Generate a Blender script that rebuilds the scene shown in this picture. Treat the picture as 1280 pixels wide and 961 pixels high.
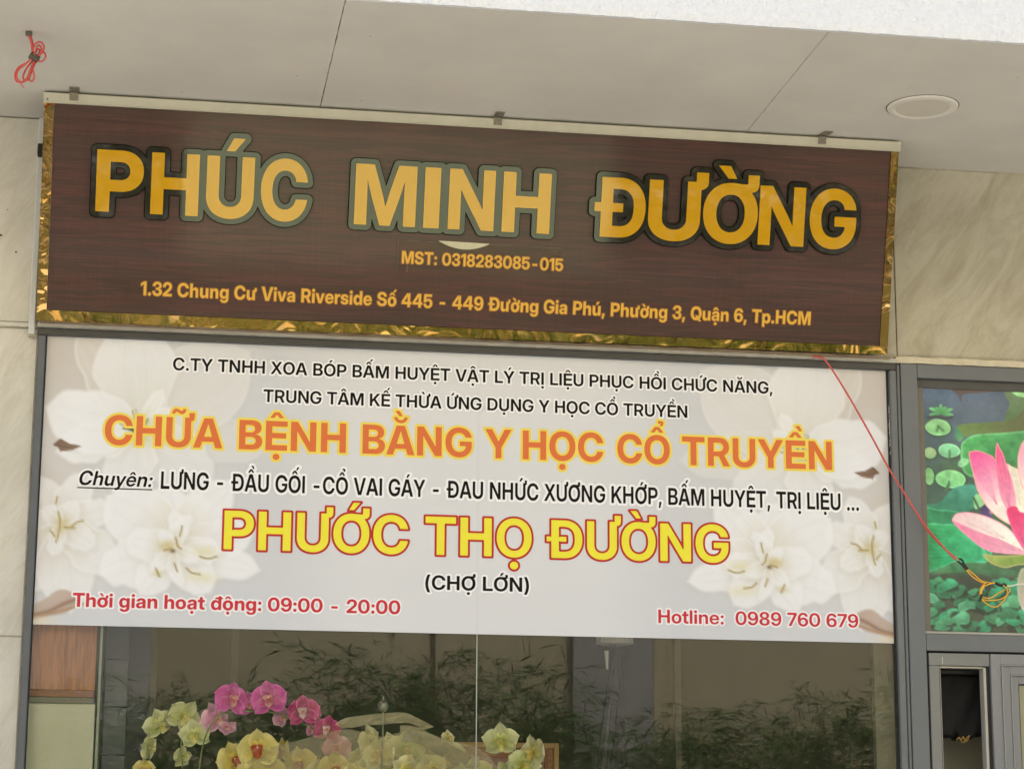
import bpy, math, random
import numpy as np
from mathutils import Vector, Matrix
from mathutils.geometry import tessellate_polygon
random.seed(7); RNG = np.random.default_rng(11)
sc = bpy.context.scene
for _o in list(bpy.data.objects): bpy.data.objects.remove(_o)
COL = sc.collection

# ------------------------------------------------------------------ camera
CAM_LOC = Vector((0.4588, -9.1966, 1.6))
CAM_ROT = Matrix(((0.9870381747910588, -0.03912244840376324, -0.15564406681923332),
                  (-0.16040360100813933, -0.20948593830482648, -0.9645653562284766),
                  (0.005130915001899855, 0.9770286974717995, -0.21304599979300703)))
cd = bpy.data.cameras.new('camera'); cam = bpy.data.objects.new('camera', cd); COL.objects.link(cam)
cd.sensor_width = 36; cd.lens = 2803.5/1280*36; cd.clip_start = .05; cd.clip_end = 2000
cam.matrix_world = Matrix.Translation(CAM_LOC) @ CAM_ROT.to_4x4()
sc.camera = cam

# ------------------------------------------------------------------ light
SUN_EL, SUN_AZ = math.radians(58), math.radians(200)     # azimuth measured from -Y towards -X: the sun stands behind the building
w = bpy.data.worlds.new('World'); sc.world = w; w.use_nodes = True
nt = w.node_tree; bg = nt.nodes['Background']
sky = nt.nodes.new('ShaderNodeTexSky'); sky.sky_type = 'NISHITA'; sky.sun_disc = False
sky.sun_elevation = SUN_EL; sky.sun_rotation = math.radians(180) + SUN_AZ
sky.dust_density = 6.0; sky.air_density = 1.0; sky.ozone_density = 1.0
nt.links.new(sky.outputs[0], bg.inputs[0]); bg.inputs[1].default_value = 0.15
sl = bpy.data.lights.new('sun', 'SUN'); sun = bpy.data.objects.new('sun', sl); COL.objects.link(sun)
sl.energy = 2.6; sl.angle = math.radians(3); sl.color = (1.0, .98, .945)
sd = Vector((-math.sin(SUN_AZ)*math.cos(SUN_EL), -math.cos(SUN_AZ)*math.cos(SUN_EL), math.sin(SUN_EL)))
sun.rotation_euler = sd.to_track_quat('Z', 'Y').to_euler(); sun.location = (0, -8, 12)
sc.view_settings.view_transform = 'Standard'; sc.view_settings.look = 'None'
sc.cycles.use_adaptive_sampling = False
sc.view_settings.exposure = 1.74; sc.view_settings.gamma = 1.0

# ------------------------------------------------------------------ helpers
def at(px, py, y):
    """point of the plane Y=y seen at pixel (px, py) of the 1280 px wide photograph"""
    d = CAM_ROT @ Vector(((px-640)/2803.5, -(py-480.5)/2803.5, -1.0))
    return CAM_LOC + d*((y-CAM_LOC.y)/d.y)

def tag(o, label=None, cat=None, group=None, kind=None):
    if label: o['label'] = label
    if cat: o['category'] = cat
    if group: o['group'] = group
    if kind: o['kind'] = kind
    return o

def empty(name, loc, label, cat, group=None):
    o = bpy.data.objects.new(name, None); COL.objects.link(o); o.location = loc
    o.empty_display_size = .1
    return tag(o, label, cat, group)

def wpos(o):
    v = Vector(o.location)
    while o.parent: o = o.parent; v += Vector(o.location)
    return v

def link(name, me, parent=None, loc=(0, 0, 0), rot=None):
    o = bpy.data.objects.new(name, me); COL.objects.link(o)
    if parent: o.parent = parent; o.location = Vector(loc)-wpos(parent)
    else: o.location = loc
    if rot: o.rotation_euler = rot
    return o

def mesh(name, verts, faces, mat, parent=None, smooth=False, base=False):
    """one mesh object from world-space data; its origin goes to the middle (or base) of its box"""
    V = np.asarray(verts, dtype=float).reshape(-1, 3)
    c = (V.min(0)+V.max(0))/2
    if base: c[2] = V[:, 2].min()
    me = bpy.data.meshes.new(name); me.from_pydata((V-c).tolist(), [], faces); me.update()
    for m in (mat if isinstance(mat, (list, tuple)) else [mat]): me.materials.append(m)
    if smooth: me.polygons.foreach_set('use_smooth', [True]*len(me.polygons))
    return link(name, me, parent, c)

class MB:
    def __init__(s): s.v = []; s.f = []
    def add(s, v, f):
        n = len(s.v); s.v += [tuple(p) for p in v]; s.f += [tuple(i+n for i in q) for q in f]; return s
    def box(s, x0, x1, y0, y1, z0, z1, b=0.0):
        if b <= 0:
            v = [(x, y, z) for z in (z0, z1) for y in (y0, y1) for x in (x0, x1)]
            return s.add(v, [(0, 2, 3, 1), (4, 5, 7, 6), (0, 1, 5, 4), (2, 6, 7, 3), (0, 4, 6, 2), (1, 3, 7, 5)])
        v = []; idx = {}
        for i, (X, sx) in enumerate(((x0, 1), (x1, -1))):
            for j, (Y, sy) in enumerate(((y0, 1), (y1, -1))):
                for k, (Z, sz) in enumerate(((z0, 1), (z1, -1))):
                    idx[i, j, k, 0] = len(v); v.append((X, Y+sy*b, Z+sz*b))
                    idx[i, j, k, 1] = len(v); v.append((X+sx*b, Y, Z+sz*b))
                    idx[i, j, k, 2] = len(v); v.append((X+sx*b, Y+sy*b, Z))
        f = []
        c4 = ((0, 0), (1, 0), (1, 1), (0, 1))
        for i in (0, 1): f.append(tuple(idx[i, a, c, 0] for a, c in c4))
        for j in (0, 1): f.append(tuple(idx[a, j, c, 1] for a, c in c4))
        for k in (0, 1): f.append(tuple(idx[a, c, k, 2] for a, c in c4))
        for a in (0, 1):
            for c in (0, 1):
                f.append((idx[a, c, 0, 0], idx[a, c, 1, 0], idx[a, c, 1, 1], idx[a, c, 0, 1]))
                f.append((idx[a, 0, c, 0], idx[a, 1, c, 0], idx[a, 1, c, 2], idx[a, 0, c, 2]))
                f.append((idx[0, a, c, 1], idx[1, a, c, 1], idx[1, a, c, 2], idx[0, a, c, 2]))
                for k in (0, 1): f.append((idx[a, c, k, 0], idx[a, c, k, 1], idx[a, c, k, 2]))
        # outward normals
        C = np.array([(x0+x1)/2, (y0+y1)/2, (z0+z1)/2]); out = []
        for q in f:
            P = np.array([v[t] for t in q]); n = np.cross(P[1]-P[0], P[2]-P[0])
            out.append(q if n @ (P.mean(0)-C) > 0 else q[::-1])
        return s.add(v, out)
    def tube(s, pts, r, n=8, cap=True):
        P = [Vector(p) for p in pts]; m = len(P); R = r if isinstance(r, (list, tuple)) else [r]*m
        up = Vector((.13, .31, .94)); v = []; prev = None
        for i in range(m):
            t = (P[min(i+1, m-1)]-P[max(i-1, 0)]).normalized()
            a = (prev - t*prev.dot(t)) if prev is not None else t.cross(up)
            if a.length < 1e-6: a = t.cross(Vector((1, 0, 0)))
            a.normalize(); b = t.cross(a); prev = a
            for k in range(n):
                th = 2*math.pi*k/n; v.append(P[i]+a*(R[i]*math.cos(th))+b*(R[i]*math.sin(th)))
        f = [(i*n+k, i*n+(k+1) % n, (i+1)*n+(k+1) % n, (i+1)*n+k) for i in range(m-1) for k in range(n)]
        if cap: f += [tuple(range(n))[::-1], tuple((m-1)*n+k for k in range(n))]
        return s.add(v, f)
    def lathe(s, prof, c, n=24, axis='z'):
        v = []; m = len(prof)
        for r, h in prof:
            for k in range(n):
                th = 2*math.pi*k/n
                v.append((c[0]+r*math.cos(th), c[1]+r*math.sin(th), c[2]+h))
        f = [(i*n+k, i*n+(k+1) % n, (i+1)*n+(k+1) % n, (i+1)*n+k) for i in range(m-1) for k in range(n)]
        f += [tuple(range(n))[::-1], tuple((m-1)*n+k for k in range(n))]
        return s.add(v, f)
    def build(s, name, mat, parent=None, smooth=False, base=False):
        return mesh(name, s.v, s.f, mat, parent, smooth, base)

def box(name, mat, parent, *d, b=0.0): return MB().box(*d, b=b).build(name, mat, parent)

def spline(P, n=8):
    P = [Vector(p) for p in P]; out = []
    for i in range(len(P)-1):
        a, b, c, d = P[max(i-1, 0)], P[i], P[i+1], P[min(i+2, len(P)-1)]
        for k in range(n):
            t = k/n; out.append(.5*((2*b)+(c-a)*t+(2*a-5*b+4*c-d)*t*t+(3*b-a-3*c+d)*t**3))
    out.append(P[-1]); return out

# ------------------------------------------------------------------ materials
def lin(c):
    c = np.asarray(c, float)/255.; return np.where(c <= .04045, c/12.92, ((c+.055)/1.055)**2.4)
def srgb(r, g, b): return tuple(float(x) for x in lin((r, g, b)))+(1.,)

def mat(name, col, rough=.6, metal=0., spec=.5, coat=0., coat_r=.1, noise=None, bump=None, ior=1.5):
    """noise=(scale, amount, stretch) mottles the colour; bump=(scale, strength, stretch)"""
    m = bpy.data.materials.new(name); m.use_nodes = True; t = m.node_tree
    p = t.nodes['Principled BSDF']
    p.inputs['Base Color'].default_value = col; p.inputs['Roughness'].default_value = rough
    p.inputs['Metallic'].default_value = metal; p.inputs['Specular IOR Level'].default_value = spec
    p.inputs['Coat Weight'].default_value = coat; p.inputs['Coat Roughness'].default_value = coat_r
    p.inputs['IOR'].default_value = ior
    tc = t.nodes.new('ShaderNodeNewGeometry')
    def nz(scale, stretch, detail=6.):
        mp = t.nodes.new('ShaderNodeMapping'); mp.inputs['Scale'].default_value = stretch
        n = t.nodes.new('ShaderNodeTexNoise'); n.inputs['Scale'].default_value = scale; n.inputs['Detail'].default_value = detail
        n.inputs['Roughness'].default_value = .6
        t.links.new(tc.outputs['Position'], mp.inputs[0]); t.links.new(mp.outputs[0], n.inputs[0]); return n
    if noise:
        n = nz(noise[0], noise[2] if len(noise) > 2 else (1, 1, 1))
        mr = t.nodes.new('ShaderNodeMapRange'); mr.inputs[1].default_value = .3; mr.inputs[2].default_value = .7
        mr.inputs[3].default_value = 1-noise[1]; mr.inputs[4].default_value = 1+noise[1]*.6
        mx = t.nodes.new('ShaderNodeVectorMath'); mx.operation = 'SCALE'
        mx.inputs[0].default_value = col[:3]
        t.links.new(n.outputs[0], mr.inputs[0]); t.links.new(mr.outputs[0], mx.inputs['Scale'])
        t.links.new(mx.outputs[0], p.inputs['Base Color'])
    if bump:
        n = nz(bump[0], bump[2] if len(bump) > 2 else (1, 1, 1), 4.)
        b = t.nodes.new('ShaderNodeBump'); b.inputs['Strength'].default_value = bump[1]; b.inputs['Distance'].default_value = .01
        t.links.new(n.outputs[0], b.inputs['Height']); t.links.new(b.outputs[0], p.inputs['Normal'])
    return m

def ramp(t, stops):
    r = t.nodes.new('ShaderNodeValToRGB'); e = r.color_ramp.elements
    while len(e) < len(stops): e.new(.5)
    for i, (q, c) in enumerate(stops): e[i].position = q; e[i].color = c
    return r

def vcol_mat(name, rough=.45, coat=0., spec=.5, sub=False, bump=None):
    m = mat(name, (1, 1, 1, 1), rough, coat=coat, spec=spec, bump=bump); t = m.node_tree; p = t.nodes['Principled BSDF']
    a = t.nodes.new('ShaderNodeAttribute'); a.attribute_name = 'print'; t.links.new(a.outputs[0], p.inputs['Base Color'])
    if sub:
        tr = t.nodes.new('ShaderNodeBsdfTranslucent'); mx = t.nodes.new('ShaderNodeMixShader'); mx.inputs[0].default_value = .12
        t.links.new(a.outputs[0], tr.inputs[0]); o = t.nodes['Material Output']
        t.links.new(p.outputs[0], mx.inputs[1]); t.links.new(tr.outputs[0], mx.inputs[2]); t.links.new(mx.outputs[0], o.inputs[0])
    return m

def glass_mat(name, tint=(1, 1, 1, 1), gain=1.0, rough=0.0):
    m = bpy.data.materials.new(name); m.use_nodes = True; t = m.node_tree; t.nodes.clear()
    o = t.nodes.new('ShaderNodeOutputMaterial'); mx = t.nodes.new('ShaderNodeMixShader')
    tr = t.nodes.new('ShaderNodeBsdfTransparent'); tr.inputs[0].default_value = tint
    g = t.nodes.new('ShaderNodeBsdfGlossy'); g.inputs['Roughness'].default_value = rough
    f = t.nodes.new('ShaderNodeFresnel'); f.inputs[0].default_value = 1.52
    k = t.nodes.new('ShaderNodeMath'); k.operation = 'MULTIPLY'; k.inputs[1].default_value = gain; k.use_clamp = True
    t.links.new(f.outputs[0], k.inputs[0]); t.links.new(k.outputs[0], mx.inputs[0])
    t.links.new(tr.outputs[0], mx.inputs[1]); t.links.new(g.outputs[0], mx.inputs[2]); t.links.new(mx.outputs[0], o.inputs[0])
    return m

def marble_mat(name, base, dark, light, seed, ang=28):
    """honed stone with fine steep streaks and soft clouds"""
    m = mat(name, base, .28, spec=.45, bump=(9, .02)); t = m.node_tree; p = t.nodes['Principled BSDF']
    g = [n for n in t.nodes if n.type == 'NEW_GEOMETRY'][0]
    r0 = t.nodes.new('ShaderNodeMapping'); r0.inputs['Rotation'].default_value = (0, math.radians(-ang), 0); r0.inputs['Location'].default_value = (seed, seed*.7, 0)
    t.links.new(g.outputs['Position'], r0.inputs[0])
    def nz(st, sc_, det, dist, rg=.6):
        mp = t.nodes.new('ShaderNodeMapping'); mp.inputs['Scale'].default_value = st; t.links.new(r0.outputs[0], mp.inputs[0])
        n = t.nodes.new('ShaderNodeTexNoise'); n.inputs['Scale'].default_value = sc_; n.inputs['Detail'].default_value = det; n.inputs['Distortion'].default_value = dist; n.inputs['Roughness'].default_value = rg
        t.links.new(mp.outputs[0], n.inputs[0]); return n
    a = nz((3.2, 1, 1.0), 2.4, 11, 1.0, .7); b = nz((34, 1, 5), 2.6, 8, .3, .7); c = nz((1, 1, 1), 1.4, 4, .4); d = nz((9, 1, .9), 2.6, 8, .8)
    r1 = ramp(t, [(.32, dark), (.47, base), (.60, light), (.74, base)]); t.links.new(a.outputs[0], r1.inputs[0])
    def mul(n, lo, hi, prev):
        mr = t.nodes.new('ShaderNodeMapRange'); mr.inputs[1].default_value = .33; mr.inputs[2].default_value = .67; mr.inputs[3].default_value = lo; mr.inputs[4].default_value = hi
        t.links.new(n.outputs[0], mr.inputs[0]); s = t.nodes.new('ShaderNodeVectorMath'); s.operation = 'SCALE'; t.links.new(prev, s.inputs[0]); t.links.new(mr.outputs[0], s.inputs['Scale']); return s.outputs[0]
    o = mul(b, .955, 1.03, r1.outputs[0]); o = mul(c, .89, 1.08, o)
    r2 = ramp(t, [(.60, (0, 0, 0, 1)), (.625, (.55, .55, .55, 1)), (.65, (0, 0, 0, 1))]); t.links.new(d.outputs[0], r2.inputs[0])
    mx = t.nodes.new('ShaderNodeMix'); mx.data_type = 'RGBA'; mx.inputs[7].default_value = dark
    t.links.new(r2.outputs[0], mx.inputs[0]); t.links.new(o, mx.inputs[6]); t.links.new(mx.outputs[2], p.inputs['Base Color'])
    return m

def wood_mat(name, c1, c2, scale=1., axis='x', rough=.4, coat=0., coat_r=.08, band=6.):
    """stretched-noise grain running along the given axis"""
    m = mat(name, c1, rough, coat=coat, coat_r=coat_r); t = m.node_tree; p = t.nodes['Principled BSDF']
    g = [n for n in t.nodes if n.type == 'NEW_GEOMETRY'][0]
    st = {'x': (.7, 9, 9), 'z': (9, 9, .7)}[axis]
    mp = t.nodes.new('ShaderNodeMapping'); mp.inputs['Scale'].default_value = st; t.links.new(g.outputs['Position'], mp.inputs[0])
    n = t.nodes.new('ShaderNodeTexNoise'); n.inputs['Scale'].default_value = 1.2*scale; n.inputs['Detail'].default_value = 3; n.inputs['Distortion'].default_value = .6
    t.links.new(mp.outputs[0], n.inputs[0])
    k = t.nodes.new('ShaderNodeMath'); k.operation = 'MULTIPLY'; k.inputs[1].default_value = band; t.links.new(n.outputs[0], k.inputs[0])
    fr = t.nodes.new('ShaderNodeMath'); fr.operation = 'PINGPONG'; fr.inputs[1].default_value = .5; t.links.new(k.outputs[0], fr.inputs[0])
    n3 = t.nodes.new('ShaderNodeTexNoise'); n3.inputs['Scale'].default_value = 14*scale; n3.inputs['Detail'].default_value = 4
    t.links.new(mp.outputs[0], n3.inputs[0])
    ad = t.nodes.new('ShaderNodeMath'); ad.operation = 'MULTIPLY_ADD'; ad.inputs[1].default_value = .7; t.links.new(fr.outputs[0], ad.inputs[0]); t.links.new(n3.outputs[0], ad.inputs[2])
    r = ramp(t, [(.25, c2), (.85, c1)]); t.links.new(ad.outputs[0], r.inputs[0]); t.links.new(r.outputs[0], p.inputs['Base Color'])
    return m

M = {}
M['soffit'] = mat('soffit paint', srgb(203, 199, 188), .85, spec=.2, noise=(2.2, .075), bump=(60, .05))
def specks(m, scale, size, col, density=.5):
    """scattered small dirt spots on a painted surface"""
    t = m.node_tree; p = t.nodes['Principled BSDF']; g = [n for n in t.nodes if n.type == 'NEW_GEOMETRY'][0]
    v = t.nodes.new('ShaderNodeTexVoronoi'); v.inputs['Scale'].default_value = scale; t.links.new(g.outputs['Position'], v.inputs['Vector'])
    k = t.nodes.new('ShaderNodeTexNoise'); k.inputs['Scale'].default_value = 1.3; k.inputs['Detail'].default_value = 3; t.links.new(g.outputs['Position'], k.inputs[0])
    a = t.nodes.new('ShaderNodeMapRange'); a.inputs[1].default_value = size; a.inputs[2].default_value = size*.4; t.links.new(v.outputs['Distance'], a.inputs[0])
    b = t.nodes.new('ShaderNodeMapRange'); b.inputs[1].default_value = density; b.inputs[2].default_value = density+.06; t.links.new(k.outputs[0], b.inputs[0])
    c = t.nodes.new('ShaderNodeMath'); c.operation = 'MULTIPLY'; t.links.new(a.outputs[0], c.inputs[0]); t.links.new(b.outputs[0], c.inputs[1])
    mx = t.nodes.new('ShaderNodeMix'); mx.data_type = 'RGBA'; mx.inputs[7].default_value = col
    l = p.inputs['Base Color'].links[0].from_socket; t.links.new(l, mx.inputs[6]); t.links.new(c.outputs[0], mx.inputs[0]); t.links.new(mx.outputs[2], p.inputs['Base Color'])
specks(M['soffit'], 9, .055, srgb(140, 130, 112), .52)
M['stucco'] = mat('white stucco', (.78, .785, .79, 1), .9, spec=.2, bump=(45, 1.6), noise=(40, .04))
M['marbleL'] = marble_mat('cream marble', srgb(196, 192, 179), srgb(184, 179, 165), srgb(203, 199, 188), 3.1, 32)
M['marbleR'] = marble_mat('beige marble', srgb(168, 162, 142), srgb(154, 147, 127), srgb(178, 173, 156), 8.4, 34)
M['sealant'] = mat('grey sealant', srgb(165, 155, 135), .7, noise=(30, .25))
M['alu'] = mat('grey aluminium', srgb(106, 109, 110), .42, spec=.4, noise=(3, .07), bump=(200, .03))
M['alu_l'] = mat('light aluminium bead', srgb(176, 172, 160), .45, noise=(12, .12))
M['alu_d'] = mat('dark aluminium', srgb(70, 69, 66), .45, noise=(8, .12))
M['alu_w'] = mat('window frame aluminium', srgb(86, 90, 94), .42, noise=(6, .12))
M['rubber'] = mat('black rubber', srgb(28, 27, 26), .6)
M['gap'] = mat('dark gap', srgb(20, 19, 18), .9)
M['glass'] = glass_mat('window glass', (.99, .995, .99, 1), .9)
M['interior'] = mat('interior wall paint', srgb(92, 88, 76), .9, noise=(2, .08))
M['interior_d'] = mat('interior floor', srgb(70, 64, 56), .6, noise=(2, .1))
M['strip'] = mat('ivory painted rail', srgb(184, 179, 158), .5, noise=(14, .08))
M['clip'] = mat('galvanised clip', srgb(128, 120, 104), .5, metal=.25, noise=(90, .35))
M['conduit'] = mat('white plastic conduit', srgb(196, 198, 194), .45, noise=(10, .08))
M['red_wire'] = mat('red wire', srgb(200, 84, 78), .45)
M['yellow_wire'] = mat('yellow wire', srgb(238, 178, 44), .4)
M['white_wire'] = mat('white wire', srgb(228, 224, 204), .45)
M['tape'] = mat('black tape', srgb(36, 36, 34), .5)
M['lamp_ring'] = mat('lamp ring paint', srgb(214, 209, 196), .5)
M['lamp_face'] = mat('lamp diffuser', srgb(198, 193, 180), .35)
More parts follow.
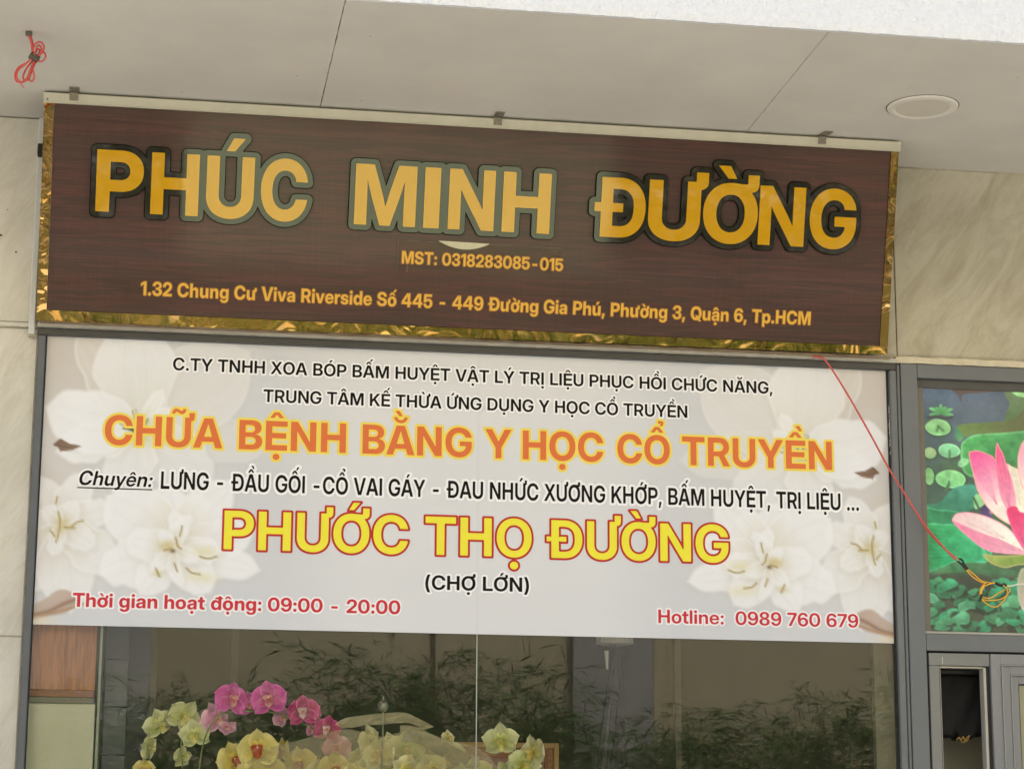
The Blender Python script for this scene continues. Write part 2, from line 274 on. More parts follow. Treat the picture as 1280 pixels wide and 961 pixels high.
# ------------------------------------------------------------------ lettering engine
# outlines of the letters the signs use: {set: {char: [advance, contour...]}}, contour = dx, dy, on-curve flags
GLYPHS = {'M': {}, 'B': {}}
for _row in (
    (32, [269]),
    (40, [391,[110,289,1,0,85,0,29,177,0,52,158,0,33,56,1,133,0,1,-32,-70,0,-49,-160,0,-27,-167,0,0,-79,1,0,-70,0,24,-136,0,48,-145,0,36,-82,1,-133,0,1,-56,96,0,-58,220,0]]),
    (41, [391,[34,-144,1,36,82,0,48,145,0,24,136,0,0,70,1,0,79,0,-28,167,0,-48,160,0,-32,70,1,132,0,1,34,-56,0,52,-158,0,29,-177,0,0,-85,1,0,-117,0,-58,-220,0,-57,-96,1]]),
    (44, [269,[42,-151,1,37,268,1,133,0,1,-74,-268,1]]),
    (45, [645,[487,344,1,0,-112,1,-329,0,1,0,112,1]]),
    (46, [269,[136,-9,1,-34,0,0,-47,47,0,0,34,1,0,34,0,47,47,0,34,0,1,33,0,0,47,-47,0,0,-34,1,0,-34,0,-47,-47,0]]),
    (48, [647,[323,-12,1,-90,0,0,-131,92,0,-70,168,0,0,115,1,0,116,0,70,169,0,131,91,0,90,0,1,91,0,0,130,-91,0,70,-169,0,0,-116,1,0,-115,0,-70,-168,0,-130,-92,0],[323,104,1,49,0,0,69,63,0,38,116,0,0,80,1,0,81,0,-38,116,0,-70,63,0,-48,0,1,-48,0,0,-70,-63,0,-37,-116,0,0,-81,1,0,-80,0,37,-116,0,70,-63,0]]),
    (54, [614,[315,-12,1,-67,0,0,-105,48,0,-73,91,0,-38,132,0,0,85,1,0,90,0,37,146,0,73,104,0,109,55,0,71,0,1,72,0,0,108,-54,0,66,-94,0,6,-60,1,-135,0,1,-8,44,0,-61,52,0,-49,0,1,-53,0,0,-69,-59,0,-34,-104,0,0,-69,1,1,0,1,18,27,0,52,39,0,66,20,0,38,0,1,70,0,0,109,-63,0,63,-110,0,0,-70,1,0,-74,0,-68,-113,0,-120,-63,0],[314,102,1,37,0,0,59,36,0,35,62,0,0,38,1,0,38,0,-34,60,0,-58,35,0,-37,0,1,-28,0,0,-47,-20,0,-36,-36,0,-20,-49,0,0,-29,1,0,-38,0,34,-61,0,59,-36,0]]),
    (55, [546,[72,0,1,307,606,1,0,1,1,-357,0,1,0,121,1,502,0,1,0,-120,1,-306,-608,1]]),
    (56, [611,[305,-12,1,-81,0,0,-123,53,0,-69,93,0,0,61,1,0,50,0,44,78,0,78,49,0,52,7,1,0,-1,1,-68,11,0,-81,87,0,0,66,1,0,58,0,63,89,0,112,50,0,73,0,1,74,0,0,112,-50,0,63,-88,0,0,-59,1,0,-66,0,-81,-87,0,-68,-11,1,0,1,1,52,-7,0,78,-50,0,44,-77,0,0,-50,1,0,-61,0,-69,-93,0,-123,-53,0],[305,94,1,39,0,0,58,28,0,33,50,0,0,33,1,0,34,0,-34,51,0,-58,30,0,-38,0,1,-37,0,0,-59,-30,0,-33,-51,0,0,-34,1,0,-33,0,33,-50,0,58,-28,0],[305,428,1,34,0,0,50,25,0,27,46,0,0,31,1,0,30,0,-27,46,0,-50,25,0,-34,0,1,-33,0,0,-50,-25,0,-28,-46,0,0,-30,1,0,-31,0,28,-46,0,50,-25,0]]),
    (57, [614,[291,-12,1,-71,0,0,-110,54,0,-66,95,0,-6,59,1,135,0,1,8,-43,0,62,-52,0,49,0,1,53,0,0,69,58,0,34,105,0,0,69,1,-1,0,1,-18,-28,0,-52,-37,0,-65,-19,0,-38,0,1,-70,0,0,-109,63,0,-63,109,0,0,70,1,0,74,0,68,112,0,121,62,0,77,0,1,68,0,0,105,-47,0,73,-92,0,38,-132,0,0,-84,1,0,-91,0,-38,-145,0,-73,-104,0,-109,-56,0],[298,358,1,28,0,0,47,20,0,36,37,0,20,48,0,0,28,1,0,38,0,-34,61,0,-59,35,0,-37,0,1,-36,0,0,-60,-35,0,-34,-61,0,0,-38,1,0,-38,0,34,-60,0,58,-35,0]]),
    (58, [269,[136,-9,1,-34,0,0,-47,47,0,0,34,1,0,34,0,47,47,0,34,0,1,33,0,0,47,-47,0,0,-34,1,0,-34,0,-47,-47,0],[136,337,1,-34,0,0,-47,47,0,0,34,1,0,33,0,47,47,0,34,0,1,33,0,0,47,-47,0,0,-33,1,0,-34,0,-47,-47,0]]),
    (65, [707,[5,0,1,257,728,1,184,0,1,256,-728,1,-159,0,1,-118,363,1,-21,66,0,-43,145,0,-27,94,1,40,0,1,-27,-94,0,-44,-145,0,-21,-66,1,-122,-363,1],[165,163,1,0,116,1,378,0,1,0,-116,1]]),
    (66, [644,[56,0,1,0,728,1,288,0,1,78,0,0,109,-48,0,57,-84,0,0,-56,1,0,-42,0,-31,-64,0,-58,-43,0,-40,-11,1,0,-1,1,44,-4,0,71,-44,0,41,-74,0,0,-52,1,0,-61,0,-58,-92,0,-114,-52,0,-83,0,1],[197,114,1,144,0,1,61,0,0,66,51,0,0,47,1,0,32,0,-29,45,0,-56,25,0,-39,0,1,-147,0,1],[197,423,1,138,0,1,34,0,0,50,24,0,26,42,0,0,29,1,0,44,0,-59,51,0,-51,0,1,-138,0,1]]),
    (67, [726,[377,-12,1,-100,0,0,-156,92,0,-89,168,0,0,115,1,0,116,0,89,169,0,156,91,0,100,0,1,63,0,0,109,-37,0,83,-70,0,54,-98,0,9,-61,1,-145,0,1,-7,33,0,-30,52,0,-45,35,0,-56,19,0,-33,0,1,-64,0,0,-90,-62,0,-48,-111,0,0,-76,1,0,-75,0,48,-111,0,90,-61,0,64,0,1,33,0,0,56,18,0,44,36,0,31,51,0,7,32,1,145,0,1,-9,-60,0,-54,-98,0,-84,-69,0,-108,-38,0]]),
    (68, [700,[310,0,1,-187,0,1,0,122,1,179,0,1,75,0,0,98,56,0,48,109,0,0,77,1,0,78,0,-48,108,0,-97,56,0,-74,0,1,-184,0,1,0,122,1,193,0,1,109,0,0,160,-89,0,86,-163,0,0,-112,1,0,-112,0,-86,-163,0,-161,-89,0],[200,728,1,0,-728,1,-144,0,1,0,728,1]]),
    (71, [735,[377,-12,1,-103,0,0,-155,94,0,-87,169,0,0,112,1,0,116,0,90,169,0,155,91,0,98,0,1,62,0,0,109,-36,0,85,-68,0,55,-93,0,7,-57,1,-146,0,1,-6,28,0,-29,47,0,-44,34,0,-56,18,0,-33,0,1,-62,0,0,-91,-61,0,-49,-111,0,0,-77,1,0,-75,0,49,-111,0,91,-61,0,63,0,1,52,0,0,80,40,0,45,73,0,0,47,1,35,-2,1,-197,0,1,0,110,1,303,0,1,0,-91,1,0,-90,0,-83,-137,0,-145,-78,0]]),
    (72, [717,[56,0,1,0,728,1,144,0,1,0,-295,1,317,0,1,0,295,1,144,0,1,0,-728,1,-144,0,1,0,309,1,-317,0,1,0,-309,1]]),
    (73, [256,[200,728,1,0,-728,1,-144,0,1,0,728,1]]),
    (75, [680,[160,157,1,0,180,1,25,30,0,50,59,0,50,59,0,25,30,1,184,213,1,173,0,1,-307,-353,1,-11,0,1],[56,0,1,0,728,1,144,0,1,0,-207,1,0,-181,1,0,-69,1,0,-271,1],[508,0,1,-223,334,1,87,110,1,302,-444,1]]),
    (76, [555,[56,0,1,0,728,1,144,0,1,0,-604,1,333,0,1,0,-124,1]]),
    (77, [890,[56,0,1,0,728,1,209,0,1,127,-352,1,7,-23,0,20,-64,0,21,-71,0,19,-64,0,5,-21,1,-36,0,1,6,21,0,18,64,0,21,71,0,20,64,0,7,23,1,124,352,1,210,0,1,0,-728,1,-141,0,1,0,354,1,0,24,0,1,66,0,2,74,0,2,77,0,1,34,1,17,0,1,-11,-38,0,-24,-79,0,-23,-75,0,-19,-62,0,-7,-21,1,-128,-354,1,-117,0,1,-129,354,1,-8,21,0,-20,62,0,-23,75,0,-24,79,0,-12,38,1,21,0,1,0,-34,0,2,-77,0,2,-74,0,2,-66,0,0,-24,1,0,-354,1]]),
    (78, [724,[56,0,1,0,728,1,153,0,1,240,-383,1,11,-17,0,32,-56,0,37,-66,0,16,-30,1,-16,-36,1,-1,32,0,-3,85,0,-1,78,0,0,22,1,0,371,1,144,0,1,0,-728,1,-153,0,1,-218,345,1,-13,21,0,-40,67,0,-49,86,0,-27,48,1,25,18,1,3,-54,0,3,-94,0,1,-71,0,0,-20,1,0,-346,1]]),
    (79, [748,[374,-12,1,-98,0,0,-155,92,0,-89,169,0,0,114,1,0,116,0,89,169,0,155,91,0,98,0,1,98,0,0,154,-91,0,90,-169,0,0,-116,1,0,-115,0,-90,-168,0,-154,-92,0],[374,116,1,57,0,0,89,58,0,51,110,0,0,79,1,0,80,0,-51,111,0,-89,58,0,-57,0,1,-57,0,0,-89,-58,0,-51,-111,0,0,-80,1,0,-79,0,51,-110,0,89,-58,0]]),
    (80, [629,[56,0,1,0,728,1,284,0,1,82,0,0,118,-58,0,65,-106,0,0,-73,1,0,-73,0,-66,-106,0,-119,-58,0,-82,0,1,-203,0,1,0,121,1,197,0,1,41,0,0,59,28,0,32,52,0,0,36,1,0,36,0,-32,51,0,-59,28,0,-41,0,1,-132,0,1,0,-606,1]]),
    (82, [648,[56,0,1,0,728,1,289,0,1,82,0,0,118,-58,0,65,-106,0,0,-73,1,0,-72,0,-68,-105,0,-123,-57,0,-83,0,1,-194,0,1,0,117,1,195,0,1,41,0,0,59,29,0,32,52,0,0,36,1,0,36,0,-33,51,0,-59,29,0,-41,0,1,-136,0,1,0,-607,1],[470,0,1,-168,329,1,152,0,1,171,-329,1]]),
    (84, [633,[22,604,1,0,124,1,589,0,1,0,-124,1,-222,0,1,0,-604,1,-144,0,1,0,604,1]]),
    (85, [704,[352,-12,1,-90,0,0,-134,67,0,-74,120,0,0,78,1,0,475,1,141,0,1,0,-464,1,0,-43,0,39,-68,0,70,-39,0,48,0,1,48,0,0,70,39,0,39,67,0,0,44,1,0,464,1,141,0,1,0,-475,1,0,-79,0,-74,-119,0,-134,-67,0]]),
    (86, [700,[262,0,1,-257,728,1,156,0,1,122,-363,1,20,-63,0,45,-151,0,27,-91,1,-41,0,1,26,91,0,44,151,0,19,63,1,118,363,1,154,0,1,-251,-728,1]]),
    (88, [692,[6,0,1,298,424,1,0,-106,1,-275,410,1,163,0,1,83,-127,1,16,-24,0,30,-48,0,30,-48,0,14,-24,1,-36,0,1,15,24,0,30,48,0,31,48,0,16,24,1,85,127,1,159,0,1,-271,-403,1,0,102,1,292,-427,1,-167,0,1,-105,157,1,-13,21,0,-27,40,0,-26,41,0,-13,20,1,22,0,1,-13,-20,0,-26,-41,0,-27,-40,0,-14,-21,1,-108,-157,1]]),
    (89, [685,[274,0,1,0,275,1,-269,453,1,165,0,1,126,-221,1,17,-30,0,33,-61,0,16,-30,1,-33,0,1,16,30,0,32,61,0,17,30,1,122,221,1,164,0,1,-265,-453,1,0,-275,1]]),
    (101, [559,[285,-12,1,-78,0,0,-115,69,0,-63,122,0,0,78,1,0,79,0,64,122,0,114,69,0,73,0,1,57,0,0,92,-38,0,67,-72,0,36,-98,0,0,-59,1,0,-37,1,-452,0,1,0,90,1,385,0,1,-62,-23,1,0,41,0,-29,59,0,-54,31,0,-37,0,1,-37,0,0,-53,-31,0,-30,-59,0,0,-41,1,0,-60,1,0,-41,0,30,-62,0,56,-34,0,40,0,1,29,0,0,45,17,0,30,31,0,7,20,1,126,0,1,-9,-51,0,-68,-78,0,-102,-44,0]]),
    (104, [582,[190,288,1,0,-288,1,-138,0,1,0,728,1,138,0,1,0,-346,1,-27,0,1,25,69,0,90,75,0,70,0,1,54,0,0,82,-47,0,45,-91,0,0,-65,1,0,-323,1,-137,0,1,0,298,1,0,54,0,-51,55,0,-47,0,1,-30,0,0,-47,-25,0,-27,-53,0]]),
    (105, [242,[52,0,1,0,516,1,138,0,1,0,-516,1],[121,584,1,-35,0,0,-45,43,0,0,32,1,0,32,0,45,42,0,34,0,1,35,0,0,45,-42,0,0,-32,1,0,-32,0,-45,-43,0]]),
    (108, [242,[190,728,1,0,-728,1,-138,0,1,0,728,1]]),
    (110, [582,[190,288,1,0,-288,1,-138,0,1,0,516,1,135,0,1,0,-134,1,-24,0,1,25,69,0,90,75,0,70,0,1,54,0,0,82,-47,0,45,-91,0,0,-65,1,0,-323,1,-137,0,1,0,298,1,0,54,0,-51,55,0,-47,0,1,-30,0,0,-47,-25,0,-27,-53,0]]),
    (111, [577,[289,-12,1,-78,0,0,-117,68,0,-65,121,0,0,80,1,0,81,0,65,121,0,117,68,0,78,0,1,77,0,0,117,-68,0,65,-121,0,0,-81,1,0,-80,0,-65,-121,0,-117,-68,0],[289,101,1,36,0,0,54,37,0,30,71,0,0,48,1,0,50,0,-30,70,0,-54,38,0,-36,0,1,-36,0,0,-55,-38,0,-30,-70,0,0,-50,1,0,-49,0,30,-70,0,54,-37,0]]),
    (116, [363,[341,516,1,0,-109,1,-332,0,1,0,109,1],[98,656,1,138,0,1,0,-500,1,0,-27,0,21,-20,0,29,0,1,13,0,0,33,0,0,9,0,1,0,-109,1,-13,0,0,-45,0,0,-23,0,1,-83,0,0,-79,66,0,0,69,1]]),
    (117, [582,[234,-11,1,-54,0,0,-83,48,0,-45,91,0,0,65,1,0,323,1,138,0,1,0,-299,1,0,-53,0,51,-55,0,46,0,1,31,0,0,47,25,0,27,53,0,0,41,1,0,288,1,137,0,1,0,-516,1,-135,0,1,0,133,1,24,0,1,-24,-68,0,-91,-76,0]]),
    (121, [550,[64,-204,1,0,110,1,64,0,1,17,0,0,22,11,0,16,24,0,7,20,1,15,41,1,-198,514,1,144,0,1,89,-259,1,15,-45,0,27,-89,0,13,-45,1,-38,0,1,12,45,0,27,89,0,15,45,1,89,259,1,143,0,1,-228,-597,1,-16,-42,0,-45,-55,0,-60,-26,0,-40,0,1,-22,0,0,-46,0,0]]),
    (193, [707,[5,0,1,257,728,1,184,0,1,256,-728,1,-159,0,1,-118,363,1,-21,66,0,-43,145,0,-27,94,1,40,0,1,-27,-94,0,-44,-145,0,-21,-66,1,-122,-363,1],[165,163,1,0,116,1,378,0,1,0,-116,1],[299,791,1,83,152,1,136,0,1,-121,-152,1]]),
    (194, [707,[5,0,1,257,728,1,184,0,1,256,-728,1,-159,0,1,-118,363,1,-21,66,0,-43,145,0,-27,94,1,40,0,1,-27,-94,0,-44,-145,0,-21,-66,1,-122,-363,1],[165,163,1,0,116,1,378,0,1,0,-116,1],[289,797,1,-110,0,1,0,1,1,118,145,1,112,0,1,121,-145,1,0,-1,1,-111,0,1,-65,82,1]]),
    (211, [748,[374,-12,1,-98,0,0,-155,92,0,-89,169,0,0,114,1,0,116,0,89,169,0,155,91,0,98,0,1,98,0,0,154,-91,0,90,-169,0,0,-116,1,0,-115,0,-90,-168,0,-154,-92,0],[374,116,1,57,0,0,89,58,0,51,110,0,0,79,1,0,80,0,-51,111,0,-89,58,0,-57,0,1,-57,0,0,-89,-58,0,-51,-111,0,0,-80,1,0,-79,0,51,-110,0,89,-58,0],[318,791,1,84,152,1,136,0,1,-121,-152,1]]),
    (221, [685,[274,0,1,0,275,1,-269,453,1,165,0,1,126,-221,1,17,-30,0,33,-61,0,16,-30,1,-33,0,1,16,30,0,32,61,0,17,30,1,122,221,1,164,0,1,-265,-453,1,0,-275,1],[287,791,1,83,152,1,136,0,1,-120,-152,1]]),
    (234, [559,[285,-12,1,-78,0,0,-115,69,0,-63,122,0,0,78,1,0,79,0,64,122,0,114,69,0,73,0,1,57,0,0,92,-38,0,67,-72,0,36,-98,0,0,-59,1,0,-37,1,-452,0,1,0,90,1,385,0,1,-62,-23,1,0,41,0,-29,59,0,-54,31,0,-37,0,1,-37,0,0,-53,-31,0,-30,-59,0,0,-41,1,0,-60,1,0,-41,0,30,-62,0,56,-34,0,40,0,1,29,0,0,45,17,0,30,31,0,7,20,1,126,0,1,-9,-51,0,-68,-78,0,-102,-44,0],[215,585,1,-110,0,1,0,1,1,118,146,1,112,0,1,120,-146,1,0,-1,1,-110,0,1,-66,83,1]]),
    (258, [707,[5,0,1,257,728,1,184,0,1,256,-728,1,-159,0,1,-118,363,1,-21,66,0,-43,145,0,-27,94,1,40,0,1,-27,-94,0,-44,-145,0,-21,-66,1,-122,-363,1],[165,163,1,0,116,1,378,0,1,0,-116,1],[354,792,1,-46,0,0,-75,40,0,-43,68,0,0,42,1,84,0,1,0,-33,0,45,-40,0,35,0,1,35,0,0,45,40,0,0,33,1,85,0,1,0,-42,0,-43,-68,0,-75,-40,0]]),
    (272, [746,[356,0,1,-186,0,1,0,122,1,178,0,1,76,0,0,98,56,0,47,109,0,0,77,1,0,78,0,-47,108,0,-98,56,0,-73,0,1,-185,0,1,0,122,1,194,0,1,109,0,0,159,-89,0,86,-163,0,0,-112,1,0,-112,0,-86,-163,0,-160,-89,0],[247,728,1,0,-728,1,-144,0,1,0,728,1],[11,313,1,0,101,1,393,0,1,0,-101,1]]),
    (416, [748,[374,647,1,0,92,1,25,0,0,39,-3,0,41,-5,0,56,-3,0,43,0,1,12,0,0,0,12,1,0,105,1,126,0,1,0,-115,1,0,-48,0,-57,-45,0,-47,0,1,-25,0,0,-45,3,0,-52,4,0,-69,3,0],[374,-12,1,-98,0,0,-155,92,0,-89,169,0,0,114,1,0,116,0,89,169,0,155,91,0,98,0,1,98,0,0,154,-91,0,90,-169,0,0,-116,1,0,-115,0,-90,-168,0,-154,-92,0],[374,116,1,57,0,0,89,58,0,51,110,0,0,79,1,0,80,0,-51,111,0,-89,58,0,-57,0,1,-57,0,0,-89,-58,0,-51,-111,0,0,-80,1,0,-79,0,51,-110,0,89,-58,0]]),
    (431, [704,[509,637,1,0,91,1,86,0,1,12,0,0,0,12,1,0,105,1,125,0,1,0,-115,1,0,-48,0,-56,-45,0,-47,0,1],[352,-12,1,-90,0,0,-134,67,0,-74,120,0,0,78,1,0,475,1,141,0,1,0,-464,1,0,-43,0,39,-68,0,70,-39,0,48,0,1,48,0,0,70,39,0,39,67,0,0,44,1,0,464,1,141,0,1,0,-475,1,0,-79,0,-74,-119,0,-134,-67,0]]),
    (7844, [707,[5,0,1,257,728,1,184,0,1,256,-728,1,-159,0,1,-118,363,1,-21,66,0,-43,145,0,-27,94,1,40,0,1,-27,-94,0,-44,-145,0,-21,-66,1,-122,-363,1],[165,163,1,0,116,1,378,0,1,0,-116,1],[289,791,1,-110,0,1,0,0,1,118,146,1,112,0,1,121,-146,1,0,0,1,-111,0,1,-65,82,1],[416,950,1,74,139,1,119,0,1,-107,-139,1]]),
    (7846, [707,[5,0,1,257,728,1,184,0,1,256,-728,1,-159,0,1,-118,363,1,-21,66,0,-43,145,0,-27,94,1,40,0,1,-27,-94,0,-44,-145,0,-21,-66,1,-122,-363,1],[165,163,1,0,116,1,378,0,1,0,-116,1],[289,791,1,-110,0,1,0,0,1,118,146,1,112,0,1,121,-146,1,0,0,1,-111,0,1,-65,82,1],[454,950,1,-106,139,1,118,0,1,74,-139,1]]),
    (7852, [707,[5,0,1,257,728,1,184,0,1,256,-728,1,-159,0,1,-118,363,1,-21,66,0,-43,145,0,-27,94,1,40,0,1,-27,-94,0,-44,-145,0,-21,-66,1,-122,-363,1],[165,163,1,0,116,1,378,0,1,0,-116,1],[289,797,1,-110,0,1,0,1,1,118,145,1,112,0,1,121,-145,1,0,-1,1,-111,0,1,-65,82,1],[354,-228,1,-34,0,0,-45,43,0,0,32,1,0,32,0,45,42,0,34,0,1,35,0,0,45,-42,0,0,-32,1,0,-32,0,-46,-43,0]]),
    (7870, [605,[56,0,1,0,728,1,517,0,1,0,-124,1,-373,0,1,0,-176,1,345,0,1,0,-120,1,-345,0,1,0,-184,1,373,0,1,0,-124,1],[249,791,1,-110,0,1,0,0,1,118,146,1,112,0,1,121,-146,1,0,0,1,-111,0,1,-65,82,1],[377,950,1,73,139,1,119,0,1,-107,-139,1]]),
    (7872, [605,[56,0,1,0,728,1,517,0,1,0,-124,1,-373,0,1,0,-176,1,345,0,1,0,-120,1,-345,0,1,0,-184,1,373,0,1,0,-124,1],[249,791,1,-110,0,1,0,0,1,118,146,1,112,0,1,121,-146,1,0,0,1,-111,0,1,-65,82,1],[414,950,1,-106,139,1,118,0,1,74,-139,1]]),
    (7878, [605,[56,0,1,0,728,1,517,0,1,0,-124,1,-373,0,1,0,-176,1,345,0,1,0,-120,1,-345,0,1,0,-184,1,373,0,1,0,-124,1],[249,797,1,-110,0,1,0,1,1,118,145,1,112,0,1,121,-145,1,0,-1,1,-111,0,1,-65,82,1],[314,-228,1,-34,0,0,-45,43,0,0,32,1,0,32,0,45,42,0,34,0,1,35,0,0,45,-42,0,0,-32,1,0,-32,0,-45,-43,0]]),
    (7882, [256,[200,728,1,0,-728,1,-144,0,1,0,728,1],[128,-228,1,-34,0,0,-46,43,0,0,32,1,0,32,0,46,42,0,34,0,1,34,0,0,46,-42,0,0,-32,1,0,-32,0,-46,-43,0]]),
    (7884, [748,[374,-12,1,-98,0,0,-155,92,0,-89,169,0,0,114,1,0,116,0,89,169,0,155,91,0,98,0,1,98,0,0,154,-91,0,90,-169,0,0,-116,1,0,-115,0,-90,-168,0,-154,-92,0],[374,116,1,57,0,0,89,58,0,51,110,0,0,79,1,0,80,0,-51,111,0,-89,58,0,-57,0,1,-57,0,0,-89,-58,0,-51,-111,0,0,-80,1,0,-79,0,51,-110,0,89,-58,0],[374,-228,1,-35,0,0,-45,43,0,0,32,1,0,32,0,45,42,0,34,0,1,35,0,0,45,-42,0,0,-32,1,0,-32,0,-45,-43,0]]),
    (7888, [748,[374,-12,1,-98,0,0,-155,92,0,-89,169,0,0,114,1,0,116,0,89,169,0,155,91,0,98,0,1,98,0,0,154,-91,0,90,-169,0,0,-116,1,0,-115,0,-90,-168,0,-154,-92,0],[374,116,1,57,0,0,89,58,0,51,110,0,0,79,1,0,80,0,-51,111,0,-89,58,0,-57,0,1,-57,0,0,-89,-58,0,-51,-111,0,0,-80,1,0,-79,0,51,-110,0,89,-58,0],[309,791,1,-110,0,1,0,0,1,118,146,1,112,0,1,120,-146,1,0,0,1,-111,0,1,-65,82,1],[436,950,1,73,139,1,119,0,1,-106,-139,1]]),
    (7890, [748,[374,-12,1,-98,0,0,-155,92,0,-89,169,0,0,114,1,0,116,0,89,169,0,155,91,0,98,0,1,98,0,0,154,-91,0,90,-169,0,0,-116,1,0,-115,0,-90,-168,0,-154,-92,0],[374,116,1,57,0,0,89,58,0,51,110,0,0,79,1,0,80,0,-51,111,0,-89,58,0,-57,0,1,-57,0,0,-89,-58,0,-51,-111,0,0,-80,1,0,-79,0,51,-110,0,89,-58,0],[309,791,1,-110,0,1,0,0,1,118,146,1,112,0,1,120,-146,1,0,0,1,-111,0,1,-65,82,1],[473,950,1,-106,139,1,119,0,1,73,-139,1]]),
    (7892, [748,[374,-12,1,-98,0,0,-155,92,0,-89,169,0,0,114,1,0,116,0,89,169,0,155,91,0,98,0,1,98,0,0,154,-91,0,90,-169,0,0,-116,1,0,-115,0,-90,-168,0,-154,-92,0],[374,116,1,57,0,0,89,58,0,51,110,0,0,79,1,0,80,0,-51,111,0,-89,58,0,-57,0,1,-57,0,0,-89,-58,0,-51,-111,0,0,-80,1,0,-79,0,51,-110,0,89,-58,0],[309,791,1,-110,0,1,0,0,1,118,146,1,112,0,1,120,-146,1,0,0,1,-111,0,1,-65,82,1],[515,950,1,-77,0,1,29,56,1,4,5,0,-4,6,0,-6,0,1,-67,0,1,0,72,1,70,0,1,46,0,0,42,-34,0,0,-50,0,-18,-26,1]]),
    (7898, [748,[374,647,1,0,92,1,25,0,0,39,-3,0,41,-5,0,56,-3,0,43,0,1,12,0,0,0,12,1,0,105,1,126,0,1,0,-115,1,0,-48,0,-57,-45,0,-47,0,1,-25,0,0,-45,3,0,-52,4,0,-69,3,0],[374,-12,1,-98,0,0,-155,92,0,-89,169,0,0,114,1,0,116,0,89,169,0,155,91,0,98,0,1,98,0,0,154,-91,0,90,-169,0,0,-116,1,0,-115,0,-90,-168,0,-154,-92,0],[374,116,1,57,0,0,89,58,0,51,110,0,0,79,1,0,80,0,-51,111,0,-89,58,0,-57,0,1,-57,0,0,-89,-58,0,-51,-111,0,0,-80,1,0,-79,0,51,-110,0,89,-58,0],[318,791,1,84,152,1,136,0,1,-121,-152,1]]),
    (7906, [748,[374,647,1,0,92,1,25,0,0,39,-3,0,41,-5,0,56,-3,0,43,0,1,12,0,0,0,12,1,0,105,1,126,0,1,0,-115,1,0,-48,0,-57,-45,0,-47,0,1,-25,0,0,-45,3,0,-52,4,0,-69,3,0],[374,-12,1,-98,0,0,-155,92,0,-89,169,0,0,114,1,0,116,0,89,169,0,155,91,0,98,0,1,98,0,0,154,-91,0,90,-169,0,0,-116,1,0,-115,0,-90,-168,0,-154,-92,0],[374,116,1,57,0,0,89,58,0,51,110,0,0,79,1,0,80,0,-51,111,0,-89,58,0,-57,0,1,-57,0,0,-89,-58,0,-51,-111,0,0,-80,1,0,-79,0,51,-110,0,89,-58,0],[374,-228,1,-35,0,0,-45,43,0,0,32,1,0,32,0,45,42,0,34,0,1,35,0,0,45,-42,0,0,-32,1,0,-32,0,-45,-43,0]]),
    (7908, [704,[352,-12,1,-90,0,0,-134,67,0,-74,120,0,0,78,1,0,475,1,141,0,1,0,-464,1,0,-43,0,39,-68,0,70,-39,0,48,0,1,48,0,0,70,39,0,39,67,0,0,44,1,0,464,1,141,0,1,0,-475,1,0,-79,0,-74,-119,0,-134,-67,0],[352,-228,1,-35,0,0,-45,43,0,0,32,1,0,32,0,45,42,0,35,0,1,34,0,0,45,-42,0,0,-32,1,0,-32,0,-45,-43,0]]),
    (7912, [704,[509,637,1,0,91,1,86,0,1,12,0,0,0,12,1,0,105,1,125,0,1,0,-115,1,0,-48,0,-56,-45,0,-47,0,1],[352,-12,1,-90,0,0,-134,67,0,-74,120,0,0,78,1,0,475,1,141,0,1,0,-464,1,0,-43,0,39,-68,0,70,-39,0,48,0,1,48,0,0,70,39,0,39,67,0,0,44,1,0,464,1,141,0,1,0,-475,1,0,-79,0,-74,-119,0,-134,-67,0],[297,791,1,83,152,1,136,0,1,-121,-152,1]]),
    (7914, [704,[509,637,1,0,91,1,86,0,1,12,0,0,0,12,1,0,105,1,125,0,1,0,-115,1,0,-48,0,-56,-45,0,-47,0,1],[352,-12,1,-90,0,0,-134,67,0,-74,120,0,0,78,1,0,475,1,141,0,1,0,-464,1,0,-43,0,39,-68,0,70,-39,0,48,0,1,48,0,0,70,39,0,39,67,0,0,44,1,0,464,1,141,0,1,0,-475,1,0,-79,0,-74,-119,0,-134,-67,0],[309,791,1,-121,152,1,136,0,1,83,-152,1]]),
): GLYPHS['M'][chr(_row[0])] = _row[1]
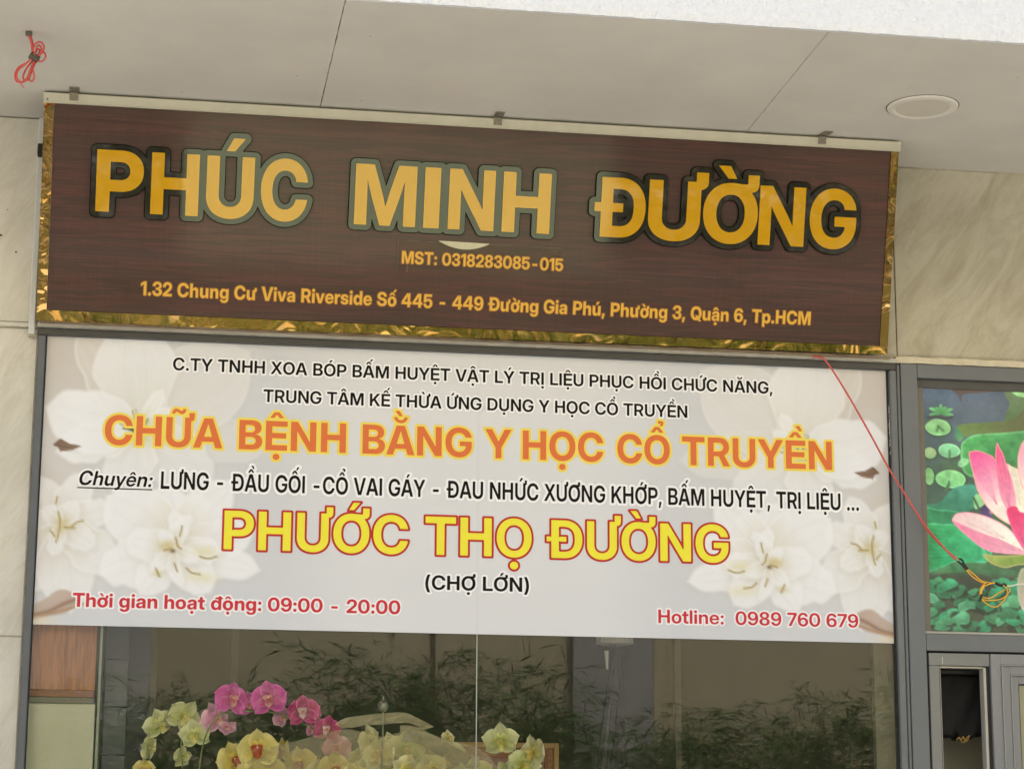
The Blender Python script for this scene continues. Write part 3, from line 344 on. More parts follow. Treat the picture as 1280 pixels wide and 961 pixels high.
for _row in (
    (32, [269]),
    (44, [269,[35,-156,1,34,278,1,149,0,1,-74,-278,1]]),
    (45, [645,[489,346,1,0,-124,1,-333,0,1,0,124,1]]),
    (46, [269,[135,-9,1,-36,0,0,-52,52,0,0,36,1,0,36,0,52,52,0,36,0,1,37,0,0,51,-52,0,0,-36,1,0,-36,0,-51,-52,0]]),
    (48, [658,[329,-12,1,-94,0,0,-135,92,0,-72,168,0,0,115,1,0,116,0,72,169,0,135,91,0,94,0,1,94,0,0,135,-91,0,73,-169,0,0,-116,1,0,-116,0,-73,-168,0,-135,-91,0],[329,118,1,46,0,0,66,59,0,35,110,0,0,76,1,0,77,0,-35,110,0,-66,59,0,-46,0,1,-45,0,0,-66,-59,0,-36,-110,0,0,-77,1,0,-76,0,36,-110,0,66,-59,0]]),
    (49, [396,[346,728,1,0,-728,1,-158,0,1,0,579,1,-1,0,1,-169,-106,1,0,141,1,180,114,1]]),
    (50, [607,[38,0,1,0,119,1,269,226,1,29,25,0,49,47,0,29,52,0,0,34,1,0,32,0,-27,48,0,-49,26,0,-34,0,1,-36,0,0,-54,-32,0,-29,-60,0,0,-43,1,-151,0,1,0,81,0,66,119,0,121,65,0,83,0,1,76,0,0,119,-56,0,68,-102,0,0,-70,1,0,-51,0,-39,-85,0,-73,-77,0,-50,-43,1,-144,-124,1,0,-1,1,309,0,1,0,-130,1]]),
    (51, [624,[314,-12,1,-95,0,0,-124,70,0,-63,116,0,0,69,1,156,0,1,0,-40,0,30,-58,0,56,-31,0,38,0,1,37,0,0,55,26,0,31,45,0,0,30,1,0,29,0,-34,44,0,-60,24,0,-41,0,1,-66,0,1,0,117,1,66,0,1,38,0,0,54,22,0,30,40,0,0,28,1,0,29,0,-28,44,0,-48,24,0,-33,0,1,-33,0,0,-51,-26,0,-29,-49,0,0,-33,1,-154,0,1,0,66,0,65,105,0,120,60,0,82,0,1,76,0,0,118,-52,0,67,-91,0,0,-60,1,0,-62,0,-79,-83,0,-61,-11,1,0,-2,1,52,-6,0,72,-50,0,39,-74,0,0,-43,1,0,-62,0,-72,-99,0,-128,-56,0]]),
    (52, [666,[29,153,1,0,125,1,314,450,1,103,0,1,0,-154,1,-56,0,1,-206,-295,1,0,-1,1,452,0,1,0,-125,1],[390,0,1,0,191,1,0,56,1,0,481,1,155,0,1,0,-728,1]]),
    (53, [605,[302,-11,1,-79,0,0,-121,59,0,-72,106,0,-4,72,1,154,0,1,2,-32,0,32,-50,0,55,-30,0,34,0,1,36,0,0,54,33,0,30,57,0,0,38,1,0,38,0,-30,59,0,-53,33,0,-35,0,1,-45,0,0,-64,-39,0,-11,-33,1,-149,0,1,22,428,1,476,0,1,0,-132,1,-331,0,1,-12,-157,1,1,0,1,26,27,0,73,27,0,44,0,1,49,0,0,88,-37,0,67,-67,0,39,-90,0,0,-53,1,0,-75,0,-69,-116,0,-124,-66,0]]),
    (54, [625,[322,-12,1,-70,0,0,-109,48,0,-76,93,0,-39,133,0,0,86,1,0,89,0,39,145,0,76,103,0,111,54,0,73,0,1,74,0,0,113,-56,0,68,-96,0,6,-61,1,-152,0,1,-8,41,0,-58,48,0,-46,0,1,-50,0,0,-64,-54,0,-32,-96,0,0,-65,1,1,0,1,18,27,0,52,38,0,64,18,0,37,0,1,72,0,0,111,-63,0,64,-110,0,0,-70,1,0,-75,0,-71,-113,0,-123,-64,0],[321,115,1,34,0,0,55,33,0,32,56,0,0,36,1,0,35,0,-32,55,0,-54,33,0,-34,0,1,-26,0,0,-44,-19,0,-33,-33,0,-18,-45,0,0,-27,1,0,-35,0,31,-56,0,55,-33,0]]),
    (56, [621,[310,-12,1,-84,0,0,-127,52,0,-71,94,0,0,62,1,0,50,0,45,76,0,81,49,0,54,7,1,0,0,1,-72,11,0,-84,85,0,0,67,1,0,59,0,65,89,0,117,50,0,76,0,1,78,0,0,117,-49,0,64,-89,0,0,-60,1,0,-67,0,-84,-85,0,-72,-11,1,0,0,1,55,-7,0,81,-49,0,45,-76,0,0,-50,1,0,-62,0,-72,-94,0,-127,-52,0],[310,104,1,35,0,0,54,27,0,30,46,0,0,31,1,0,31,0,-31,47,0,-53,27,0,-35,0,1,-34,0,0,-53,-27,0,-31,-47,0,0,-31,1,0,-31,0,31,-46,0,52,-27,0],[310,433,1,31,0,0,46,23,0,26,42,0,0,28,1,0,29,0,-25,42,0,-46,23,0,-32,0,1,-30,0,0,-46,-23,0,-26,-42,0,0,-29,1,0,-28,0,26,-42,0,46,-23,0]]),
    (57, [625,[297,-12,1,-74,0,0,-114,56,0,-68,97,0,-6,61,1,152,0,1,8,-41,0,59,-48,0,46,0,1,50,0,0,64,53,0,32,97,0,0,65,1,-1,0,1,-18,-28,0,-51,-36,0,-64,-18,0,-38,0,1,-71,0,0,-111,63,0,-64,110,0,0,70,1,0,74,0,70,113,0,124,63,0,81,0,1,70,0,0,108,-48,0,76,-92,0,40,-134,0,0,-85,1,0,-90,0,-39,-144,0,-77,-103,0,-111,-55,0],[303,366,1,26,0,0,44,19,0,32,33,0,19,45,0,0,26,1,0,35,0,-32,56,0,-54,32,0,-34,0,1,-34,0,0,-55,-32,0,-32,-56,0,0,-35,1,0,-36,0,31,-55,0,55,-32,0]]),
    (58, [269,[135,-9,1,-36,0,0,-52,52,0,0,36,1,0,36,0,52,52,0,36,0,1,37,0,0,51,-52,0,0,-36,1,0,-36,0,-51,-52,0],[135,323,1,-36,0,0,-52,52,0,0,36,1,0,37,0,52,51,0,36,0,1,37,0,0,51,-51,0,0,-37,1,0,-36,0,-51,-52,0]]),
    (65, [727,[3,0,1,253,728,1,214,0,1,253,-728,1,-183,0,1,-105,335,1,-23,76,0,-45,156,0,-26,95,1,45,0,1,-26,-95,0,-46,-156,0,-24,-76,1,-109,-335,1],[171,148,1,0,130,1,385,0,1,0,-130,1]]),
    (66, [646,[50,0,1,0,728,1,298,0,1,80,0,0,110,-48,0,57,-83,0,0,-55,1,0,-42,0,-33,-66,0,-59,-43,0,-41,-10,1,0,-1,1,45,-3,0,72,-44,0,42,-76,0,0,-52,1,0,-60,0,-58,-93,0,-114,-52,0,-82,0,1],[211,127,1,131,0,1,53,0,0,59,47,0,0,42,1,0,28,0,-27,41,0,-49,23,0,-34,0,1,-133,0,1],[211,429,1,123,0,1,30,0,0,44,21,0,23,38,0,0,27,1,0,39,0,-52,46,0,-45,0,1,-123,0,1]]),
    (67, [727,[376,-12,1,-100,0,0,-158,90,0,-90,168,0,0,117,1,0,118,0,90,169,0,158,89,0,100,0,1,65,0,0,111,-38,0,86,-72,0,54,-101,0,9,-62,1,-166,0,1,-6,31,0,-28,48,0,-40,33,0,-52,17,0,-31,0,1,-58,0,0,-83,-56,0,-44,-104,0,0,-72,1,0,-71,0,44,-103,0,83,-57,0,58,0,1,31,0,0,52,17,0,40,34,0,28,47,0,6,30,1,166,0,1,-9,-62,0,-54,-100,0,-86,-71,0,-111,-39,0]]),
    (71, [737,[377,-12,1,-105,0,0,-157,94,0,-87,168,0,0,113,1,0,118,0,91,169,0,157,89,0,98,0,1,64,0,0,112,-37,0,87,-68,0,55,-94,0,6,-58,1,-167,0,1,-5,26,0,-26,42,0,-39,29,0,-50,16,0,-31,0,1,-59,0,0,-83,-56,0,-45,-103,0,0,-73,1,0,-72,0,45,-103,0,84,-56,0,60,0,1,48,0,0,73,36,0,39,63,0,0,42,1,38,-3,1,-189,0,1,0,122,1,312,0,1,0,-96,1,0,-92,0,-83,-138,0,-147,-78,0]]),
    (72, [720,[50,0,1,0,728,1,164,0,1,0,-287,1,292,0,1,0,287,1,164,0,1,0,-728,1,-164,0,1,0,301,1,-292,0,1,0,-301,1]]),
    (73, [265,[214,728,1,0,-728,1,-164,0,1,0,728,1]]),
    (77, [902,[50,0,1,0,728,1,242,0,1,105,-310,1,8,-25,0,21,-71,0,22,-78,0,19,-71,0,6,-24,1,-42,0,1,6,24,0,19,71,0,22,78,0,20,71,0,8,25,1,104,310,1,242,0,1,0,-728,1,-161,0,1,0,329,1,0,24,0,1,71,0,3,81,0,2,83,0,0,37,1,19,0,1,-10,-39,0,-25,-85,0,-22,-81,0,-21,-68,0,-7,-23,1,-113,-329,1,-133,0,1,-115,329,1,-7,23,0,-21,68,0,-23,81,0,-25,85,0,-12,39,1,23,0,1,0,-37,0,2,-83,0,3,-81,0,1,-71,0,0,-24,1,0,-329,1]]),
    (78, [729,[50,0,1,0,728,1,171,0,1,219,-350,1,11,-17,0,34,-59,0,38,-69,0,16,-30,1,-19,-44,1,-2,35,0,-2,90,0,-2,84,0,0,24,1,0,336,1,164,0,1,0,-728,1,-171,0,1,-200,318,1,-13,22,0,-41,69,0,-49,89,0,-27,48,1,30,15,1,4,-53,0,3,-95,0,0,-74,0,0,-20,1,0,-319,1]]),
    (80, [636,[50,0,1,0,728,1,293,0,1,83,0,0,122,-60,0,66,-108,0,0,-75,1,0,-74,0,-67,-110,0,-122,-59,0,-83,0,1,-200,0,1,0,137,1,190,0,1,38,0,0,54,26,0,29,48,0,0,32,1,0,33,0,-29,47,0,-54,26,0,-38,0,1,-118,0,1,0,-591,1]]),
    (81, [747,[310,255,1,135,0,1,64,-82,1,69,-80,1,124,-152,1,-146,0,1,-81,103,1,-53,65,1],[374,-12,1,-99,0,0,-156,91,0,-91,168,0,0,116,1,0,118,0,91,168,0,156,90,0,99,0,1,98,0,0,156,-90,0,91,-168,0,0,-118,1,0,-117,0,-91,-168,0,-156,-90,0],[374,132,1,54,0,0,81,55,0,45,103,0,0,73,1,0,74,0,-45,104,0,-81,54,0,-54,0,1,-54,0,0,-81,-54,0,-46,-104,0,0,-74,1,0,-73,0,46,-103,0,81,-55,0]]),
    (82, [654,[50,0,1,0,728,1,296,0,1,83,0,0,122,-60,0,66,-108,0,0,-75,1,0,-73,0,-69,-107,0,-126,-58,0,-85,0,1,-188,0,1,0,131,1,186,0,1,38,0,0,54,26,0,29,49,0,0,32,1,0,33,0,-29,47,0,-54,27,0,-38,0,1,-121,0,1,0,-592,1],[460,0,1,-164,329,1,171,0,1,168,-329,1]]),
    (83, [661,[333,-12,1,-95,0,0,-134,59,0,-70,113,0,0,80,1,157,0,1,1,-37,0,35,-53,0,64,-29,0,44,0,1,39,0,0,58,22,0,33,38,0,0,26,1,0,22,0,-26,32,0,-57,25,0,-45,9,1,-75,16,1,-107,23,0,-107,102,0,0,79,1,0,67,0,70,101,0,127,56,0,84,0,1,86,0,0,124,-57,0,69,-106,0,3,-74,1,-153,0,1,-4,49,0,-68,55,0,-55,0,1,-35,0,0,-54,-21,0,-30,-37,0,0,-25,1,0,-21,0,25,-31,0,53,-22,0,43,-9,1,67,-14,1,59,-13,0,86,-36,0,56,-51,0,26,-66,0,0,-42,1,0,-71,0,-70,-104,0,-132,-55,0]]),
    (84, [641,[21,587,1,0,141,1,599,0,1,0,-141,1,-217,0,1,0,-587,1,-165,0,1,0,587,1]]),
    (85, [704,[352,-12,1,-92,0,0,-136,67,0,-75,120,0,0,80,1,0,473,1,160,0,1,0,-460,1,0,-40,0,36,-63,0,64,-36,0,43,0,1,43,0,0,65,36,0,35,62,0,0,41,1,0,460,1,160,0,1,0,-473,1,0,-80,0,-75,-120,0,-136,-67,0]]),
    (86, [717,[256,0,1,-253,728,1,180,0,1,109,-336,1,22,-72,0,47,-163,0,26,-91,1,-47,0,1,25,91,0,45,163,0,22,72,1,105,336,1,177,0,1,-246,-728,1]]),
    (89, [701,[273,0,1,0,266,1,-270,462,1,188,0,1,119,-215,1,16,-29,0,29,-57,0,15,-29,1,-32,0,1,14,29,0,29,57,0,15,29,1,114,215,1,187,0,1,-264,-462,1,0,-266,1]]),
    (97, [561,[206,-9,1,-51,0,0,-80,34,0,-46,68,0,0,52,1,0,43,0,32,59,0,56,36,0,72,19,0,41,4,1,47,4,0,55,9,0,25,17,0,0,16,1,0,3,1,0,17,0,-19,26,0,-35,14,0,-24,0,1,-25,0,0,-37,-15,0,-21,-28,0,-2,-19,1,-147,0,1,4,55,0,57,79,0,103,43,0,73,0,1,55,0,0,85,-24,0,58,-47,0,30,-66,0,0,-42,1,0,-348,1,-153,0,1,0,73,1,-2,0,1,-15,-27,0,-41,-36,0,-57,-19,0],[252,97,1,32,0,0,47,23,0,27,40,0,0,27,1,0,49,1,-7,-3,0,-19,-6,0,-25,-5,0,-30,-6,0,-16,-2,1,-23,-4,0,-38,-15,0,-21,-26,0,0,-18,1,0,-17,0,18,-25,0,33,-12,0]]),
    (100, [605,[250,-11,1,-67,0,0,-101,67,0,-55,121,0,0,81,1,0,80,0,56,121,0,100,68,0,65,0,1,34,0,0,56,-18,0,44,-36,0,16,-28,1,1,0,1,0,283,1,157,0,1,0,-728,1,-155,0,1,0,79,1,-1,0,1,-14,-30,0,-44,-40,0,-58,-20,0],[292,116,1,34,0,0,51,35,0,29,64,0,0,43,1,0,44,0,-29,64,0,-51,35,0,-34,0,1,-32,0,0,-48,-34,0,-26,-63,0,0,-46,1,0,-44,0,26,-64,0,48,-34,0]]),
    (101, [567,[289,-12,1,-79,0,0,-118,69,0,-65,122,0,0,78,1,0,79,0,66,122,0,116,69,0,75,0,1,58,0,0,94,-38,0,69,-72,0,37,-97,0,0,-59,1,0,-42,1,-462,0,1,0,96,1,388,0,1,-72,-21,1,0,36,0,-26,52,0,-48,28,0,-34,0,1,-33,0,0,-49,-28,0,-26,-52,0,0,-36,1,0,-69,1,0,-37,0,27,-55,0,51,-30,0,36,0,1,26,0,0,42,15,0,27,28,0,7,18,1,142,0,1,-9,-52,0,-70,-79,0,-106,-45,0]]),
    (103, [605,[298,-211,1,-77,0,0,-103,43,0,-58,76,0,-8,50,1,151,0,1,5,-17,0,26,-25,0,39,-14,0,25,0,1,50,0,0,52,55,0,0,53,1,0,79,1,0,0,1,-14,-30,0,-45,-39,0,-57,-18,0,-34,0,1,-67,0,0,-101,67,0,-55,117,0,0,76,1,0,78,0,56,119,0,100,68,0,65,0,1,34,0,0,56,-19,0,46,-38,0,16,-28,1,0,0,1,0,74,1,156,0,1,0,-491,1,0,-83,0,-64,-104,0,-116,-49,0],[292,126,1,34,0,0,51,34,0,29,63,0,0,42,1,0,42,0,-29,62,0,-51,34,0,-34,0,1,-32,0,0,-48,-32,0,-26,-62,0,0,-44,1,0,-44,0,26,-62,0,48,-33,0]]),
    (104, [594,[206,283,1,0,-283,1,-157,0,1,0,728,1,157,0,1,0,-349,1,-27,0,1,24,69,0,91,79,0,72,0,1,56,0,0,80,-48,0,43,-91,0,0,-64,1,0,-324,1,-157,0,1,0,293,1,0,48,0,-46,51,0,-43,0,1,-28,0,0,-42,-23,0,-23,-49,0]]),
    (105, [254,[49,0,1,0,516,1,157,0,1,0,-516,1],[127,572,1,-38,0,0,-50,47,0,0,35,1,0,35,0,50,46,0,38,0,1,38,0,0,50,-46,0,0,-35,1,0,-36,0,-50,-46,0]]),
    (110, [594,[206,283,1,0,-283,1,-157,0,1,0,516,1,155,0,1,0,-137,1,-25,0,1,24,69,0,91,79,0,72,0,1,56,0,0,80,-48,0,43,-91,0,0,-64,1,0,-324,1,-157,0,1,0,293,1,0,48,0,-46,51,0,-43,0,1,-28,0,0,-42,-23,0,-23,-49,0]]),
    (111, [588,[294,-12,1,-80,0,0,-120,67,0,-67,121,0,0,81,1,0,82,0,67,121,0,120,67,0,80,0,1,80,0,0,120,-67,0,67,-121,0,0,-82,1,0,-81,0,-67,-121,0,-120,-67,0],[294,114,1,32,0,0,49,34,0,27,64,0,0,45,1,0,46,0,-27,64,0,-49,34,0,-32,0,1,-32,0,0,-49,-34,0,-27,-64,0,0,-46,1,0,-45,0,27,-64,0,49,-34,0]]),
    (112, [605,[49,-204,1,0,720,1,155,0,1,0,-69,1,2,0,1,15,27,0,45,35,0,57,18,0,33,0,1,66,0,0,100,-68,0,56,-121,0,0,-80,1,0,-81,0,-55,-121,0,-100,-67,0,-68,0,1,-34,0,0,-56,20,0,-43,39,0,-15,29,1,-1,0,1,0,-281,1],[312,116,1,33,0,0,48,34,0,26,64,0,0,44,1,0,46,0,-26,63,0,-48,34,0,-33,0,1,-33,0,0,-52,-35,0,-28,-64,0,0,-44,1,0,-43,0,28,-64,0,52,-35,0]]),
    (114, [384,[49,0,1,0,516,1,152,0,1,0,-90,1,1,0,1,14,48,0,60,44,0,52,0,1,13,0,0,22,0,0,9,-1,1,0,-131,1,-8,0,0,-38,2,0,-18,0,1,-30,0,0,-46,-27,0,-26,-52,0,0,-38,1,0,-271,1]]),
    (115, [530,[270,-13,1,-69,0,0,-108,43,0,-64,79,0,-5,55,1,155,0,1,4,-31,0,46,-36,0,39,0,1,37,0,0,42,28,0,0,21,1,0,18,0,-33,23,0,-31,6,1,-93,17,1,-75,14,0,-79,77,0,0,60,1,0,50,0,54,75,0,102,40,0,69,0,1,70,0,0,103,-43,0,58,-78,0,1,-55,1,-145,0,1,0,29,0,-46,38,0,-35,0,1,-35,0,0,-39,-28,0,0,-21,1,0,-18,0,31,-23,0,27,-6,1,101,-19,1,79,-15,0,75,-68,0,0,-57,1,0,-53,0,-59,-78,0,-107,-44,0]]),
    (116, [382,[361,516,1,0,-123,1,-352,0,1,0,123,1],[98,656,1,157,0,1,0,-489,1,0,-25,0,20,-20,0,29,0,1,12,0,0,36,0,0,9,0,1,0,-122,1,-13,0,0,-51,0,0,-26,0,1,-90,0,0,-83,68,0,0,73,1]]),
    (117, [594,[228,-11,1,-56,0,0,-80,48,0,-43,91,0,0,64,1,0,324,1,157,0,1,0,-293,1,0,-48,0,47,-51,0,42,0,1,28,0,0,42,23,0,23,48,0,0,38,1,0,283,1,157,0,1,0,-516,1,-155,0,1,0,136,1,25,0,1,-24,-68,0,-91,-79,0]]),
    (118, [563,[193,0,1,-189,516,1,164,0,1,80,-246,1,15,-47,0,27,-95,0,13,-47,1,-38,0,1,13,47,0,27,95,0,14,47,1,78,246,1,163,0,1,-190,-516,1]]),
    (218, [704,[352,-12,1,-92,0,0,-136,67,0,-75,120,0,0,80,1,0,473,1,160,0,1,0,-460,1,0,-40,0,36,-63,0,64,-36,0,43,0,1,43,0,0,65,36,0,35,62,0,0,41,1,0,460,1,160,0,1,0,-473,1,0,-80,0,-75,-120,0,-136,-67,0],[290,790,1,88,155,1,151,0,1,-130,-155,1]]),
    (250, [594,[228,-11,1,-56,0,0,-80,48,0,-43,91,0,0,64,1,0,324,1,157,0,1,0,-293,1,0,-48,0,47,-51,0,42,0,1,28,0,0,42,23,0,23,48,0,0,38,1,0,283,1,157,0,1,0,-516,1,-155,0,1,0,136,1,25,0,1,-24,-68,0,-91,-79,0],[235,578,1,88,155,1,151,0,1,-130,-155,1]]),
    (272, [755,[365,0,1,-191,0,1,0,138,1,183,0,1,70,0,0,90,51,0,45,101,0,0,74,1,0,74,0,-45,101,0,-91,51,0,-70,0,1,-185,0,1,0,138,1,196,0,1,110,0,0,162,-89,0,88,-164,0,0,-111,1,0,-112,0,-88,-163,0,-162,-89,0],[266,728,1,0,-728,1,-165,0,1,0,728,1],[10,309,1,0,109,1,402,0,1,0,-109,1]]),
    (273, [605,[250,-11,1,-67,0,0,-101,67,0,-55,121,0,0,81,1,0,80,0,56,121,0,100,68,0,65,0,1,34,0,0,56,-18,0,44,-36,0,16,-28,1,1,0,1,0,283,1,157,0,1,0,-728,1,-155,0,1,0,79,1,-1,0,1,-14,-30,0,-44,-40,0,-58,-20,0],[292,116,1,34,0,0,51,35,0,29,64,0,0,43,1,0,44,0,-29,64,0,-51,35,0,-34,0,1,-32,0,0,-48,-34,0,-26,-63,0,0,-46,1,0,-44,0,26,-64,0,48,-34,0],[240,569,1,0,94,1,384,0,1,0,-94,1]]),
    (431, [704,[495,629,1,0,99,1,87,0,1,13,0,0,0,13,1,0,104,1,141,0,1,0,-119,1,0,-50,0,-63,-47,0,-49,0,1],[352,-12,1,-92,0,0,-136,67,0,-75,120,0,0,80,1,0,473,1,160,0,1,0,-460,1,0,-40,0,36,-63,0,64,-36,0,43,0,1,43,0,0,65,36,0,35,62,0,0,41,1,0,460,1,160,0,1,0,-473,1,0,-80,0,-75,-120,0,-136,-67,0]]),
    (432, [657,[459,421,1,0,95,1,38,0,1,16,0,0,0,16,1,0,101,1,123,0,1,0,-116,1,0,-50,0,-62,-46,0,-49,0,1],[228,-11,1,-56,0,0,-80,48,0,-43,91,0,0,64,1,0,324,1,157,0,1,0,-293,1,0,-48,0,47,-51,0,42,0,1,28,0,0,42,23,0,23,48,0,0,38,1,0,283,1,157,0,1,0,-516,1,-155,0,1,0,136,1,25,0,1,-24,-68,0,-91,-79,0]]),
    (7841, [561,[206,-9,1,-51,0,0,-80,34,0,-46,68,0,0,52,1,0,43,0,32,59,0,56,36,0,72,19,0,41,4,1,47,4,0,55,9,0,25,17,0,0,16,1,0,3,1,0,17,0,-19,26,0,-35,14,0,-24,0,1,-25,0,0,-37,-15,0,-21,-28,0,-2,-19,1,-147,0,1,4,55,0,57,79,0,103,43,0,73,0,1,55,0,0,85,-24,0,58,-47,0,30,-66,0,0,-42,1,0,-348,1,-153,0,1,0,73,1,-2,0,1,-15,-27,0,-41,-36,0,-57,-19,0],[252,97,1,32,0,0,47,23,0,27,40,0,0,27,1,0,49,1,-7,-3,0,-19,-6,0,-25,-5,0,-30,-6,0,-16,-2,1,-23,-4,0,-38,-15,0,-21,-26,0,0,-18,1,0,-17,0,18,-25,0,33,-12,0],[277,-233,1,-38,0,0,-50,46,0,0,35,1,0,35,0,50,46,0,38,0,1,38,0,0,50,-46,0,0,-35,1,0,-35,0,-50,-46,0]]),
    (7853, [561,[206,-9,1,-51,0,0,-80,34,0,-46,68,0,0,52,1,0,43,0,32,59,0,56,36,0,72,19,0,41,4,1,47,4,0,55,9,0,25,17,0,0,16,1,0,3,1,0,17,0,-19,26,0,-35,14,0,-24,0,1,-25,0,0,-37,-15,0,-21,-28,0,-2,-19,1,-147,0,1,4,55,0,57,79,0,103,43,0,73,0,1,55,0,0,85,-24,0,58,-47,0,30,-66,0,0,-42,1,0,-348,1,-153,0,1,0,73,1,-2,0,1,-15,-27,0,-41,-36,0,-57,-19,0],[252,97,1,32,0,0,47,23,0,27,40,0,0,27,1,0,49,1,-7,-3,0,-19,-6,0,-25,-5,0,-30,-6,0,-16,-2,1,-23,-4,0,-38,-15,0,-21,-26,0,0,-18,1,0,-17,0,18,-25,0,33,-12,0],[215,582,1,-120,0,1,0,1,1,120,150,1,123,0,1,123,-150,1,0,-1,1,-120,0,1,-64,81,1],[277,-233,1,-38,0,0,-50,46,0,0,35,1,0,35,0,50,46,0,38,0,1,38,0,0,50,-46,0,0,-35,1,0,-35,0,-50,-46,0]]),
    (7856, [727,[3,0,1,253,728,1,214,0,1,253,-728,1,-183,0,1,-105,335,1,-23,76,0,-45,156,0,-26,95,1,45,0,1,-26,-95,0,-46,-156,0,-24,-76,1,-109,-335,1],[171,148,1,0,130,1,385,0,1,0,-130,1],[364,784,1,-49,0,0,-79,41,0,-46,70,0,0,43,1,93,0,1,0,-32,0,46,-40,0,35,0,1,36,0,0,45,40,0,0,32,1,93,0,1,0,-43,0,-46,-70,0,-79,-41,0],[412,954,1,-92,0,1,-111,140,1,127,0,1]]),
    (7872, [614,[50,0,1,0,728,1,533,0,1,0,-141,1,-369,0,1,0,-152,1,341,0,1,0,-137,1,-341,0,1,0,-158,1,369,0,1,0,-140,1],[253,790,1,-119,0,1,0,1,1,120,150,1,123,0,1,123,-150,1,0,-1,1,-120,0,1,-65,81,1],[419,954,1,-111,140,1,127,0,1,75,-140,1]]),
    (7878, [614,[50,0,1,0,728,1,533,0,1,0,-141,1,-369,0,1,0,-152,1,341,0,1,0,-137,1,-341,0,1,0,-158,1,369,0,1,0,-140,1],[253,794,1,-119,0,1,0,1,1,120,150,1,123,0,1,123,-150,1,0,-1,1,-120,0,1,-65,81,1],[316,-233,1,-38,0,0,-50,46,0,0,35,1,0,35,0,50,46,0,38,0,1,39,0,0,49,-46,0,0,-35,1,0,-35,0,-50,-46,0]]),
    (7884, [747,[374,-12,1,-99,0,0,-156,91,0,-91,168,0,0,116,1,0,118,0,91,168,0,156,90,0,99,0,1,98,0,0,156,-90,0,91,-168,0,0,-118,1,0,-117,0,-91,-168,0,-156,-90,0],[374,132,1,54,0,0,81,55,0,45,103,0,0,73,1,0,74,0,-45,104,0,-81,54,0,-54,0,1,-54,0,0,-81,-54,0,-46,-104,0,0,-74,1,0,-73,0,46,-103,0,81,-55,0],[373,-233,1,-38,0,0,-50,46,0,0,35,1,0,35,0,50,46,0,38,0,1,38,0,0,50,-46,0,0,-35,1,0,-35,0,-50,-46,0]]),
    (7889, [588,[294,-12,1,-80,0,0,-120,67,0,-67,121,0,0,81,1,0,82,0,67,121,0,120,67,0,80,0,1,80,0,0,120,-67,0,67,-121,0,0,-82,1,0,-81,0,-67,-121,0,-120,-67,0],[294,114,1,32,0,0,49,34,0,27,64,0,0,45,1,0,46,0,-27,64,0,-49,34,0,-32,0,1,-32,0,0,-49,-34,0,-27,-64,0,0,-46,1,0,-45,0,27,-64,0,49,-34,0],[231,578,1,-120,0,1,0,1,1,120,150,1,123,0,1,123,-150,1,0,-1,1,-120,0,1,-65,81,1],[356,742,1,75,140,1,127,0,1,-111,-140,1]]),
    (7892, [747,[374,-12,1,-99,0,0,-156,91,0,-91,168,0,0,116,1,0,118,0,91,168,0,156,90,0,99,0,1,98,0,0,156,-90,0,91,-168,0,0,-118,1,0,-117,0,-91,-168,0,-156,-90,0],[374,132,1,54,0,0,81,55,0,45,103,0,0,73,1,0,74,0,-45,104,0,-81,54,0,-54,0,1,-54,0,0,-81,-54,0,-46,-104,0,0,-74,1,0,-73,0,46,-103,0,81,-55,0],[310,790,1,-119,0,1,0,1,1,120,150,1,123,0,1,123,-150,1,0,-1,1,-121,0,1,-64,81,1],[519,954,1,-81,0,1,29,55,1,3,4,0,-3,4,0,-5,0,1,-66,0,1,0,77,1,70,0,1,49,0,0,42,-35,0,-1,-53,0,-18,-25,1]]),
    (7897, [588,[294,-12,1,-80,0,0,-120,67,0,-67,121,0,0,81,1,0,82,0,67,121,0,120,67,0,80,0,1,80,0,0,120,-67,0,67,-121,0,0,-82,1,0,-81,0,-67,-121,0,-120,-67,0],[294,114,1,32,0,0,49,34,0,27,64,0,0,45,1,0,46,0,-27,64,0,-49,34,0,-32,0,1,-32,0,0,-49,-34,0,-27,-64,0,0,-46,1,0,-45,0,27,-64,0,49,-34,0],[231,582,1,-120,0,1,0,1,1,120,150,1,123,0,1,123,-150,1,0,-1,1,-120,0,1,-65,81,1],[293,-233,1,-38,0,0,-49,46,0,0,35,1,0,35,0,49,46,0,38,0,1,39,0,0,49,-46,0,0,-35,1,0,-35,0,-49,-46,0]]),
    (7898, [747,[374,640,1,0,99,1,24,0,0,37,-3,0,40,-5,0,52,-3,0,39,0,1,13,0,0,0,13,1,0,104,1,140,0,1,0,-119,1,0,-50,0,-62,-47,0,-49,0,1,-26,0,0,-49,4,0,-54,4,0,-64,3,0],[374,-12,1,-99,0,0,-156,91,0,-91,168,0,0,116,1,0,118,0,91,168,0,156,90,0,99,0,1,98,0,0,156,-90,0,91,-168,0,0,-118,1,0,-117,0,-91,-168,0,-156,-90,0],[374,132,1,54,0,0,81,55,0,45,103,0,0,73,1,0,74,0,-45,104,0,-81,54,0,-54,0,1,-54,0,0,-81,-54,0,-46,-104,0,0,-74,1,0,-73,0,46,-103,0,81,-55,0],[311,790,1,89,155,1,151,0,1,-131,-155,1]]),
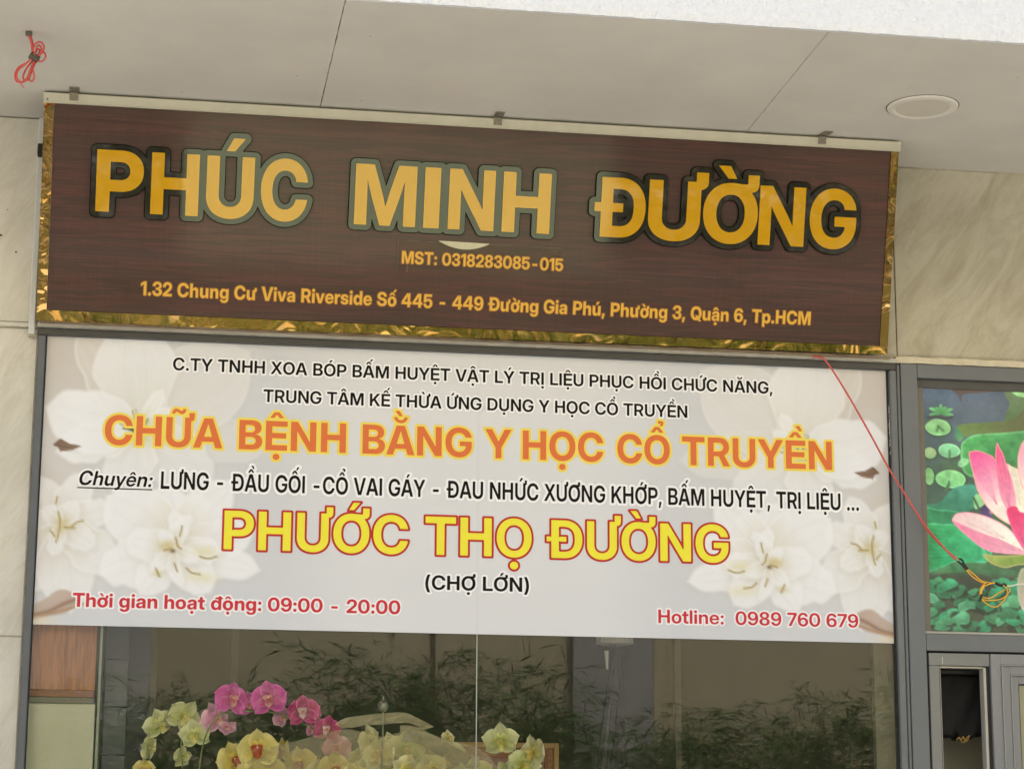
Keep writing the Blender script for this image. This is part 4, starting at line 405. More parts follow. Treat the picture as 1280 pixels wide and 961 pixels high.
    (7900, [747,[374,640,1,0,99,1,24,0,0,37,-3,0,40,-5,0,52,-3,0,39,0,1,13,0,0,0,13,1,0,104,1,140,0,1,0,-119,1,0,-50,0,-62,-47,0,-49,0,1,-26,0,0,-49,4,0,-54,4,0,-64,3,0],[374,-12,1,-99,0,0,-156,91,0,-91,168,0,0,116,1,0,118,0,91,168,0,156,90,0,99,0,1,98,0,0,156,-90,0,91,-168,0,0,-118,1,0,-117,0,-91,-168,0,-156,-90,0],[374,132,1,54,0,0,81,55,0,45,103,0,0,73,1,0,74,0,-45,104,0,-81,54,0,-54,0,1,-54,0,0,-81,-54,0,-46,-104,0,0,-74,1,0,-73,0,46,-103,0,81,-55,0],[327,790,1,-131,155,1,151,0,1,88,-155,1]]),
    (7901, [588,[294,438,1,0,89,1,23,0,0,33,-3,0,28,-4,0,32,-3,0,22,0,1,21,0,0,0,20,1,0,96,1,123,0,1,0,-94,1,0,-48,0,-62,-53,0,-57,0,1,-41,0,0,-81,0,0],[294,-12,1,-80,0,0,-120,67,0,-67,121,0,0,81,1,0,82,0,67,121,0,120,67,0,80,0,1,80,0,0,120,-67,0,67,-121,0,0,-82,1,0,-81,0,-67,-121,0,-120,-67,0],[294,114,1,32,0,0,49,34,0,27,64,0,0,45,1,0,46,0,-27,64,0,-49,34,0,-32,0,1,-32,0,0,-49,-34,0,-27,-64,0,0,-46,1,0,-45,0,27,-64,0,49,-34,0],[247,578,1,-131,155,1,151,0,1,89,-155,1]]),
    (7918, [704,[495,629,1,0,99,1,87,0,1,13,0,0,0,13,1,0,104,1,141,0,1,0,-119,1,0,-50,0,-63,-47,0,-49,0,1],[352,-12,1,-92,0,0,-136,67,0,-75,120,0,0,80,1,0,473,1,160,0,1,0,-460,1,0,-40,0,36,-63,0,64,-36,0,43,0,1,43,0,0,65,36,0,35,62,0,0,41,1,0,460,1,160,0,1,0,-473,1,0,-80,0,-75,-120,0,-136,-67,0],[422,802,1,-25,0,0,-37,16,0,-29,21,0,-24,16,0,-12,0,1,-16,0,0,-17,-27,0,-1,-22,1,-84,0,1,2,65,0,58,69,0,46,0,1,25,0,0,37,-15,0,28,-21,0,25,-15,0,12,0,1,18,0,0,15,24,0,2,24,1,83,0,1,-2,-64,0,-59,-71,0]]),
): GLYPHS['B'][chr(_row[0])] = _row[1]
CAP = 728.0
def flat(contour):
    P = []; x = y = 0
    for i in range(0, len(contour), 3): x += contour[i]; y += contour[i+1]; P.append((x, y, contour[i+2]))
    Q = []
    for i, (a, b, on) in enumerate(P):                      # add implied on-curve points
        Q.append((a, b, on)); c, d, o2 = P[(i+1) % len(P)]
        if not on and not o2: Q.append(((a+c)/2, (b+d)/2, 1))
    k = next(i for i, q in enumerate(Q) if q[2]); Q = Q[k:]+Q[:k]+[Q[k]]
    out = [Q[0][:2]]; i = 1
    while i < len(Q):
        if Q[i][2]: out.append(Q[i][:2]); i += 1
        else:
            p0 = out[-1]; p1 = Q[i]; p2 = Q[i+1]
            for s in range(1, 7):
                t = s/6; out.append(((1-t)**2*p0[0]+2*t*(1-t)*p1[0]+t*t*p2[0], (1-t)**2*p0[1]+2*t*(1-t)*p1[1]+t*t*p2[1]))
            i += 2
    return np.array(out, float)/CAP                          # cap height = 1

_cache = {}
def glyph_sdf(S, ch, res, sx, slant, margin):
    """signed distance grid of one letter (cap height 1, x stretched by sx); negative inside"""
    key = (S, ch, res, sx, slant, margin)
    if key in _cache: return _cache[key]
    G = GLYPHS[S][ch]; adv = G[0]/CAP*sx
    if len(G) == 1: _cache[key] = (adv, None); return _cache[key]
    polys = []
    for c in G[1:]:
        q = flat(c); q = np.stack([(q[:, 0]+slant*q[:, 1])*sx, q[:, 1]], 1); polys.append(q)
    A = np.concatenate([q[:-1] for q in polys]); B = np.concatenate([q[1:] for q in polys])
    if res >= 60:                                  # drop the outline pieces buried inside overlapping strokes
        pa, pb = [], []
        for a, b in zip(A, B):
            m = max(1, int(math.ceil(np.hypot(*(b-a))/.04)))
            for k in range(m): pa.append(a+(b-a)*k/m); pb.append(a+(b-a)*(k+1)/m)
        pa, pb = np.array(pa), np.array(pb); M_ = (pa+pb)/2; e = pb-pa; l = np.hypot(e[:, 0], e[:, 1])+1e-12; nrm = np.stack([-e[:, 1]/l, e[:, 0]/l], 1)*.004
        def wind(Q):
            w_ = np.zeros(len(Q))
            for a, b in zip(A, B):
                if a[1] == b[1]: continue
                h = (Q[:, 1] >= min(a[1], b[1])) & (Q[:, 1] < max(a[1], b[1])); xi = a[0]+(Q[:, 1]-a[1])*(b[0]-a[0])/(b[1]-a[1])
                w_ += np.where(h & (Q[:, 0] < xi), 1 if b[1] > a[1] else -1, 0)
            return w_ != 0
        keep = wind(M_+nrm) != wind(M_-nrm); SA, SB = pa[keep], pb[keep]
    else: SA, SB = A, B
    lo = np.floor((np.minimum(A, B).min(0)-margin)*res).astype(int)-1
    hi = np.ceil((np.maximum(A, B).max(0)+margin)*res).astype(int)+2
    gx = np.arange(lo[0], hi[0])/res+1.37e-5; gy = np.arange(lo[1], hi[1])/res+2.11e-5
    X, Y = np.meshgrid(gx, gy); D = np.full(X.shape, 1e9); W = np.zeros(X.shape)
    for a, b in zip(A, B):
        e = b-a; L = e@e
        if L < 1e-14: continue
        t = np.clip(((X-a[0])*e[0]+(Y-a[1])*e[1])/L, 0, 1)
        if SA is A: D = np.minimum(D, (X-a[0]-t*e[0])**2+(Y-a[1]-t*e[1])**2)
        rows = (gy >= min(a[1], b[1])) & (gy < max(a[1], b[1]))
        if rows.any():
            xi = a[0]+(gy[rows]-a[1])*e[0]/e[1]
            W[rows] += np.where(X[rows] < xi[:, None], 1 if e[1] > 0 else -1, 0)
    if SA is not A:
        for a, b in zip(SA, SB):
            e = b-a; L = e@e
            if L < 1e-14: continue
            t = np.clip(((X-a[0])*e[0]+(Y-a[1])*e[1])/L, 0, 1); D = np.minimum(D, (X-a[0]-t*e[0])**2+(Y-a[1]-t*e[1])**2)
    D = np.sqrt(D)*np.where(W != 0, -1, 1)
    _cache[key] = (adv, (lo, D)); return _cache[key]

def contours(F, level):
    """closed outlines of F < level in grid coordinates"""
    I = F < level; H, Wd = I.shape; nxt = {}
    c = I[:-1, :-1]*1+I[:-1, 1:]*2+I[1:, 1:]*4+I[1:, :-1]*8
    js, is_ = np.nonzero((c > 0) & (c < 15))
    # edges of a cell: 0 bottom, 1 right, 2 top, 3 left ; key (type, j, i)
    T = {1: [(3, 0)], 2: [(0, 1)], 3: [(3, 1)], 4: [(1, 2)], 5: [(3, 2), (1, 0)], 6: [(0, 2)], 7: [(3, 2)], 8: [(2, 3)], 9: [(2, 0)],
         10: [(0, 3), (2, 1)], 11: [(2, 1)], 12: [(1, 3)], 13: [(1, 0)], 14: [(0, 3)]}
    def ek(e, j, i): return ((0, j, i), (1, j, i+1), (0, j+1, i), (1, j, i))[e]
    for j, i in zip(js.tolist(), is_.tolist()):
        for a, b in T[int(c[j, i])]: nxt[ek(a, j, i)] = ek(b, j, i)
    def pos(k):
        t, j, i = k
        if t == 0: a, b = F[j, i], F[j, i+1]; u = (level-a)/(b-a); return (i+u, j)
        a, b = F[j, i], F[j+1, i]; u = (level-a)/(b-a); return (i, j+u)
    loops = []
    while nxt:
        s = next(iter(nxt)); k = s; L = []
        while k in nxt:
            L.append(pos(k)); k = nxt.pop(k)
        if len(L) > 2: loops.append(np.array(L))
    return loops

def simplify(L, tol):
    n = len(L); keep = np.zeros(n, bool); k = int(np.argmax(((L-L[0])**2).sum(1)))
    Q = np.vstack([L, L[:1]]); keep[0] = keep[k] = True; st = [(0, k), (k, n)]
    while st:
        a, b = st.pop()
        if b-a < 2: continue
        A, B = Q[a], Q[b]; e = B-A; l = math.hypot(*e)
        P = Q[a+1:b]-A
        d = np.abs(P[:, 0]*e[1]-P[:, 1]*e[0])/l if l > 1e-9 else np.hypot(P[:, 0], P[:, 1])
        m = int(np.argmax(d))
        if d[m] > tol:
            m += a+1; keep[m % n] = True; st += [(a, m), (m, b)]
    return L[keep]

def area(L): x, y = L[:, 0], L[:, 1]; return .5*float((x*np.roll(y, -1)-y*np.roll(x, -1)).sum())
def inside(p, L):
    x, y = p; c = False; n = len(L)
    for i in range(n):
        (a, b), (d, e) = L[i], L[(i+1) % n]
        if (b > y) != (e > y) and x < (d-a)*(y-b)/(e-b)+a: c = not c
    return c

def text_field(S, text, res, sx, slant, margin, track=0.0):
    """one distance field for a line of text; returns origin cell, field, advance width"""
    x = 0; parts = []
    for ch in text:
        adv, g = glyph_sdf(S, ch, res, sx, slant, margin)
        if g is not None: parts.append((x, g))
        x += int(round((adv+track)*res))
    lo = np.array([min(p[0]+p[1][0][0] for p in parts), min(p[1][0][1] for p in parts)])
    hi = np.array([max(p[0]+p[1][0][0]+p[1][1].shape[1] for p in parts), max(p[1][0][1]+p[1][1].shape[0] for p in parts)])
    F = np.full((hi[1]-lo[1], hi[0]-lo[0]), margin+.5)
    for q, (g0, D) in parts:
        i = q+g0[0]-lo[0]; j = g0[1]-lo[1]; V = F[j:j+D.shape[0], i:i+D.shape[1]]; np.minimum(V, D, out=V)
    return lo, F, x/res

def shape(F, lo, res, level, tol=.12):
    """polygons with holes, in cap-height units"""
    Ls = [simplify(l, tol) for l in contours(F, level)]
    Ls = [(l+lo)/res for l in Ls if len(l) > 2]
    out = [l for l in Ls if area(l) > 0]; holes = [l for l in Ls if area(l) < 0]
    if sum(area(l) for l in Ls) < 0: out, holes = holes, out
    R = [[o] for o in out]
    for h in holes:
        c = [r for r in R if inside(h[0], r[0])]
        if c: min(c, key=lambda r: abs(area(r[0]))).append(h)
    return R

def plate(name, shp, fmap, d0, d1, mat_, parent):
    """solid of a 2D shape: fmap(x, y, d) -> world; d0 back, d1 front"""
    mb = MB()
    for poly in shp:
        n0 = len(mb.v); N = sum(len(l) for l in poly)
        tris = tessellate_polygon([[Vector((a, b, 0)) for a, b in l] for l in poly])
        flatp = [p for l in poly for p in l]
        vf = [fmap(a, b, d1) for a, b in flatp]; vb = [fmap(a, b, d0) for a, b in flatp]; f = []
        for t in tris:
            a, b, c = (flatp[k] for k in t)
            s = (b[0]-a[0])*(c[1]-a[1])-(b[1]-a[1])*(c[0]-a[0])
            if abs(s) < 1e-12: continue
            t = t if s > 0 else (t[0], t[2], t[1]); f.append(tuple(t))
            if d1-d0 > .002: f.append(tuple(N+k for k in t[::-1]))
        k = 0
        for l in poly:
            m = len(l)
            for i in range(m):
                a, b = k+i, k+(i+1) % m; f.append((a, N+a, N+b, b))
            k += m
        mb.add(vf+vb, f)
    return mb.build(name, mat_, parent)

# ------------------------------------------------------------------ flat print painted by numpy on a fine vertex grid
class Print:
    def __init__(s, W, H, step, base):
        s.nx = int(round(W/step))+1; s.ny = int(round(H/step))+1; s.W = W; s.H = H
        s.x, s.y = np.meshgrid(np.linspace(0, W, s.nx), np.linspace(0, H, s.ny))   # y runs down
        s.c = np.ones(s.x.shape+(3,))*np.array(base, float)
    def noise(s, scale, seed, stretch=(1, 1)):
        r = np.random.default_rng(seed); out = np.zeros(s.x.shape); amp = 1; tot = 0
        for o in range(4):
            k = scale*2**o; nx = int(s.W*k*stretch[0])+3; ny = int(s.H*k*stretch[1])+3
            g = r.random((ny, nx)); X = s.x*k*stretch[0]; Y = s.y*k*stretch[1]; i = X.astype(int); j = Y.astype(int)
            u = X-i; v = Y-j; u = u*u*(3-2*u); v = v*v*(3-2*v)
            out += amp*((g[j, i]*(1-u)+g[j, i+1]*u)*(1-v)+(g[j+1, i]*(1-u)+g[j+1, i+1]*u)*v); tot += amp; amp *= .5
        return out/tot
    def sd(s, P, closed=True):
        P = np.array([(p[0], p[1]) for p in P]); n = len(P); lo = P.min(0)-.08; hi = P.max(0)+.08
        i0, i1 = np.searchsorted(s.x[0], [lo[0], hi[0]]); j0, j1 = np.searchsorted(s.y[:, 0], [lo[1], hi[1]])
        sl = (slice(j0, j1), slice(i0, i1)); X = s.x[sl]; Y = s.y[sl]
        if X.size == 0: return sl, X
        D = np.full(X.shape, 1e9); I = np.zeros(X.shape, bool)
        for k in range(n if closed else n-1):
            a = P[k]; b = P[(k+1) % n]; e = b-a; L = e@e+1e-12
            t = np.clip(((X-a[0])*e[0]+(Y-a[1])*e[1])/L, 0, 1)
            D = np.minimum(D, (X-a[0]-t*e[0])**2+(Y-a[1]-t*e[1])**2)
            if closed and a[1] != b[1]: I ^= ((Y < a[1]) != (Y < b[1])) & (X < a[0]+(Y-a[1])*e[0]/e[1])
        D = np.sqrt(D); return sl, np.where(I, -D, D)
    def curve(s, pts, n=6):
        P = [Vector((a, b, 0)) for a, b in pts]; P = [P[-1]]+P+[P[0], P[1]]; out = []
        for i in range(1, len(P)-2):
            a, b, c, d = P[i-1], P[i], P[i+1], P[i+2]
            for k in range(n):
                t = k/n; q = .5*((2*b)+(c-a)*t+(2*a-5*b+4*c-d)*t*t+(3*b-a-3*c+d)*t**3); out.append((q.x, q.y))
        return out
    def fill(s, pts, c1, c2=None, g=None, soft=.004, alpha=1., edge=None, edge_w=.01, smooth=True):
        """pts outline; colour c1 at g[0] fading to c2 at g[1]; edge = colour of the rim"""
        P = s.curve(pts) if smooth else pts
        sl, D = s.sd(P)
        if D.size == 0: return
        c1 = np.array(c1, float); col = np.ones(D.shape+(3,))*c1
        if c2 is not None:
            a, b = np.array(g[0]), np.array(g[1]); e = b-a
            t = np.clip(((s.x[sl]-a[0])*e[0]+(s.y[sl]-a[1])*e[1])/(e@e), 0, 1)[..., None]; col = c1*(1-t)+np.array(c2, float)*t
        if edge is not None:
            t = np.exp(-(D/edge_w)**2)[..., None]; col = col*(1-t)+np.array(edge, float)*t
        a = (alpha*np.clip(.5-D/soft, 0, 1))[..., None]
        s.c[sl] = s.c[sl]*(1-a)+col*a
    def stroke(s, pts, col, w, alpha=1.):
        P = [(q.x, q.y) for q in spline([(a, b, 0) for a, b in pts], 5)]
        sl, D = s.sd(P, False)
        if D.size == 0: return
        a = (alpha*np.exp(-(D/w)**2))[..., None]; s.c[sl] = s.c[sl]*(1-a)+np.array(col, float)*a
    def blob(s, x, y, r, col, alpha=1., ry=None):
        d = ((s.x-x)/r)**2+((s.y-y)/(ry or r))**2
        a = (alpha*np.exp(-d))[..., None]; s.c = s.c*(1-a)+np.array(col, float)*a
    def build(s, name, fmap, mat_, parent):
        V = [fmap(a, b) for a, b in zip(s.x.ravel(), s.y.ravel())]
        idx = np.arange(s.nx*s.ny).reshape(s.ny, s.nx)
        F = np.stack([idx[:-1, :-1], idx[1:, :-1], idx[1:, 1:], idx[:-1, 1:]], -1).reshape(-1, 4).tolist()
        o = mesh(name, np.array(V), F, mat_, parent)
        a = o.data.color_attributes.new('print', 'FLOAT_COLOR', 'POINT')
        rgba = np.concatenate([lin(np.clip(s.c, 0, 255)).reshape(-1, 3), np.ones((s.nx*s.ny, 1))], 1)
        a.data.foreach_set('color', rgba.ravel()); return o
# ================================================================== SETTING
ZS = 4.695                     # height of the soffit
SILL = 3.785
g = mesh('ground', [(-400, -400, 0), (400, -400, 0), (400, 400, 0), (-400, 400, 0)], [(0, 1, 2, 3)],
         mat('concrete ground', srgb(166, 165, 160), .85, noise=(1.5, .12), bump=(40, .2)))
tag(g, kind='structure')
pv = box('pavement', mat('pavement tiles', srgb(176, 170, 158), .7, noise=(6, .12)), None, -6, 12, -6.0, -.02, .004, .12, b=.01); tag(pv, kind='structure')

# ------------------------------------------------------------------ the shop building
bld = empty('shop_building', (1.8, 0, 0), 'cream marble shopfront building with white stucco canopy and beige soffit', 'building')
def ragged(x0, x1, y0, y1, z0, z1, name, m, jx0=0, jx1=0, seed=0):
    """a soffit board whose butt ends are slightly chipped"""
    r = random.Random(seed); n = 60; ys = [y0+(y1-y0)*i/n for i in range(n+1)]
    L = [x0+jx0*(r.random()-.5)*2 for _ in ys]; R = [x1+jx1*(r.random()-.5)*2 for _ in ys]
    v = [(L[i], y, z) for z in (z0, z1) for i, y in enumerate(ys)]+[(R[i], y, z) for z in (z0, z1) for i, y in enumerate(ys)]
    k = n+1; f = []
    for i in range(n):
        f += [(i, i+1, 2*k+i+1, 2*k+i), (k+i, 3*k+i, 3*k+i+1, k+i+1), (i, k+i, k+i+1, i+1), (2*k+i, 2*k+i+1, 3*k+i+1, 3*k+i)]
    f += [(0, 2*k, 3*k, k), (n, k+n, 3*k+n, 2*k+n)]
    return mesh(name, v, f, m, bld)
SY = -1.535
ragged(-5.0, 1.0735, SY, -.0, ZS, ZS+.012, 'soffit_board', M['soffit'], 0, .0012, 1)
ragged(1.0765, 2.892, SY, -.0, ZS, ZS+.012, 'soffit_board', M['soffit'], .0012, .0010, 2)
ragged(2.8945, 11.0, SY, -.0, ZS, ZS+.012, 'soffit_board', M['soffit'], .0010, 0, 3)
box('soffit_backing', M['gap'], bld, -5, 11, SY, .12, ZS+.014, ZS+.03)
# stucco canopy edge, rough lower arris
def canopy():
    mb = MB(); n = 700; r = random.Random(5); v = []
    for i in range(n+1):
        x = -5+16*i/n; d = .0035*(r.random()-.5); e = .004*(r.random()-.5)
        v += [(x, SY-.004, ZS-.002+d*.4), (x, SY-.03+e, ZS-.006+d), (x, SY-.034, ZS+.02), (x, SY-.034, 5.9), (x, .12, 5.9), (x, .12, ZS+.034), (x, SY-.004, ZS+.034)]
    f = []
    for i in range(n):
        for k in range(7): a = i*7+k; b = i*7+(k+1) % 7; f.append((a, a+7, b+7, b))
    f += [tuple(range(7))[::-1], tuple(n*7+k for k in range(7))]
    mb.add(v, f); return mb.build('canopy', M['stucco'], bld)
canopy()
MB().box(-5, 11, .12, .5, ZS+.03, 6.6).build('upper_wall', M['stucco'], bld)
# marble slabs left of the window, joints are real gaps over a sealant bed
zj = [0.0, 1.24, 2.519, 3.7875]
for xs in ((-5.0, -3.4), (-3.396, -1.7), (-1.696, -.0425)):
    for k in range(3):
        box('marble_slab', M['marbleL'], bld, xs[0], xs[1], -.0, .03, zj[k]+.0025, zj[k+1]-.0025, b=.002)
    box('marble_slab', M['marbleL'], bld, xs[0], xs[1], -.006, .03, 3.812, ZS-.004, b=.002)
    box('marble_ledge', M['marbleL'], bld, xs[0], xs[1], -.016, .03, 3.79, 3.809, b=.003)
box('joint_bed', M['sealant'], bld, -5, -.0415, .004, .032, .0, ZS)
# cracked sealant strip between slabs and window frame
def sealbead(x, z0, z1, wd, seed, name='sealant_bead'):
    r = random.Random(seed); n = 60; v = []
    for i in range(n+1):
        z = z0+(z1-z0)*i/n; a = wd*(.7+.5*r.random())
        v += [(x-a/2, -.001, z), (x-a/4, -.006-.002*r.random(), z), (x+a/3, -.006, z), (x+a/2, -.001, z), (x+a/2, .01, z), (x-a/2, .01, z)]
    f = [(i*6+k, i*6+6+k, i*6+6+(k+1) % 6, i*6+(k+1) % 6) for i in range(n) for k in range(6)]
    f += [tuple(range(6)), tuple(n*6+k for k in range(6))[::-1]]
    return mesh(name, v, f, M['sealant'], bld)
sealbead(-.0390, .2, 3.79, .006, 1)
# right-hand slabs above the door unit
for xs in ((3.655, 5.35), (5.354, 7.2), (7.204, 9.1), (9.104, 11.0)):
    box('marble_slab', M['marbleR'], bld, xs[0], xs[1], -.004, .03, 3.823, ZS-.003, b=.002)
box('marble_lintel', M['marbleR'], bld, -.04, 3.652, .0, .03, 3.806, ZS-.003)
for k in range(3):
    box('marble_slab', M['marbleR'], bld, 6.2, 11.0, -.0, .03, zj[k]+.0025, min(zj[k+1], 3.79)-.0025, b=.002)
box('joint_bed', M['sealant'], bld, 3.66, 11, .03, .05, 3.79, ZS)
def strip(x0, x1, y0, y1, z0, z1, name, m, par, seed=0, j=.0012):
    r = random.Random(seed); n = 90; v = []
    for i in range(n+1):
        x = x0+(x1-x0)*i/n; a = j*(r.random()-.5)*2; b = j*(r.random()-.5)*2
        v += [(x, y0+b, z0+a), (x, y0, z1+b), (x, y1, z1), (x, y1, z0)]
    f = [(i*4+k, i*4+4+k, i*4+4+(k+1) % 4, i*4+(k+1) % 4) for i in range(n) for k in range(4)]
    f = [q[::-1] for q in f]+[(0, 1, 2, 3), tuple(n*4+k for k in (3, 2, 1, 0))]
    return mesh(name, v, f, m, par)
strip(-5, -.083, -.0085, .0, ZS-.0055, ZS-.0015, 'joint_filler', mat('grey brown filler', srgb(120, 110, 92), .9, noise=(14, .3)), bld, 11, .0022)
strip(3.60, 11, -.008, .0, ZS-.005, ZS-.0015, 'joint_filler', M['sealant'], bld, 12, .0026)
# interior shell
for _b in ((-.3, -.25, .03, 3.4), (6.2, 6.25, .03, 3.4), (-.3, 6.25, 3.401, 3.45)): box('interior_wall', M['interior'], bld, *_b, 0, 3.6)
box('interior_ceiling', M['interior'], bld, -.3, 6.25, .06, 3.45, 3.6, 3.65)
box('interior_floor', M['interior_d'], bld, -.3, 6.25, .03, 3.45, .0, .1)
box('back_wall', M['interior'], bld, -5, 11, 3.5, 3.6, 0, 6.6)
# pale sill strip on top of the frames
strip(-.041, 3.634, -.052, .0, 3.786, 3.803, 'sill_strip', M['alu_l'], bld, 3)
strip(3.636, 6.2, -.036, .0, 3.790, 3.818, 'sill_strip', mat('cream render', srgb(200, 190, 165), .8, noise=(20, .15)), bld, 4, .002)
strip(-.03, 3.6, -.066, -.054, 3.7985, 3.8075, 'tape_strip', mat('old brown tape', srgb(140, 122, 98), .6, noise=(9, .35)), bld, 5, .0018)

# ------------------------------------------------------------------ shop window
win = empty('shop_window', (1.8, 0, .2), 'wide grey framed shop window half covered by the white banner', 'window')
FW = M['alu_w']
box('frame_stile', FW, win, -.0355, -.006, -.03, .03, .2, 3.7555, b=.003)
box('frame_head', M['alu_d'], win, -.0355, 3.6365, -.032, .03, 3.757, 3.7845, b=.003)
box('frame_stile', M['alu'], win, 3.6075, 3.6365, -.03, .03, .2, 3.7555, b=.003)
box('glazing_gasket', M['rubber'], win, -.0058, -.001, -.006, .02, .2, 3.755)
box('glazing_gasket', M['rubber'], win, 3.5985, 3.607, -.006, .02, .2, 3.755)
box('frame_sill', M['alu'], win, -.0355, 3.6365, -.034, .04, .12, .198, b=.003)
box('coupling_strip', M['alu_d'], win, 3.637, 3.6405, -.012, .03, .12, 3.7845)
box('coupling_strip', M['alu'], win, 3.641, 3.6555, -.024, .03, .12, 3.7845, b=.003)
for x0, x1 in ((-.0008, 1.8005), (1.8045, 3.598)):
    box('glass_pane', M['glass'], win, x0, x1, .006, .014, .2, 3.755)
box('seam_sealant', mat('clear silicone seam', srgb(168, 178, 166), .35), win, 1.8008, 1.8042, .004, .016, .2, 3.755)

def ragbead():
    r = random.Random(8); mb = MB()
    for z0, z1 in ((3.60, 3.55), (3.545, 3.46), (3.455, 3.42), (3.40, 3.385)):
        n = 8; mb.tube([(3.6068+.0012*r.uniform(-1, 1), -.007, z0+(z1-z0)*i/n) for i in range(n+1)], [.0008+.0016*r.random() for i in range(n+1)], 6)
    return mb.build('silicone_bead', mat('white silicone', srgb(220, 216, 206), .5), win)
ragbead()
# ------------------------------------------------------------------ door unit to the right
door = empty('door_frame', (4.6, 0, .12), 'grey aluminium door frame with transom light right of the window', 'door frame')
A = M['alu']
box('jamb', A, door, 3.6575, 3.732, -.03, .05, .12, 3.788, b=.002)
box('jamb', A, door, 6.12, 6.195, -.03, .05, .12, 3.788, b=.002)
box('head', A, door, 3.7335, 6.1185, -.03, .05, 3.727, 3.788, b=.002)
box('transom_bar', A, door, 3.7335, 6.1185, -.03, .05, 2.5385, 2.610, b=.002)
box('stop', M['alu_d'], door, 3.7335, 6.1185, -.006, .03, 3.690, 3.7255)
box('stop', mat('stop bead grey', srgb(112, 106, 94), .5, noise=(20, .1)), door, 3.7335, 3.766, -.002, .03, 2.624, 3.689)
box('stop_shadow_gap', M['rubber'], door, 3.7322, 3.7334, -.0, .03, 2.612, 3.726)
box('glazing_bead', M['alu_l'], door, 3.7345, 6.1185, -.016, .02, 2.6115, 2.623, b=.002)
box('shadow_gap', M['gap'], door, 3.7335, 6.1185, .0, .05, 2.5305, 2.538)
box('transom_glass', M['glass'], door, 3.766, 6.1, .014, .020, 2.62, 3.70)
# fixed sash with a narrow open light, then the door leaf with stepped mouldings
sash = empty('open_casement', (3.86, -.02, .14), 'narrow grey casement opening beside the door leaf', 'casement')
B2 = mat('sash aluminium', srgb(122, 122, 117), .42, noise=(4, .06), bump=(200, .03))
box('sash_stile', B2, sash, 3.7425, 3.787, -.028, .03, .13, 2.4755, b=.002)
box('sash_rail', B2, sash, 3.7425, 4.013, -.028, .03, 2.4765, 2.5295, b=.002)
box('sash_bead', M['alu_l'], sash, 3.7915, 3.795, -.018, .02, .13, 2.4665)
box('sash_bead', M['alu_l'], sash, 3.7915, 3.984, -.018, .02, 2.4675, 2.4745)
box('sash_bead', M['alu_l'], sash, 3.9855, 3.9985, -.020, .03, .13, 2.472, b=.002)
box('gasket', M['rubber'], sash, 3.7875, 3.791, -.022, .02, .13, 2.4755)
box('gasket', M['rubber'], sash, 3.9995, 4.0125, -.018, .02, .13, 2.4755)
box('paint_nick', M['alu_l'], sash, 3.799, 3.8035, -.0295, -.027, 2.482, 2.512)
box('gasket', M['rubber'], sash, 3.7335, 3.7412, -.01, .03, .13, 2.5295)
leaf = empty('door_leaf', (4.9, -.03, .14), 'grey door leaf with stepped rectangular mouldings', 'door')
L2 = mat('door leaf aluminium', srgb(128, 128, 128), .4, noise=(4, .05))
L3 = mat('moulding edge highlight', srgb(158, 158, 156), .35)  # paler copy of the leaf grey, a highlight put into the edge colour
def ring(x0, x1, z0, z1, wd, y0, y1, name, m, par):
    mb = MB(); mb.box(x0, x0+wd, y0, y1, z0, z1, b=.0015); mb.box(x1-wd, x1, y0, y1, z0, z1, b=.0015)
    mb.box(x0+wd, x1-wd, y0, y1, z1-wd, z1, b=.0015); mb.box(x0+wd, x1-wd, y0, y1, z0, z0+wd, b=.0015); return mb.build(name, m, par)
ring(4.0145, 5.70, .14, 2.529, .045, -.036, .01, 'leaf_frame', L2, leaf)
ring(4.060, 5.655, .186, 2.483, .004, -.044, .0, 'moulding_edge', L3, leaf)
ring(4.0645, 5.6505, .19, 2.4785, .036, -.034, .0, 'moulding_step', L2, leaf)
ring(4.1010, 5.614, .227, 2.442, .004, -.040, .0, 'moulding_edge', L3, leaf)
ring(4.1055, 5.6095, .231, 2.4375, .033, -.026, .0, 'moulding_step', L2, leaf)
box('door_panel', mat('frosted door panel', srgb(150, 146, 118), .3, noise=(3, .08)), leaf, 4.139, 5.576, -.014, .0, .264, 2.4045)
ring(4.1387, 5.5762, .2642, 2.4043, .005, -.02, -.0145, 'panel_gasket', M['rubber'], leaf)

# ------------------------------------------------------------------ things seen through the open casement
bag = empty('black_cover', (3.9, .16, 2.19), 'black fabric cover with gold print hanging inside the open casement', 'cover')
def sack():
    r = random.Random(4); mb = MB(); cols = 22; v = []; lowz = [2.255, 2.25, 2.262, 2.20, 2.19, 2.197, 2.186, 2.192, 2.21, 2.2, 2.18, 2.176, 2.182, 2.178, 2.186, 2.20, 2.205, 2.19, 2.2, 2.215, 2.225, 2.24]
    rows = 16
    for side, y in ((0, .13), (1, .26)):
        for i in range(cols):
            for j in range(rows+1):
                z = 2.452+(lowz[i]-2.452)*j/rows
                x = 3.812+.262*i/(cols-1)
                v.append((x+.004*math.sin(j*.9+i), y+(.004*math.sin(i*.7+j*.45)+.003*r.random())*(1 if side == 0 else -1), z))
    k = cols*(rows+1); f = []
    for i in range(cols-1):
        for j in range(rows):
            a = i*(rows+1)+j; f.append((a, a+1, a+rows+2, a+rows+1)); b = a+k; f.append((b, b+rows+1, b+rows+2, b+1))
        a = i*(rows+1)+rows; f.append((a, a+k, a+k+rows+1, a+rows+1)); a = i*(rows+1); f.append((a, a+rows+1, a+rows+1+k, a+k))
    for i in (0, cols-1):
        for j in range(rows): a = i*(rows+1)+j; f.append((a, a+k, a+k+1, a+1) if i else (a, a+1, a+k+1, a+k))
    return mb.add(v, f).build('cover_cloth', mat('black cloth', srgb(15, 15, 15), .75, noise=(30, .3)), bag, smooth=True)
sack()
